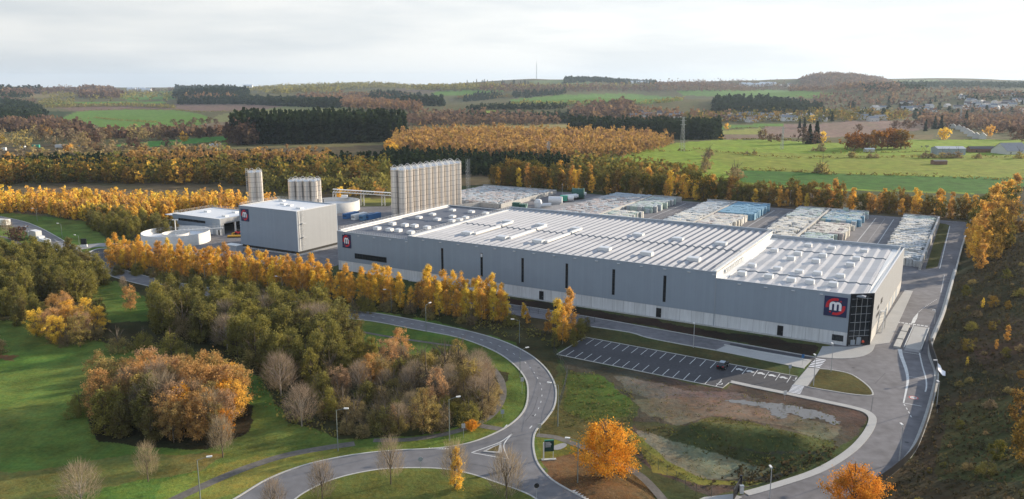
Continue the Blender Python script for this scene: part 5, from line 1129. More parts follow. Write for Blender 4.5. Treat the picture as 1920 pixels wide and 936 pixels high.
for yy_ in (-0.6, 0.6): MB().box(2.2, 2.27, yy_-0.2, yy_+0.2, 0.7, 0.85, M_white).build('headlight', car); MB().box(-2.25, -2.19, yy_-0.2, yy_+0.2, 0.85, 1.0, M_red).build('tail_light', car)
# person at the entrance
def person(x, y, rz):
    me = bpy.data.meshes.new('person'); 
    V_ = [(0, 0, .95), (0, 0, 1.15), (0, 0.01, 1.38), (0, 0.01, 1.52), (0, 0, 1.62), (0, -.01, 1.72), (-.2, 0, 1.42), (-.27, 0, 1.15), (-.26, -.08, .9), (.2, 0, 1.42), (.27, 0, 1.15), (.26, -.1, .9), (-.1, 0, .88), (-.11, .0, .48), (-.12, .02, .08), (-.12, -.14, .04), (.1, 0, .88), (.11, -.03, .48), (.12, -.02, .08), (.12, -.18, .04)]
    E_ = [(0, 1), (1, 2), (2, 3), (3, 4), (4, 5), (2, 6), (6, 7), (7, 8), (2, 9), (9, 10), (10, 11), (0, 12), (12, 13), (13, 14), (14, 15), (0, 16), (16, 17), (17, 18), (18, 19)]
    R_ = [.16, .16, .18, .06, .10, .085, .07, .05, .04, .07, .05, .04, .1, .07, .05, .045, .1, .07, .05, .045]
    me.from_pydata(V_, E_, []); o = bpy.data.objects.new('person', me); COL.objects.link(o); o.location = (x, y, 0.11); o.rotation_euler = (0, 0, rz)
    sk = o.modifiers.new('skin', 'SKIN'); 
    for i, r in enumerate(R_): me.skin_vertices[0].data[i].radius = (r, r*0.8)
    me.skin_vertices[0].data[0].use_root = True
    ss = o.modifiers.new('sub', 'SUBSURF'); ss.levels = 1; ss.render_levels = 1
    mp_, t, b = newmat('person_clothing'); tcn = t.nodes.new('ShaderNodeTexCoord'); sx = t.nodes.new('ShaderNodeSeparateXYZ'); t.links.new(tcn.outputs['Object'], sx.inputs[0])
    cr_ = t.nodes.new('ShaderNodeValToRGB'); cr_.color_ramp.interpolation = 'CONSTANT'; e0 = cr_.color_ramp.elements; e0[0].color = (0.02, 0.022, 0.035, 1); e0[1].position = 0.5; e0[1].color = (0.85, 0.09, 0.03, 1)
    q = e0.new(0.80); q.color = (0.45, 0.27, 0.2, 1); dv = t.nodes.new('ShaderNodeMath'); dv.operation = 'DIVIDE'; dv.inputs[1].default_value = 1.9; t.links.new(sx.outputs['Z'], dv.inputs[0]); t.links.new(dv.outputs[0], cr_.inputs[0]); t.links.new(cr_.outputs[0], b.inputs['Base Color'])
    me.materials.append(mp_)
    tag(o, 'person in an orange jacket and dark trousers standing at the glass entrance', 'person')
    MB().lathe([(.1, 1.68), (.11, 1.74), (.07, 1.83), (0.01, 1.84)], M_black, 10).build('helmet', o)
cx_, cy_ = UV(3.6, 1.6); person(cx_, cy_, -0.5)
# lorry parked on the far left road, white van
def lorry(px_, py_, rz, lab, L_=9, col=M_white, h=3.6, grp='lorries on the left road'):
    x, y = G(px_, py_); e = empty('lorry', (x, y, 0), rz, lab, 'lorry', grp)
    MB().box(-L_/2, L_/2-2.4, -1.25, 1.25, 1.0, h, col).build('box_body', e); MB().box(L_/2-2.3, L_/2, -1.2, 1.2, 0.6, 2.9, M_white).build('cab', e); MB().box(L_/2-0.02, L_/2+0.03, -1.05, 1.05, 1.7, 2.6, M_glass).build('windscreen', e)
    MB().box(-L_/2, L_/2-2.4, -0.5, 0.5, 0.6, 0.99, M_black).build('chassis', e)
    for xx in (-L_/2+1.2, -L_/2+2.5, L_/2-1.3):
        for s in (-1.1, 1.1): MB().bar((xx, s-0.15, 0.5), (xx, s+0.15, 0.5), 0.5, M_tyre, 10).build('wheel', e)
lorry(66, 447, 2.5, 'white box lorry stopped on the far left road', 8); lorry(83, 457, 2.45, 'low flatbed lorry with pale cover behind the white box lorry', 8, M_mem, 2.2)
lorry(2, 425, 2.9, 'white lorry at the left edge behind bare shrubs', 9)
# plastic sheet on the bank
g = MB(); P = [(1758, 686), (1763, 690), (1766, 697), (1772, 703), (1772, 710), (1767, 709), (1763, 703), (1758, 698)]
pts = [G(*p) for p in P]; c = pts[0]; zz = [T(*p)+0.35+random.uniform(0, .3) for p in pts]
g.face([(p[0]-c[0], p[1]-c[1], z) for p, z in zip(pts, zz)], M_mark); o = g.build('plastic_sheet', loc=(c[0], c[1], 0)); tag(o, 'crumpled white plastic sheet lying on the dark bank', 'sheet')
so = o.modifiers.new('s', 'SOLIDIFY'); so.thickness = 0.08

# ------------------------------------------------------------------ trees
def leafquads(P, size, flat=0.0, up=0.0, elong=1.0):
    n = len(P); nrm = rng.normal(size=(n, 3)); nrm[:, 2] += up; nrm /= np.linalg.norm(nrm, axis=1)[:, None]
    t = np.cross(nrm, rng.normal(size=(n, 3))); t /= np.linalg.norm(t, axis=1)[:, None]; b = np.cross(nrm, t)
    s = size*rng.uniform(0.55, 1.45, (n, 1))*0.5; t *= s*elong; b *= s
    V = np.stack([P-t-b*0.6, P+t*0.2-b, P+t+b*0.6, P-t*0.2+b], 1).reshape(-1, 3)
    return V, np.arange(4*n).reshape(n, 4)
def crown_points(shape, n, h, w, clumps=30, base=0.12):
    k = max(4, clumps); zz = rng.uniform(0, 1, k*3); th = rng.uniform(0, 2*PI, k*3)
    if shape == 'column': prof = lambda z: np.power(np.clip(z+0.05, 0, 1), 0.35)*np.power(np.clip(1.02-z, 0, 1), 0.62)*1.25
    elif shape == 'cone': prof = lambda z: np.clip(1.02-z, 0, 1)**0.8
    elif shape == 'dome': prof = lambda z: np.sqrt(np.clip(1-z*z, 0, 1))
    else: prof = lambda z: np.sqrt(np.clip(1-(2*z-1)**2, 0, 1))**0.85
    wgt = prof(zz)+0.08; sel = rng.choice(k*3, k, replace=False, p=wgt/wgt.sum()); zz = zz[sel]; th = th[sel]
    rad = prof(zz)*np.sqrt(rng.uniform(0.25, 1.0, k)); lump = 1+0.22*rng.normal(size=k)
    z0 = base*h; hh = h-z0
    C = np.stack([rad*lump*w/2*np.cos(th), rad*lump*w/2*np.sin(th), z0+zz*hh], 1)
    m = rng.integers(0, k, n); spread = w*(0.30 if shape != 'cone' else 0.2)*np.power(25/k, 0.33)*0.62
    P = C[m]+rng.normal(size=(n, 3))*spread*np.array([0.62, 0.62, 0.6])*(0.5+0.5*rng.random((n, 1)))
    if shape == 'cone':
        z = rng.random(n)**1.35; a = rng.uniform(0, 2*PI, n); tier = 0.8+0.2*np.sin(z*38); rr_ = (1.02-z)*w/2*tier*np.sqrt(rng.uniform(0.35, 1, n))
        P = np.stack([rr_*np.cos(a), rr_*np.sin(a), z0+z*hh], 1)
    P[:, 2] = np.maximum(P[:, 2], 0.1)
    cv = rng.uniform(-0.28, 0.28, k)
    lv = np.clip(0.5+cv[m]+rng.uniform(-0.22, 0.22, n), 0, 1)
    return P, lv
def crown_mesh(name, mats, shape, n, h, w, size, clumps=30, base=0.12, up=0.2):
    P, lv = crown_points(shape, n, h, w, clumps, base); V, Q = leafquads(P, size, up=up)
    return fastmesh(name, V, Q, [mats], {'lv': np.repeat(lv, 4)})
def twig_mesh(name, m, h, w, n, upw=1.2, wd=0.05, ln=1.6, leaf=None):
    # fine ascending twigs filling a vase-shaped crown
    z = rng.uniform(0.22, 0.95, n); a = rng.uniform(0, 2*PI, n); r = np.sqrt(rng.uniform(0.03, 1, n))*w/2*np.sin(np.clip(z, 0, 1)*PI*0.92+0.15)**0.7
    P = np.stack([r*np.cos(a), r*np.sin(a), z*h], 1)
    D = np.stack([np.cos(a)*(0.25+r/w*1.2), np.sin(a)*(0.25+r/w*1.2), np.full(n, upw)], 1)+rng.normal(size=(n, 3))*0.38; D /= np.linalg.norm(D, axis=1)[:, None]
    L_ = ln*rng.uniform(0.5, 1.3, (n, 1)); s = np.cross(D, rng.normal(size=(n, 3))); s /= np.linalg.norm(s, axis=1)[:, None]; s *= wd/2
    V = np.stack([P-s, P+s, P+D*L_+s*0.4, P+D*L_-s*0.4], 1).reshape(-1, 3); Q = np.arange(4*n).reshape(n, 4)
    return fastmesh(name, V, Q, [m], {'lv': np.repeat(rng.uniform(0.1, 0.9, n), 4)})
def trunk_mesh(name, m, h, r, limbs=6, spread=0.5, upb=0.8):
    g = MB(); g.bar((0, 0, -0.4), (0, 0, h*0.45), r, m, 6, r*0.7).bar((0, 0, h*0.45), (random.uniform(-.2, .2), random.uniform(-.2, .2), h*0.9), r*0.7, m, 5, r*0.15)
    for k in range(limbs):
        a = 2*PI*k/limbs+random.random(); z = h*random.uniform(0.22, 0.55); q = Vector((math.cos(a)*spread*random.uniform(.6, 1), math.sin(a)*spread*random.uniform(.6, 1), upb*random.uniform(.6, 1.1)))
        e1 = Vector((0, 0, z))+q*h*0.3; g.bar((0, 0, z), e1, r*0.45, m, 4, r*0.28)
        for j in range(3): e2 = e1+(q+Vector((random.uniform(-.5, .5), random.uniform(-.5, .5), random.uniform(-.1, .4))))*h*0.17; g.bar(e1, e2, r*0.25, m, 3, r*0.08)
    me = bpy.data.meshes.new(name); me.from_pydata(g.v, [], g.f); me.materials.append(m); return me
TP = {}
def species(key, cm, tm): TP[key] = (cm, tm)
tr_s = [trunk_mesh('trunk', M_birch, 10, 0.13, 5, 0.3, 0.7) for _ in range(2)]
tr_m = [trunk_mesh('trunk', M_bark, 10, 0.2, 7, 0.55, 0.7) for _ in range(2)]
tr_o = [trunk_mesh('trunk', M_bark, 14, 0.4, 8, 0.6, 0.7)]
def CM(k, n, *a, **kw): return [crown_mesh('crown', LM[k], *a, **kw) for _ in range(n)]
species('gold_near', CM('gold', 5, 'column', 4200, 12, 4.6, 0.24, 60, 0.06), tr_s)
species('gold_mid', CM('gold', 3, 'column', 700, 8, 3.6, 0.55, 20, 0.05), tr_s)
species('mixed_mid', CM('mixed', 5, 'round', 1500, 14, 8.5, 0.6, 40, 0.0), tr_m)
species('mixed_gold', CM('gold', 3, 'column', 1500, 14, 6.0, 0.55, 40, 0.03), tr_m)
species('olive_near', CM('olive', 5, 'column', 4200, 10, 6.4, 0.26, 75, 0.03), tr_m)
species('olive_dome', CM('olive', 3, 'dome', 4200, 6.5, 8.0, 0.25, 70, 0.0), tr_m)
species('gold_round', CM('gold', 2, 'round', 4200, 10.5, 6.0, 0.24, 70, 0.04), tr_m)
species('clump_near', CM('clump', 5, 'round', 4600, 11.5, 6.5, 0.24, 80, 0.04), tr_m)
species('bush_near', CM('bush', 5, 'dome', 4000, 5.0, 6.5, 0.2, 80, 0.0), tr_m)
species('bush_far', CM('bush', 3, 'dome', 260, 4.0, 6.0, 0.8, 18, 0.0), tr_m)
species('orange_big', [crown_mesh('crown', LM['orange'], 'round', 13000, 10.8, 12.0, 0.26, 170, 0.10)], tr_o)
species('oak_far', CM('oak', 4, 'round', 420, 20, 18, 2.0, 26, 0.12), [trunk_mesh('trunk', M_bark, 18, 0.5, 6, 0.5, 0.8)])
species('gold_far', CM('gold', 2, 'round', 380, 12, 10, 1.3, 22, 0.08), tr_m)
species('rust_far', CM('rust', 3, 'round', 420, 15, 14, 1.5, 26, 0.05), tr_m)
species('pale_far', CM('bush', 3, 'round', 460, 16, 16, 1.3, 26, 0.05), tr_m)
species('spruce_far', CM('spruce', 2, 'cone', 420, 18, 8, 1.7, 10, 0.0), tr_m)
species('bare_near', [twig_mesh('crown', LM['twig'], 8, 4.6, 1100, 1.6, 0.035, 1.5) for _ in range(2)], [trunk_mesh('trunk', M_bark, 8, 0.13, 10, 0.35, 1.0) for _ in range(2)])
species('bare_wide', [twig_mesh('crown', LM['twig'], 9, 7, 1500, 1.0, 0.04, 1.7) for _ in range(2)], [trunk_mesh('trunk', M_birch, 9, 0.16, 12, 0.6, 0.8) for _ in range(2)])
NTREE = [0]
def tree(key, x, y, s, name, label, group=None, z=None, sz=None, cat='tree'):
    cm, tm = TP[key]; NTREE[0] += 1
    e = empty(name, (x, y, (T(x, y) if z is None else z)), random.uniform(0, 2*PI), label, cat, group); e.scale = (s, s, s*(sz or random.uniform(0.9, 1.12)))
    hs = cm[0]; 
    t = link('trunk', random.choice(tm), e); c = link('crown', random.choice(cm), e)
    return e
def tree_px(key, px_, py_, s, *a, **k):
    x, y, z = onT(px_, py_); return tree(key, x, y, s, *a, z=z, **k)
def scatter(poly, spacing, jitter=0.45, keep=1.0, ymax=9000, maxn=None, ylim=None):
    """world points on the terrain whose foot lies inside the given region"""
    P = np.array(poly, float); x0, y0 = P.min(0); x1, y1 = P.max(0)
    ys = [onT(px_, py_)[1] for px_, py_ in poly]; a, b = min(ys)-20, max(ys)+30; b = min(b, ymax)
    wy = np.arange(a, b, spacing); ex = (x0-980)/1532*b if x0 < 980 else (x0-980)/1532*a; ex1 = (x1-940)/1532*b if x1 > 940 else (x1-940)/1532*a
    wx = np.arange(min(ex, ex1)-20, max(ex, ex1)+20, spacing)
    if len(wx)*len(wy) > 4e6: wx = wx[::2]
    Xg, Yg = np.meshgrid(wx, wy); Xg = Xg+rng.uniform(-jitter, jitter, Xg.shape)*spacing; Yg = Yg+rng.uniform(-jitter, jitter, Yg.shape)*spacing
    Zg = terrain(Xg, Yg); px_, py_ = Pj(Xg, Yg, Zg); m = pip(px_, py_, poly) & (Yg > 40)
    if keep < 1: m &= rng.random(Xg.shape) < keep
    return np.stack([Xg[m], Yg[m], Zg[m]], 1)
# --- foreground singles
tree_px('orange_big', 1135, 893, 1.0, 'oak_tree', 'large bright orange tree alone on the leaf covered corner', z=None) if False else tree('orange_big', *G(1135, 893), 0.8, 'oak_tree', 'large bright orange tree alone on the leaf covered corner', sz=1.08)
tree('orange_big', *G(1597, 968), 0.68, 'oak_tree', 'bright orange tree cut by the bottom edge beside the works road', sz=1.05)
for px_, py_, s, key, lab in ((733, 909, .95, 'bare_near', 'leafless reddish tree on the island between the other two'), (605, 944, .9, 'bare_near', 'leafless reddish tree at the left end of the roundabout island'), (950, 948, 1.15, 'bare_near', 'bushy leafless tree at the right end of the roundabout island'),
    (515, 975, .8, 'bare_near', 'leafless tree at the bottom edge left of the island'), (278, 903, .8, 'bare_near', 'small bare pale tree on the lit grass left of the lamp'), (418, 858, .9, 'bare_near', 'small bare tree in front of the orange copse'), (155, 958, .85, 'bare_wide', 'pale bare tree at the bottom left corner'),
    (527, 742, 1.0, 'bare_wide', 'pale leafless tree rising from the bushes right of the copse'), (566, 800, .9, 'bare_wide', 'spreading leafless tree beside the dark bush edge'), (600, 930, .01, 'bare_near', '')):
    if lab: tree(key, *G(px_, py_), s, 'bare_tree', lab)
e = tree('gold_near', *G(855, 918), 0.62, 'yellow_tree', 'half bare tree with yellow lower leaves on the roundabout island'); tree('bare_near', *G(853, 915), .95, 'bare_tree', 'leafless crown standing right behind the yellow leaved tree')
# --- golden larch row in front of the factory
rowlab = 'golden larch in the tree row screening the front of the factory'
def rowtrees(pts, step, key, s0, s1, name, lab, grp, jit=1.0, prob=1.0):
    for p in resample([G(*q) for q in pts], step):
        if random.random() > prob: continue
        tree(key, p[0]+random.uniform(-jit, jit), p[1]+random.uniform(-jit, jit), random.uniform(s0, s1), name, lab, grp)
G1 = 'golden larches of the front row'
rowtrees([(212, 492), (300, 503), (390, 514), (480, 528), (570, 545), (625, 554)], 2.2, 'gold_near', 0.72, 0.98, 'golden_larch', rowlab, G1, 0.9)
rowtrees([(215, 503), (300, 514), (390, 526), (480, 540), (570, 556), (640, 566), (750, 578)], 2.6, 'gold_near', 0.6, 0.86, 'golden_larch', rowlab, G1, 1.1)
rowtrees([(640, 556), (700, 564), (755, 570)], 2.6, 'gold_near', 0.7, 0.92, 'golden_larch', rowlab, G1, 0.8)
rowtrees([(795, 573), (860, 582), (940, 592)], 2.1, 'gold_near', 0.78, 1.0, 'golden_larch', rowlab, G1, 0.8)
rowtrees([(790, 585), (860, 596), (930, 603), (960, 606)], 2.3, 'gold_near', 0.65, 0.92, 'golden_larch', rowlab, G1, 0.8)
for p in scatter([(230, 508), (560, 552), (640, 568), (770, 585), (930, 604), (1000, 612), (960, 620), (800, 600), (640, 585), (400, 542), (220, 516)], 4.2, keep=0.75): tree('olive_dome' if random.random() < .6 else 'bush_near', p[0], p[1], random.uniform(0.4, 0.62), 'green_bush', 'dark green bush at the foot of the golden larch row', 'bushes under the golden row')
for px_, py_, s, lab in ((1045, 632, .92, 'golden larch of the lone clump by the car park, left one'), (1068, 636, 1.08, 'tallest golden larch of the lone clump by the car park'), (1055, 645, .8, 'short golden larch in front of the lone clump'), (1028, 625, .6, 'small golden tree at the left edge of the lone clump')):
    tree('gold_near', *G(px_, py_), s, 'golden_larch', lab)
for px_, py_, s, lab in ((1088, 637, .62, 'green tree at the right of the lone golden clump'), (1100, 622, .4, 'small green shrub behind the lone golden clump'), (1040, 650, .4, 'dark shrub at the foot of the lone golden clump'), (1075, 650, .42, 'low shrub right below the lone golden clump')): tree('olive_near', *G(px_, py_), s, 'green_tree', lab)
tree('gold_near', *G(771, 583), .62, 'golden_larch', 'short golden larch standing in the gap of the front row'); tree('gold_near', *G(785, 580), .78, 'golden_larch', 'golden larch just right of the gap in the front row'); tree('gold_mid', *G(983, 596), .55, 'young_tree', 'thin young tree between the larch row and the lone clump'); tree('gold_mid', *G(990, 606), .4, 'young_tree', 'small rusty sapling beside the thin young tree'); tree('olive_near', *G(768, 575), .6, 'green_tree', 'dark green tree filling the gap in the golden row')
# --- dark woods on the left
G2 = 'olive trees of the left wood'
for p in scatter([(-60, 500), (60, 492), (150, 500), (200, 520), (190, 552), (130, 572), (-60, 575)], 4.6, keep=0.95): tree('olive_near', p[0], p[1], random.uniform(0.75, 1.0), 'olive_tree', 'dark olive tree in the wood at the left edge', G2)
for p in scatter([(285, 580), (400, 574), (520, 586), (620, 602), (648, 640), (645, 700), (570, 735), (480, 700), (400, 650), (300, 625)], 4.1, keep=0.95): tree(random.choice(['olive_near']*9+['bush_near']), p[0], p[1], random.uniform(0.72, 1.08), 'olive_tree', 'olive or brown tree in the large wood left of the road', G2)
for p in scatter([(60, 605), (120, 590), (190, 605), (200, 650), (120, 655), (65, 630)], 4.0): tree(random.choice(['clump_near', 'gold_round', 'olive_near', 'bush_near']), p[0], p[1], random.uniform(0.62, 0.82), 'yellowing_bush', 'broad yellow and brown bush at the left end of the meadow', 'yellowing bushes by the meadow')
for px_, py_, s in ((320, 665, .85), (345, 680, .7), (225, 655, .6), (150, 770, .72), (90, 560, .9), (480, 640, .9), (0, 640, .6)): pass
for px_, py_, s, k, lab in ((322, 672, .85, 'olive_dome', 'rounded dark bush in front of the large wood'), (352, 684, .6, 'olive_dome', 'smaller dark bush right of the rounded one'), (222, 660, .75, 'bush_near', 'pale brown bush above the copse'), (152, 778, .62, 'olive_dome', 'dark bush touching the left side of the copse'),
    (-8, 662, .8, 'bush_near', 'pale bush cut by the left edge of the picture'), (245, 582, .62, 'clump_near', 'small rusty tree on the green glade'), (232, 545, .5, 'bare_near', 'bare tree beside the hidden road bend'), (160, 548, .7, 'bare_near', 'bare tree at the end of the left wood'),
    (300, 600, .55, 'olive_dome', 'low dark bush at the left corner of the large wood'), (270, 655, .6, 'olive_dome', 'low dark bush beyond the copse')): tree(k, *G(px_, py_), s, 'bush', lab)
tree('rust_far', *G(38, 452), 0.42, 'orange_tree', 'rusty orange tree beside the parked lorries'); tree('rust_far', *G(28, 448), 0.35, 'orange_tree', 'brown tree left of the rusty orange one'); tree('bare_wide', *G(14, 440), .7, 'bare_tree', 'whitish bare shrub at the left road')
for p in scatter([(-60, 575), (60, 580), (60, 620), (-60, 600)], 5): tree('olive_near', p[0], p[1], random.uniform(0.6, .85), 'olive_tree', 'dark olive tree in the wood at the left edge', G2)
# --- copse in the foreground
for i, p in enumerate(scatter([(190, 745), (300, 735), (420, 745), (468, 770), (470, 800), (430, 822), (340, 830), (240, 832), (190, 810)], 3.7, keep=1.0)):
    pxx = Pj(*p)[0]; k = 'gold_round' if (pxx > 425 and random.random() < .6) else 'olive_near' if (pxx < 290 and p[1] < 148) else 'clump_near'; tree(k, p[0], p[1], random.uniform(0.72, 0.98) if p[1] > 143 else random.uniform(0.6, 0.8), 'autumn_tree', 'autumn tree of the round copse on the meadow', 'trees of the meadow copse')
for px_, py_, s in ((345, 805, .75), (418, 790, .8), (425, 822, .5)): x, y = G(px_, py_); e = tree('clump_near', x, y, s, 'orange_maple', 'vivid orange maple at the front of the copse', 'vivid maples of the copse'); [setattr(c, 'data', crown_mesh('crown', LM['orange'], 'round', 2600, 11, 6.2, 0.32, 36, 0.05)) for c in e.children if c.name.startswith('crown')]
for px_, py_, s in ((330, 812, .95), (395, 815, .9), (280, 800, 1.0), (365, 795, 1.05), (250, 775, 1.0), (300, 775, 1.1)): tree('bare_wide', *G(px_, py_), s, 'bare_tree', 'leafless tree standing inside the meadow copse', 'leafless trees of the copse')
for p in scatter([(210, 760), (440, 760), (455, 800), (400, 822), (240, 820)], 6.5, keep=.45): tree('bare_wide', p[0], p[1], random.uniform(1.0, 1.22), 'bare_tree', 'tall leafless tree standing inside the meadow copse', 'leafless trees of the copse')
for p in scatter([(640, 720), (760, 680), (860, 680), (930, 730), (910, 775), (800, 810), (650, 810)], 5.0, keep=.4): tree('bare_wide', p[0], p[1], random.uniform(0.5, 0.78), 'bare_shrub', 'leafless grey brown shrub in the thicket inside the road bend', 'leafless shrubs of the thicket')
for p in scatter([(300, 600), (600, 610), (640, 660), (600, 730), (480, 700), (320, 640)], 8.5, keep=.22): tree('bare_wide', p[0], p[1], random.uniform(0.9, 1.15), 'bare_tree', 'leafless tree among the olive trees of the large wood', 'leafless trees of the large wood')
# --- bushes between copse and road
for p in scatter([(640, 745), (700, 700), (770, 672), (850, 672), (905, 690), (938, 725), (925, 768), (880, 800), (800, 818), (700, 822), (640, 815)], 3.7, keep=0.95): tree(random.choice(['bush_near', 'bush_near', 'bush_near', 'olive_dome', 'clump_near']), p[0], p[1], random.uniform(0.6, 0.92)*(0.8 if True else 1), 'autumn_bush', 'brown and yellow bush in the thicket inside the road bend', 'thicket inside the road bend')
for px_, py_, s in ((835, 720, 1.0), (860, 705, 0.9), (800, 735, .9)): tree('bush_near', *G(px_, py_), s*1.15, 'autumn_bush', 'tall yellowish bush at the top of the thicket', 'tall bushes of the thicket')
for p in scatter([(500, 690), (560, 700), (640, 700), (640, 790), (600, 800), (560, 770), (510, 740)], 4.2, keep=0.8): tree(random.choice(['bush_near', 'olive_near', 'olive_dome']), p[0], p[1], random.uniform(0.5, 0.8), 'autumn_bush', 'dull green and brown bush between copse and thicket', 'bushes between copse and thicket')
for p in scatter([(620, 640), (680, 645), (720, 690), (650, 720), (610, 700)], 4.5): tree('olive_near', p[0], p[1], random.uniform(0.6, .85), 'olive_tree', 'olive tree at the right tip of the large wood', G2)
tree('gold_near', *G(738, 800), .38, 'yellow_bush', 'small bright yellow tree at the front of the thicket', sz=1.0); tree('orange_big', *G(885, 808), .2, 'orange_bush', 'small orange bush at the right foot of the thicket')
# --- trees behind the stock yard
lab3 = 'mixed autumn tree in the dark belt behind the stock yard'
for dv, s0, s1, pr in ((4, .72, 1.0, .95), (10, .8, 1.12, .9), (17, .8, 1.15, .85)):
    for k in range(-48, 8):
        u = k*5.2+random.uniform(-1.6, 1.6); v = 232+dv+random.uniform(-1.5, 1.5); x, y = UV(u, v)
        if random.random() < pr: tree(random.choice(['mixed_mid', 'mixed_mid', 'mixed_mid', 'mixed_gold', 'mixed_gold'] if dv > 4 else ['mixed_mid', 'mixed_mid', 'mixed_gold']), x, y, random.uniform(s0, s1)*(0.8 if random.random() < .3 else 1.0)*(1.06-0.16*(k > -20)-0.08*(k > -8)), 'belt_tree', lab3, 'tree belt behind the yard')
G4 = 'golden trees beside the yard road'
for px_, py_, s, k in ((1828, 492, .75, 'mixed_gold'), (1842, 470, .85, 'mixed_gold'), (1820, 468, .62, 'gold_near'), (1852, 445, .9, 'mixed_gold'), (1838, 505, .6, 'mixed_gold'), (1868, 470, .85, 'mixed_mid'), (1862, 420, .95, 'mixed_gold'), (1880, 440, .9, 'mixed_mid'), (1875, 400, 1.0, 'mixed_gold'), (1845, 428, .8, 'mixed_mid'), (1895, 410, .9, 'mixed_mid'), (1905, 440, .8, 'mixed_mid'), (1865, 490, .5, 'mixed_mid'), (1815, 485, .5, 'gold_near'), (1835, 448, .8, 'mixed_gold'), (1822, 440, .55, 'mixed_mid'), (1855, 400, .85, 'mixed_gold'), (1900, 380, 1.0, 'mixed_gold'), (1848, 485, .6, 'mixed_gold'), (1885, 465, .6, 'mixed_mid'), (1812, 455, .5, 'gold_near'), (1830, 462, .8, 'gold_round'), (1845, 455, .85, 'gold_round'), (1835, 425, .85, 'gold_round'), (1855, 432, .8, 'gold_round'), (1868, 415, .9, 'gold_round'), (1826, 478, .7, 'gold_round'), (1850, 468, .7, 'gold_round'), (1890, 395, .9, 'mixed_gold'), (1875, 455, .7, 'mixed_gold')):
    tree_px(k, px_, py_, s*1.28, 'golden_tree', 'golden tree on the bank at the right end of the yard road', G4)
# --- scrub on the right bank
for i, p in enumerate(scatter([(1800, 540), (1930, 480), (1960, 960), (1700, 960), (1770, 800), (1790, 650)], 5.2, keep=0.6)):
    tree(random.choice(['bush_near', 'bush_near', 'olive_dome', 'mixed_mid']), p[0], p[1], random.choice((0.1, 0.16, 0.22, 0.3, 0.4)), 'scrub_bush', 'low dull scrub bush scattered over the dark right bank', 'scrub on the right bank', sz=0.8)
for px_, py_, s, k, lab in ((1888, 640, .3, 'mixed_gold', 'small orange tree on the bank slope'), (1866, 668, .22, 'gold_near', 'bright yellow shrub on the bank slope'), (1812, 690, .18, 'gold_near', 'little orange shrub low on the bank'), (1915, 870, .55, 'mixed_mid', 'rusty tree at the right edge of the bank'), (1910, 800, .45, 'mixed_mid', 'dark rusty tree at the right edge above the other'), (1842, 580, .22, 'gold_near', 'orange sapling near the top of the bank')): tree_px(k, px_, py_, s, 'bank_tree', lab)
# --- young golden plantation on the left: the nearest as single trees, the rest as one wood
gp = scatter([(-40, 402), (60, 400), (150, 415), (230, 428), (320, 432), (330, 405), (440, 398), (470, 385), (600, 402), (720, 392), (640, 376), (480, 380), (300, 382), (100, 378), (-40, 372)], 3.9, keep=0.9)
gp = gp[[i for i, p in enumerate(gp) if not (-312 < toUV(p[0], p[1])[0] < -230 and toUV(p[0], p[1])[1] < 128) and not (toUV(p[0], p[1])[0] > -252)]]
gp = gp[np.argsort(gp[:, 1])]
ngold = 175
for p in gp[:ngold]: tree('gold_mid', p[0], p[1], random.uniform(0.75, 1.05), 'young_larch', 'young golden larch along the near edge of the left plantation', 'young larches of the left plantation', z=p[2])
for p in scatter([(150, 402), (230, 415), (330, 432), (340, 450), (240, 448), (180, 440)], 5.0): tree('olive_near', p[0], p[1], random.uniform(0.6, .85), 'green_tree', 'dark green tree at the foot of the golden plantation', 'green trees below the plantation', z=p[2])

def woodmass(name, label, mat_, pts, h, w, shape, n, size, variants=5, hv=0.18):
    """one mesh of many trees; pts (k,3)"""
    if not len(pts): return
    Vs, Qs, LV, TI = [], [], [], []; off = 0; vi = rng.integers(0, variants, len(pts))
    for v in range(variants):
        P, lv = crown_points(shape, n, h, w, max(6, n//10), 0.03); V0, Q0 = leafquads(P, size, up=0.3); lv4 = np.repeat(lv, 4)
        S_ = pts[vi == v]; k = len(S_)
        if not k: continue
        a = rng.uniform(0, 2*PI, k); s = rng.uniform(1-hv, 1+hv, k); c_, s_ = np.cos(a)*s, np.sin(a)*s
        X_ = V0[None, :, 0]*c_[:, None]-V0[None, :, 1]*s_[:, None]+S_[:, 0, None]; Y_ = V0[None, :, 0]*s_[:, None]+V0[None, :, 1]*c_[:, None]+S_[:, 1, None]; Z_ = V0[None, :, 2]*(s*rng.uniform(.85, 1.15, k))[:, None]+S_[:, 2, None]
        Vs.append(np.stack([X_, Y_, Z_], -1).reshape(-1, 3)); Qs.append((Q0[None]+(np.arange(k)*len(V0))[:, None, None]).reshape(-1, 4)+off); off += k*len(V0)
        LV.append(np.tile(lv4, k)); TI.append(np.repeat(rng.random(k), len(V0)))
    me = fastmesh(name, np.vstack(Vs), np.vstack(Qs), [mat_], {'lv': np.concatenate(LV), 'tint': np.concatenate(TI)})
    return tag(link(name, me), label, 'wood', None, 'stuff')
woodmass('larch_plantation', 'dense young golden larch plantation filling the left middle ground', LA['gold'], gp[ngold:], 7.5, 3.6, 'column', 130, 0.7, hv=.3)
def W_(label, k, poly, spacing, h, w, shape='round', n=26, size=3.0, name='wood', keep=1.0, hv=0.2): 
    return woodmass(name, label, LA[k], scatter(poly, spacing, keep=keep), h, w, shape, n, size, hv=hv)
W_('belt of dark green and golden trees across the left middle distance', 'mixed', [(-60, 352), (60, 345), (250, 345), (420, 346), (520, 352), (600, 358), (730, 352), (740, 330), (600, 338), (400, 334), (-60, 334)], 6.5, 15, 7.5, 'column', 110, 1.35)
W_('row of golden trees standing in front of the dark belt', 'gold', [(0, 338), (100, 345), (430, 350), (430, 342), (0, 334)], 11, 13, 6, 'column', 70, 1.5, keep=.6)
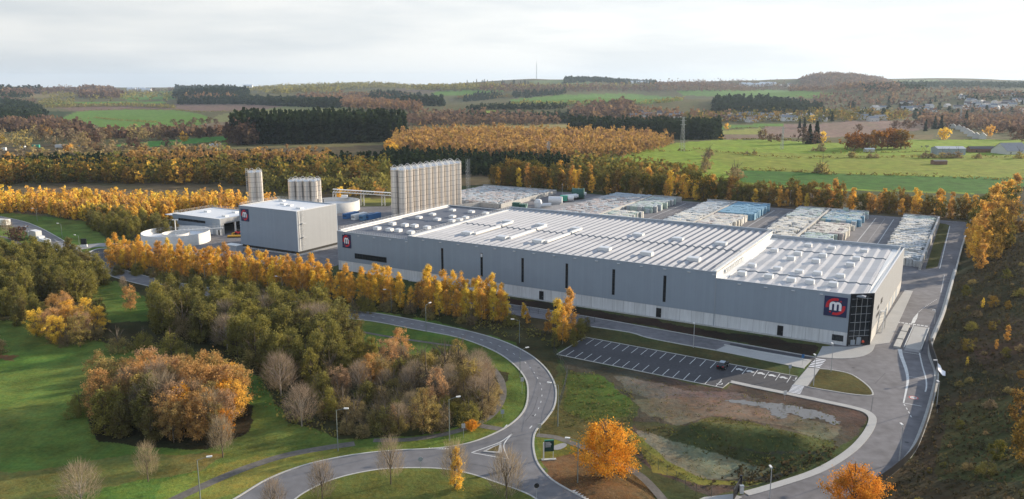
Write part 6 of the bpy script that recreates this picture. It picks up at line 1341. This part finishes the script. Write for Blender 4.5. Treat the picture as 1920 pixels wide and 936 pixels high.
W_('low dark green young spruce wood on the left', 'spruce', [(-60, 330), (420, 333), (600, 338), (740, 322), (740, 300), (400, 298), (60, 306), (-60, 312)], 6.5, 7, 6, 'cone', 24, 2.2)
W_('band of rusty golden larches above the young spruces', 'goldfar', [(240, 318), (420, 316), (620, 318), (620, 305), (240, 307)], 6, 11, 5, 'column', 80, 1.2, hv=.3)
W_('green and yellow mixed trees left of the silo bank', 'olive', [(480, 365), (560, 362), (730, 368), (735, 345), (560, 348), (480, 352)], 6, 9, 7, 'round', 60, 1.3)
W_('young golden trees near the conveyor bridge', 'gold', [(590, 374), (730, 374), (730, 366), (590, 366)], 6, 8, 5, 'column', 60, 1.2, keep=.6)
W_('tall dark spruce block on the left middle distance', 'spruce', [(433, 270), (560, 271), (745, 266), (762, 262), (750, 252), (560, 252), (440, 256)], 6.5, 27, 10, 'cone', 46, 3.4)
W_('rusty beeches at the left edge of the dark spruce block', 'rust', [(428, 272), (480, 274), (482, 262), (430, 262)], 7, 21, 13, 'round', 70, 3.0)
W_('large golden larch plantation in the middle distance', 'goldfar', [(735, 288), (860, 298), (1010, 306), (1120, 300), (1190, 292), (1235, 281), (1262, 270), (1180, 262), (1060, 258), (900, 254), (790, 256), (740, 265)], 6.4, 13, 6.0, 'column', 70, 1.4, hv=.3)
W_('low dark spruces between golden plantation and yard', 'spruce', [(700, 322), (870, 330), (1000, 330), (1100, 318), (1060, 306), (880, 300), (730, 292)], 7, 9, 7, 'cone', 30, 2.4)
W_('dark spruce row right of the golden plantation', 'spruce', [(1065, 252), (1200, 255), (1262, 262), (1350, 262), (1350, 252), (1200, 247), (1065, 245)], 7.5, 20, 9, 'cone', 40, 3.2)
W_('mixed wood of rusty trees behind the dark belt', 'mixed', [(1060, 330), (1200, 345), (1300, 348), (1310, 335), (1200, 322), (1080, 316)], 7, 10, 8, 'round', 50, 1.8)
W_('scrubby brown trees on the far left middle distance', 'bush', [(-60, 312), (60, 306), (230, 302), (430, 292), (430, 284), (170, 286), (60, 296), (-60, 300)], 9, 8, 8, 'round', 40, 2.0, keep=.75)
W_('wooded slope of brown trees on the far left', 'rust', [(-60, 250), (60, 248), (130, 262), (170, 280), (170, 250), (100, 236), (60, 226), (-60, 226)], 13, 13, 14, 'round', 34, 4)
W_('dark pine knoll on the far left', 'spruce', [(-60, 240), (60, 238), (85, 226), (80, 212), (40, 200), (-60, 200)], 12, 22, 14, 'round', 40, 4.5)
far = [  # label, species, polygon of the feet, spacing, height, width, shape
 ('dark spruce strip on the skyline at the far left', 'spruce', [(-60, 176), (78, 176), (78, 168), (-60, 168)], 28, 24, 22, 'cone'),
 ('rusty wood below the far left skyline', 'rust', [(0, 181), (60, 178), (160, 176), (160, 170), (90, 170), (0, 176)], 30, 20, 26, 'round'),
 ('purple brown wood in the far left distance', 'rust', [(150, 184), (205, 186), (235, 182), (205, 168), (150, 170)], 26, 22, 26, 'round'),
 ('dark green thickets in the far left fields', 'olive', [(75, 198), (135, 197), (140, 192), (75, 192)], 18, 10, 16, 'round'),
 ('blue green spruce wood on the left horizon', 'spruce', [(325, 186), (450, 188), (470, 180), (440, 168), (330, 168)], 26, 24, 22, 'cone'),
 ('rusty trees behind the long spruce strip', 'muted', [(350, 190), (445, 190), (440, 184), (350, 184)], 22, 16, 18, 'round'),
 ('long dark spruce strip across the left distance', 'spruce', [(332, 196), (450, 196), (640, 204), (640, 197), (560, 190), (450, 188), (335, 192)], 16, 18, 14, 'cone'),
 ('orange larch slope in the left distance', 'muted', [(540, 190), (640, 192), (770, 190), (770, 180), (600, 180), (560, 184)], 18, 15, 15, 'column'),
 ('green and brown skyline wood left of the mast', 'olive', [(440, 172), (520, 176), (620, 172), (700, 166), (860, 172), (930, 168), (930, 160), (700, 158), (520, 164)], 34, 18, 30, 'round'),
 ('dark spruce wood in the centre distance', 'spruce', [(690, 192), (760, 198), (830, 200), (830, 192), (740, 180), (695, 178)], 18, 20, 15, 'cone'),
 ('band of rusty larches below the centre spruce wood', 'muted', [(640, 202), (720, 208), (790, 210), (790, 200), (720, 196), (640, 190)], 15, 14, 12, 'column'),
 ('brown mixed wood in the centre valley', 'rust', [(760, 238), (860, 236), (1000, 236), (1060, 232), (1000, 222), (860, 216), (760, 222)], 14, 11, 14, 'round'),
 ('dark conifers in the centre valley', 'spruce', [(850, 228), (960, 226), (1080, 232), (1110, 226), (1060, 218), (960, 220), (850, 222)], 13, 12, 12, 'cone'),
 ('dark spruce ridge right of the centre fields', 'spruce', [(870, 192), (930, 186), (945, 180), (900, 180), (870, 186)], 16, 16, 14, 'cone'),
 ('dark hedge strip below the pale field', 'spruce', [(870, 207), (960, 206), (1060, 205), (1060, 201), (960, 201), (880, 203)], 12, 10, 12, 'round'),
 ('rusty skyline wood under the mast', 'rust', [(900, 172), (1000, 176), (1100, 172), (1240, 172), (1240, 162), (1060, 164), (900, 164)], 32, 16, 30, 'round'),
 ('blue green spruces left below the mast', 'spruce', [(960, 186), (1060, 178), (1060, 172), (960, 176)], 22, 15, 20, 'cone'),
 ('skyline spruce wood on the hill right of the mast', 'spruce', [(1055, 158), (1110, 154), (1230, 160), (1230, 155), (1110, 150), (1060, 149)], 34, 20, 30, 'cone'),
 ('mixed orange wood around the centre village', 'rust', [(1065, 228), (1180, 226), (1200, 214), (1180, 200), (1120, 200), (1070, 214)], 15, 15, 15, 'round'),
 ('orange trees around the centre village', 'muted', [(1100, 230), (1300, 232), (1400, 228), (1300, 214), (1180, 206)], 24, 13, 15, 'round'),
 ('dark conifer wood in the right centre distance', 'spruce', [(1335, 216), (1440, 220), (1540, 214), (1540, 202), (1440, 190), (1340, 190)], 17, 17, 15, 'cone'),
 ('mixed trees hiding the valley houses', 'mixed', [(1280, 232), (1500, 230), (1700, 226), (1700, 214), (1500, 212), (1280, 216)], 20, 11, 15, 'round'),
 ('purple brown woods on the right distance', 'rust', [(1500, 208), (1700, 200), (1800, 190), (1940, 186), (1940, 176), (1740, 172), (1600, 174), (1500, 186)], 36, 14, 24, 'round'),
 ('orange trees scattered over the right valley', 'muted', [(1620, 222), (1940, 218), (1940, 185), (1620, 185)], 85, 13, 18, 'round'),
 ('blue grey woods along the right horizon', 'spruce', [(1600, 174), (1760, 166), (1940, 166), (1940, 156), (1760, 156), (1640, 162)], 34, 16, 34, 'round'),
 ('blue green woods in the right hollow', 'spruce', [(1800, 192), (1940, 188), (1940, 182), (1800, 184)], 28, 14, 24, 'round'),
 ('wooded skyline hill on the right', 'rust', [(1498, 170), (1560, 166), (1640, 172), (1700, 172), (1660, 150), (1600, 143), (1560, 140), (1515, 144), (1500, 152)], 26, 15, 26, 'round'),
 ('brown and grey skyline wood in the right centre', 'rust', [(1230, 170), (1500, 170), (1500, 160), (1380, 154), (1230, 158)], 34, 12, 30, 'round'),
 ('golden hedge belt in the right valley', 'muted', [(1790, 212), (1920, 214), (1940, 206), (1800, 206)], 17, 10, 12, 'round'),
 ('brown trees on the right middle distance', 'rust', [(1700, 240), (1800, 242), (1960, 262), (1960, 215), (1840, 222), (1740, 222)], 22, 13, 17, 'round'),
 ('brown thickets in the left distance', 'rust', [(0, 200), (60, 202), (80, 190), (0, 186)], 22, 10, 18, 'round'),
 ('hedgerow trees along the far centre fields', 'mixed', [(860, 186), (960, 184), (960, 181), (860, 183)], 14, 10, 12, 'round'),
 ('hedgerow across the centre green field', 'olive', [(960, 198), (1190, 198), (1280, 190), (1280, 187), (1190, 195), (960, 195)], 14, 9, 12, 'round'),
 ('hedgerow above the right centre field', 'rust', [(1230, 172), (1600, 172), (1600, 169), (1230, 168)], 26, 11, 22, 'round'),
 ('dark wood strip above the left ploughed field', 'spruce', [(0, 184), (60, 184), (60, 180), (0, 180)], 20, 14, 16, 'cone'),
 ('hedge of dark trees above the long left field', 'olive', [(85, 203), (240, 200), (330, 204), (330, 201), (240, 197), (85, 200)], 10, 7, 9, 'round'),
 ('brown belt along the far left valley', 'rust', [(180, 262), (300, 258), (430, 256), (430, 250), (300, 252), (180, 256)], 9, 9, 10, 'round'),
 ('trees between the skyline fields on the left', 'mixed', [(210, 180), (440, 176), (440, 172), (210, 176)], 34, 13, 24, 'round'),
 ('dark wood below the skyline mast field', 'olive', [(820, 170), (1000, 168), (1240, 166), (1240, 162), (1000, 163), (820, 166)], 32, 13, 28, 'round'),
 ('dark conifers scattered in the right valley', 'spruce', [(1500, 226), (1940, 226), (1940, 190), (1600, 190)], 70, 16, 13, 'cone'),
 ('small trees scattered over the left distance', 'olive', [(80, 192), (330, 192), (330, 172), (80, 172)], 70, 13, 18, 'round'),
 ('woods on the horizon between left fields', 'rust', [(220, 172), (430, 172), (430, 165), (100, 166)], 40, 15, 34, 'round'),
]
for lab, sp_, poly, spc, h, w, sh in far: W_(lab, sp_, poly, spc, h, w, sh, 16 if sh != 'cone' else 20, h*0.36, hv=.25)
# --- single trees of the middle distance
def far_single(key, items, name, lab, grp):
    for px_, py_, s in items: tree_px(key, px_, py_, s, name, lab, grp)
far_single('oak_far', [(1588, 281, .78), (1602, 283, .7), (1616, 280, .75), (1629, 282, .78), (1641, 279, .88), (1652, 281, .8), (1664, 279, .85), (1676, 280, .8), (1688, 279, .85), (1698, 280, .75), (1607, 277, .75), (1670, 275, .85)], 'oak_tree', 'brown oak of the dense group on the bright green field', 'oaks on the green field')
far_single('rust_far', [(1431, 262, .85), (1446, 266, .6), (1460, 266, .55), (1505, 270, 1.0), (1528, 270, .9), (1610, 248, .8), (1680, 242, .9), (1700, 244, .9), (1905, 262, 1.2), (1925, 272, 1.3), (1880, 250, .9), (1820, 246, .9)], 'autumn_tree', 'rusty autumn tree near the fields on the right', 'rusty trees of the right fields')
far_single('gold_far', [(1362, 243, .8), (1767, 262, 1.25), (1521, 230, 1.1), (1352, 262, .5), (1855, 256, 1.1), (1540, 268, 1.1)], 'golden_tree', 'round golden tree near the fields on the right', 'golden trees of the right fields')
far_single('spruce_far', [(1517, 270, 1.25), (1530, 269, 1.5), (1499, 240, .9), (1508, 240, 1.0), (1540, 228, .9), (1560, 228, 1.0), (1752, 242, 1.2), (1764, 242, 1.3), (1810, 240, 1.4), (1783, 232, .9), (1843, 226, .9), (1735, 246, .9)], 'spruce_tree', 'dark pointed spruce near the fields on the right', 'spruces of the right fields')
far_single('bush_far', [(1541, 325, 1.5), (1530, 325, .9), (1541, 293, .0001)][:2]+[(1539, 284, 1.6), (1597, 296, 1.2), (1632, 297, .9), (1642, 297, .8), (1735, 297, 1.3), (1747, 297, 1), (1765, 297, 1.2), (1778, 297, 1.2), (1795, 297, 1.3), (1835, 298, 1), (1910, 298, 1.2), (1325, 318, 1.3), (1322, 308, 1.3), (1319, 322, 1.2), (1327, 298, 1.3), (1330, 292, 1.2), (1382, 335, 1.5), (1376, 328, 1.2), (1400, 290, .6), (1414, 292, .9)], 'hedge_bush', 'dark round bush on a field edge', 'bushes on the field edges')
far_single('pale_far', [(42, 285, 1.15), (105, 275, 1.1), (135, 280, 1.3), (155, 284, 1.1), (255, 262, 1.05), (270, 264, .9), (300, 262, .9), (185, 270, .9), (15, 270, 1.0), (70, 262, 1.0)], 'pale_tree', 'broad pale leafless tree in the left middle distance', 'pale trees on the left')
far_single('rust_far', [(248, 287, 1.0), (262, 288, .7), (312, 277, .55), (178, 272, .9), (178, 292, .8), (200, 262, .8), (310, 262, .9), (325, 262, .8), (345, 262, .7), (375, 260, .8), (395, 260, .8), (365, 232, .7), (378, 232, .7), (392, 232, .7), (405, 232, .6), (340, 234, .6), (325, 234, .6), (355, 244, .7), (342, 245, .7), (85, 262, .9), (95, 250, .9), (60, 255, .8)], 'russet_tree', 'russet rounded tree in the left middle distance', 'russet trees on the left')
far_single('gold_far', [(130, 292, .9), (85, 250, 1.0), (92, 258, 1.0), (345, 266, .9), (728, 288, 1.0), (0, 270, 1.1), (205, 255, 1.0), (735, 290, .8), (20, 312, .9), (30, 330, 1.0), (12, 345, 1.1), (45, 340, 1.0)], 'golden_tree', 'golden tree in the left middle distance', 'golden trees on the left')
for i in range(26): x = 935+random.uniform(-60, 60); tree_px('spruce_far', x, 160+random.uniform(-1, 3), random.uniform(1.2, 2.0), 'skyline_tree', 'tall tree standing on the skyline left of the mast', 'skyline trees near the mast')
# hedges of the green fields
def hedge(pts, label, h=1.2):
    P = [onT(*q) for q in pts]; Q_ = []
    for i in range(len(P)-1):
        a, b = Vector(P[i]), Vector(P[i+1]); n = int((b-a).length/2.2)+1
        Q_ += [tuple(a+(b-a)*k/n) for k in range(n)]
    Q_ = np.array([(x+random.uniform(-.5, .5), y+random.uniform(-.5, .5), T(x, y)) for x, y, z in Q_ if random.random() < 0.8])
    me = None; o = woodmass('hedge', label, LA['olive'], Q_, h, 2.2, 'dome', 14, 0.8, hv=.5); o['category'] = 'hedge'
for pts, lab in (([(1385, 320), (1480, 322), (1560, 328), (1680, 330), (1800, 334), (1925, 339)], 'thin dark hedge between the yellow green and dark green fields'), ([(1300, 280), (1400, 292), (1480, 297), (1600, 297), (1720, 296), (1925, 296)], 'thin hedge line across the bright green field'),
    ([(1120, 262+40), (1180, 286), (1300, 283)], 'short hedge at the left corner of the bright field'), ([(1560, 288), (1640, 287), (1740, 285), (1925, 287)], 'fence hedge in front of the barn'), ([(1345, 262), (1440, 261), (1560, 268)], 'hedge at the far edge of the bright field'), ([(150, 209), (240, 205), (330, 207), (375, 211), (550, 210)], 'dark hedge along the upper edge of the left field'),
    ([(100, 229), (180, 222), (300, 231)], 'thin hedge slanting across the left field'), ([(85, 200), (240, 194), (330, 203)], 'hedge beyond the brown field on the left'), ([(1350, 243), (1440, 238)], 'hedge across the pale strip on the right'), ([(300, 284), (430, 265)], 'low hedge beside the bright strip on the left')): hedge(pts, lab, 1.8 if pts[0][1] > 240 else 3.0)

# rough vegetation that covers open ground
def tufts(label, k, poly, sp_, h, w, n=9, keep=1.0): 
    o = woodmass('rough_grass', label, LA[k], scatter(poly, sp_, keep=keep), h, w, 'dome', n, h*0.55, hv=.4); o['category'] = 'ground cover'
tufts('rough dark green weeds on the mound of the waste ground', 'weed2', [(1290, 798), (1340, 782), (1400, 790), (1460, 806), (1570, 828), (1570, 860), (1520, 884), (1430, 890), (1300, 845), (1200, 805)], 0.95, 0.38, 1.0, keep=.55)
tufts('tall brown weeds along the kerb of the waste ground', 'weed', [(1400, 868), (1520, 850), (1575, 840), (1560, 862), (1480, 895), (1380, 915), (1330, 915)], 1.1, 0.7, 1.0, keep=.6)
tufts('rough grass beside the mesh fence left of the waste ground', 'weed2', [(1060, 700), (1110, 700), (1190, 742), (1185, 800), (1240, 860), (1330, 905), (1330, 925), (1200, 860), (1100, 800), (1050, 800)], 1.2, 0.45, 1.0, keep=.6)
BANKP = [(1800, 520), (1935, 430), (1960, 960), (1640, 960), (1745, 830), (1775, 700), (1760, 640)]
tufts('dead brown weeds over the dark right bank', 'weed', BANKP, 1.2, 0.5, 1.2, 10, keep=.75)
tufts('fallen orange leaves scattered under the big orange tree', 'goldfar', [(1050, 872), (1100, 850), (1185, 872), (1235, 935), (1240, 990), (1090, 960), (1040, 900)], 0.55, 0.10, 0.8, 6, keep=.8)
tufts('tufts of brown grass over the earth of the waste ground', 'weed2', [(1150, 700), (1372, 735), (1600, 768), (1610, 810), (1540, 830), (1340, 780), (1220, 790)], 1.7, 0.3, 1.3, 8, keep=.5)
tufts('sparse weeds in the sandy hollow', 'weed2', [(1195, 805), (1290, 835), (1450, 880), (1330, 902), (1230, 870)], 1.5, 0.3, 1.4, 8, keep=.6)
tufts('rough undergrowth between the woods and the meadow', 'olive', [(190, 640), (300, 640), (480, 700), (560, 770), (640, 810), (640, 826), (540, 800), (480, 745), (200, 650)], 1.6, 0.7, 1.6, keep=.7)
tufts('low brambles on the verge below the golden row', 'olive', [(640, 560), (860, 598), (1000, 612), (1060, 640), (1040, 650), (980, 640), (850, 606), (640, 572)], 1.7, 0.6, 1.5, keep=.6)
# ------------------------------------------------------------------ far houses, barns, masts
def gable(name, px_, py_, L_, D_, hw, hr, rz, wall, roof, label, cat='house', grp=None, wins=3):
    x, y, z = onT(px_, py_); e = empty(name, (x, y, z-0.3), rz, label, cat, grp)
    MB().box(-L_/2, L_/2, -D_/2, D_/2, 0, hw, wall).face([(-L_/2, -D_/2, hw), (-L_/2, D_/2, hw), (-L_/2, 0, hw+hr)], wall).face([(L_/2, -D_/2, hw), (L_/2, D_/2, hw), (L_/2, 0, hw+hr)], wall).build('wall', e)
    o = 0.4; k = hr/(D_/2)
    MB().face([(-L_/2-o, -D_/2-o, hw-o*k+.05), (L_/2+o, -D_/2-o, hw-o*k+.05), (L_/2+o, 0, hw+hr+.05), (-L_/2-o, 0, hw+hr+.05)], roof).face([(-L_/2-o, D_/2+o, hw-o*k+.05), (L_/2+o, D_/2+o, hw-o*k+.05), (L_/2+o, 0, hw+hr+.05), (-L_/2-o, 0, hw+hr+.05)], roof).build('roof', e)
    for q in range(wins): xx = -L_/2+(q+0.5)*L_/wins; MB().box(xx-0.6, xx+0.6, -D_/2-0.05, -D_/2-0.003, 1.0, 2.5, M_glass).build('window', e)
    return e
hs = [(1823, 244), (1831, 246), (1838, 248), (1829, 251), (1838, 253), (1846, 258), (1855, 262), (1862, 250), (1790, 246), (1797, 240)]
for i, (a, b) in enumerate([(1786, 240), (1797, 243), (1806, 247), (1813, 251), (1820, 256), (1830, 260), (1842, 261), (1777, 238)]):
    gable('house', a, b, 11, 8, 4.6, 3.4, 1.05, M_render, M_slate, 'pale gabled house stepping down the lane at the right, %s from the far end' % ORD[i] if i < 8 else '', grp='houses along the right lane')
for i, (a, b) in enumerate([(1478, 228), (1468, 225), (1440, 224), (1424, 225), (1407, 230), (1395, 227), (1380, 226), (1368, 224), (1350, 225), (1418, 221), (1390, 221), (1640, 207), (1655, 205), (1636, 228), (1650, 226), (1620, 224), (1610, 219), (1205, 215), (1212, 220), (1192, 218), (1190, 222), (1240, 219), (1262, 222), (1272, 219), (1700, 206), (1735, 207), (1740, 204), (1720, 206), (1830, 200), (1840, 194), (1850, 200), (1862, 202), (1872, 198), (1890, 196), (1902, 190), (1912, 192), (1880, 204), (1845, 205), (1905, 182), (1820, 193), (1510, 222), (1530, 220), (1925, 196), (1897, 201)]):
    gable('house', a, b, random.uniform(16, 30), random.uniform(11, 14), random.uniform(5, 8), random.uniform(3, 5), random.uniform(-0.6, 0.6), random.choice([M_render, M_render, M_white]), random.choice([M_slate, M_slate, M_tile]), 'small pale far off house of the valley village', grp='houses of the valley village', wins=2)
for i in range(70):
    a, b = random.choice([(random.uniform(1620, 1915), random.uniform(188, 212)), (random.uniform(1780, 1915), random.uniform(180, 208)), (random.uniform(1350, 1560), random.uniform(218, 229)), (random.uniform(1360, 1480), random.uniform(158, 164))])
    gable('house', a, b, random.uniform(13, 20), random.uniform(9, 11), random.uniform(5, 7), random.uniform(3, 4.5), random.uniform(-0.9, 0.9), random.choice([M_render, M_white, M_white]), random.choice([M_slate, M_slate, M_tile]), 'small pale far off house of the valley village', grp='houses of the valley village', wins=2)
for i, (a, b) in enumerate([(1399, 162), (1433, 161), (1445, 161), (698, 161), (740, 162), (1180, 157), (1200, 157), (1208, 157), (275, 172), (247, 170), (265, 170), (465, 165), (1410, 163), (1424, 163)]):
    gable('farm_building', a, b, 55, 25, 12, 8, 0.1, M_white, M_mem, 'white speck of a farm building near the horizon', grp='farm buildings near the horizon', wins=1)
gable('barn', 1777, 290, 26, 13, 6, 1.8, 0.0, M_trim, M_galv, 'open metal barn with pale roof on the bright field', 'barn', wins=2)
gable('shed', 1760, 309, 11, 6, 3.2, 0.8, 0.1, M_brick, M_tile, 'small brown shed alone in the bright field', 'shed', wins=0)
gable('farmhouse', 1893, 288, 24, 20, 3.5, 7, 0.2, M_render, M_slate, 'large white gabled farmhouse at the right edge', 'house'); gable('barn', 1838, 286, 24, 8, 4, 2, 0.0, M_brick, M_tile, 'long low red brick outbuilding beside the white farmhouse', 'barn', wins=2); gable('shed', 1629, 285, 9, 5, 3, 1, 0, M_galv, M_galv, 'small pale shed under the oak group', 'shed', wins=0)
gable('shed', 404, 277, 11, 7, 3, 1.5, 0.3, M_galv, M_galv, 'small pale roofed hut beside the dark spruce block', 'shed', wins=0)
for i, (a, b, m_, lab) in enumerate(((43, 281, M_white, 'white box van on the far left parking place'), (68, 279, M_green2, 'green covered trailer on the far left parking place'), (118, 279, M_mem, 'long white trailer half hidden by trees on the left'), (152, 280, M_blue, 'blue and white trailer at the right end of the far parking place'), (8, 284, M_white, 'white van at the left edge of the far parking place'))):
    x, y, z = onT(a, b); e = empty('trailer', (x, y, z), 0.1, lab, 'trailer', None); l_ = (5, 7, 14, 10, 4)[i]
    MB().box(-l_/2, l_/2, -1.3, 1.3, 1, 3.8, m_).build('box_body', e); [MB().bar((q, -1.35, .5), (q, -1.1, .5), .5, M_tyre, 8).build('wheel', e) for q in (-l_/3, l_/3)]
# masts and pylons
x, y = (1006-960)/1532*6300, 6300.0; mz = T(x, y); mt = empty('radio_mast', (x, y, mz), 0, 'thin tall radio mast on the skyline', 'mast'); MB().bar((0, 0, 0), (0, 0, 125), 2.6, M_trim, 5, 1.6).build('mast', mt)
MB().bar((0, 0, 125), (0, 0, 138), 1.0, M_trim, 4, .4).build('antenna', mt)
def pylon(px_, py_, h, lab, w=2.0):
    x, y, z = onT(px_, py_); e = empty('power_pylon', (x, y, z), 0.2, lab, 'pylon', 'lattice pylons'); g = MB()
    for a, b in ((-1, -1), (1, -1), (1, 1), (-1, 1)): g.bar((a*w, b*w, 0), (a*w*.3, b*w*.3, h), 0.16, M_galv, 4)
    n = 9
    for k in range(n):
        s0, s1 = 1-.7*k/n, 1-.7*(k+1)/n; z0, z1 = h*k/n, h*(k+1)/n
        g.bar((-w*s0, -w*s0, z0), (w*s1, -w*s1, z1), 0.09, M_galv, 3).bar((w*s0, -w*s0, z0), (-w*s1, -w*s1, z1), 0.09, M_galv, 3)
    g.build('lattice', e); g = MB()
    for z_ in (h*.78, h*.9, h): g.bar((-w*1.6, 0, z_), (w*1.6, 0, z_), 0.14, M_galv, 4)
    g.build('crossarm', e)
pylon(1279, 284, 33, 'lattice pylon standing at the end of the dark spruce row'); pylon(1028, 304, 17, 'lattice pylon in front of the golden plantation', 1.5); pylon(1466, 280, 22, 'slim lattice pylon in the bright green field', 1.2); pylon(1800, 230, 26, 'far lattice pylon in the right valley', 2)
# horse-shaped animals are too far to read; a few cattle in the field
def cow(px_, py_, i):
    x, y, z = onT(px_, py_); o = MB()
    o.lathe([(0.05, -1.1), (0.42, -0.9), (0.5, 0.0), (0.45, 0.9), (0.05, 1.1)], M_car, 8); vv = [(q[2], q[1], 1.1+q[0]) for q in o.v]; o.v = vv
    for a in (-0.8, 0.8):
        for b in (-.25, .25): o.bar((a, b, 0), (a*.95, b, 1.0), .09, M_car, 5)
    o.bar((1.0, 0, 1.3), (1.6, 0, 0.75), .22, M_car, 6, .16).bar((1.55, 0, .85), (1.9, 0, .5), .16, M_car, 6, .1).bar((-1.05, 0, 1.3), (-1.15, 0, .5), .04, M_car, 4)
    ob = o.build('cow', loc=(x, y, z)); ob.rotation_euler = (0, 0, 0.5*i); tag(ob, 'dark grazing cow on the bright field below the barn', 'cow', 'cattle on the field')
for i, (a, b) in enumerate(((1736, 276), (1740, 276), (1738, 277.5), (1728, 277), (1707, 277))): cow(a, b, i)

# ------------------------------------------------------------------ haze
hb = MB().box(-12500, 12500, -12500, 12500, -520, 235, None) if False else None
me = bpy.data.meshes.new('haze'); bm = bmesh.new(); bmesh.ops.create_cube(bm, size=1); bm.to_mesh(me); bm.free()
hz = bpy.data.objects.new('haze', me); COL.objects.link(hz)
HX = 24600.0; ZB, ZT = float(Z.min())-2, 300.0
hz.scale = (2*HX, 2*HX, ZT-ZB); hz.location = (0, 0, (ZT+ZB)/2)
mh = bpy.data.materials.new('haze'); mh.use_nodes = True; t = mh.node_tree; t.nodes.clear(); o = t.nodes.new('ShaderNodeOutputMaterial'); pv = t.nodes.new('ShaderNodeVolumePrincipled')
pv.inputs['Density'].default_value = 0.000045; pv.inputs['Color'].default_value = (0.68, 0.83, 1.0, 1); pv.inputs['Anisotropy'].default_value = 0.2; t.links.new(pv.outputs[0], o.inputs['Volume'])
me.materials.append(mh); tag(hz, 'thin pale autumn haze lying over the whole country', 'haze', None, 'stuff')
def ordn(n): return '%d%s' % (n, 'th' if 10 <= n % 100 <= 20 else {1: 'st', 2: 'nd', 3: 'rd'}.get(n % 10, 'th'))
byl = {}
for o in bpy.data.objects:
    if o.parent is None and o.get('label') and o.get('group'): byl.setdefault(o['label'], []).append(o)
for lab, os_ in byl.items():
    if len(os_) < 2 or o.get('kind'): continue
    os_.sort(key=lambda q: Pj(*q.location)[0])
    for i, o in enumerate(os_): o['label'] = '%s, %s' % (lab, ('leftmost' if i == 0 else 'rightmost' if i == len(os_)-1 else ordn(i+1)+' from left'))
print('TREES', NTREE[0], 'BALES', len(vis), 'OBJS', len(bpy.data.objects))
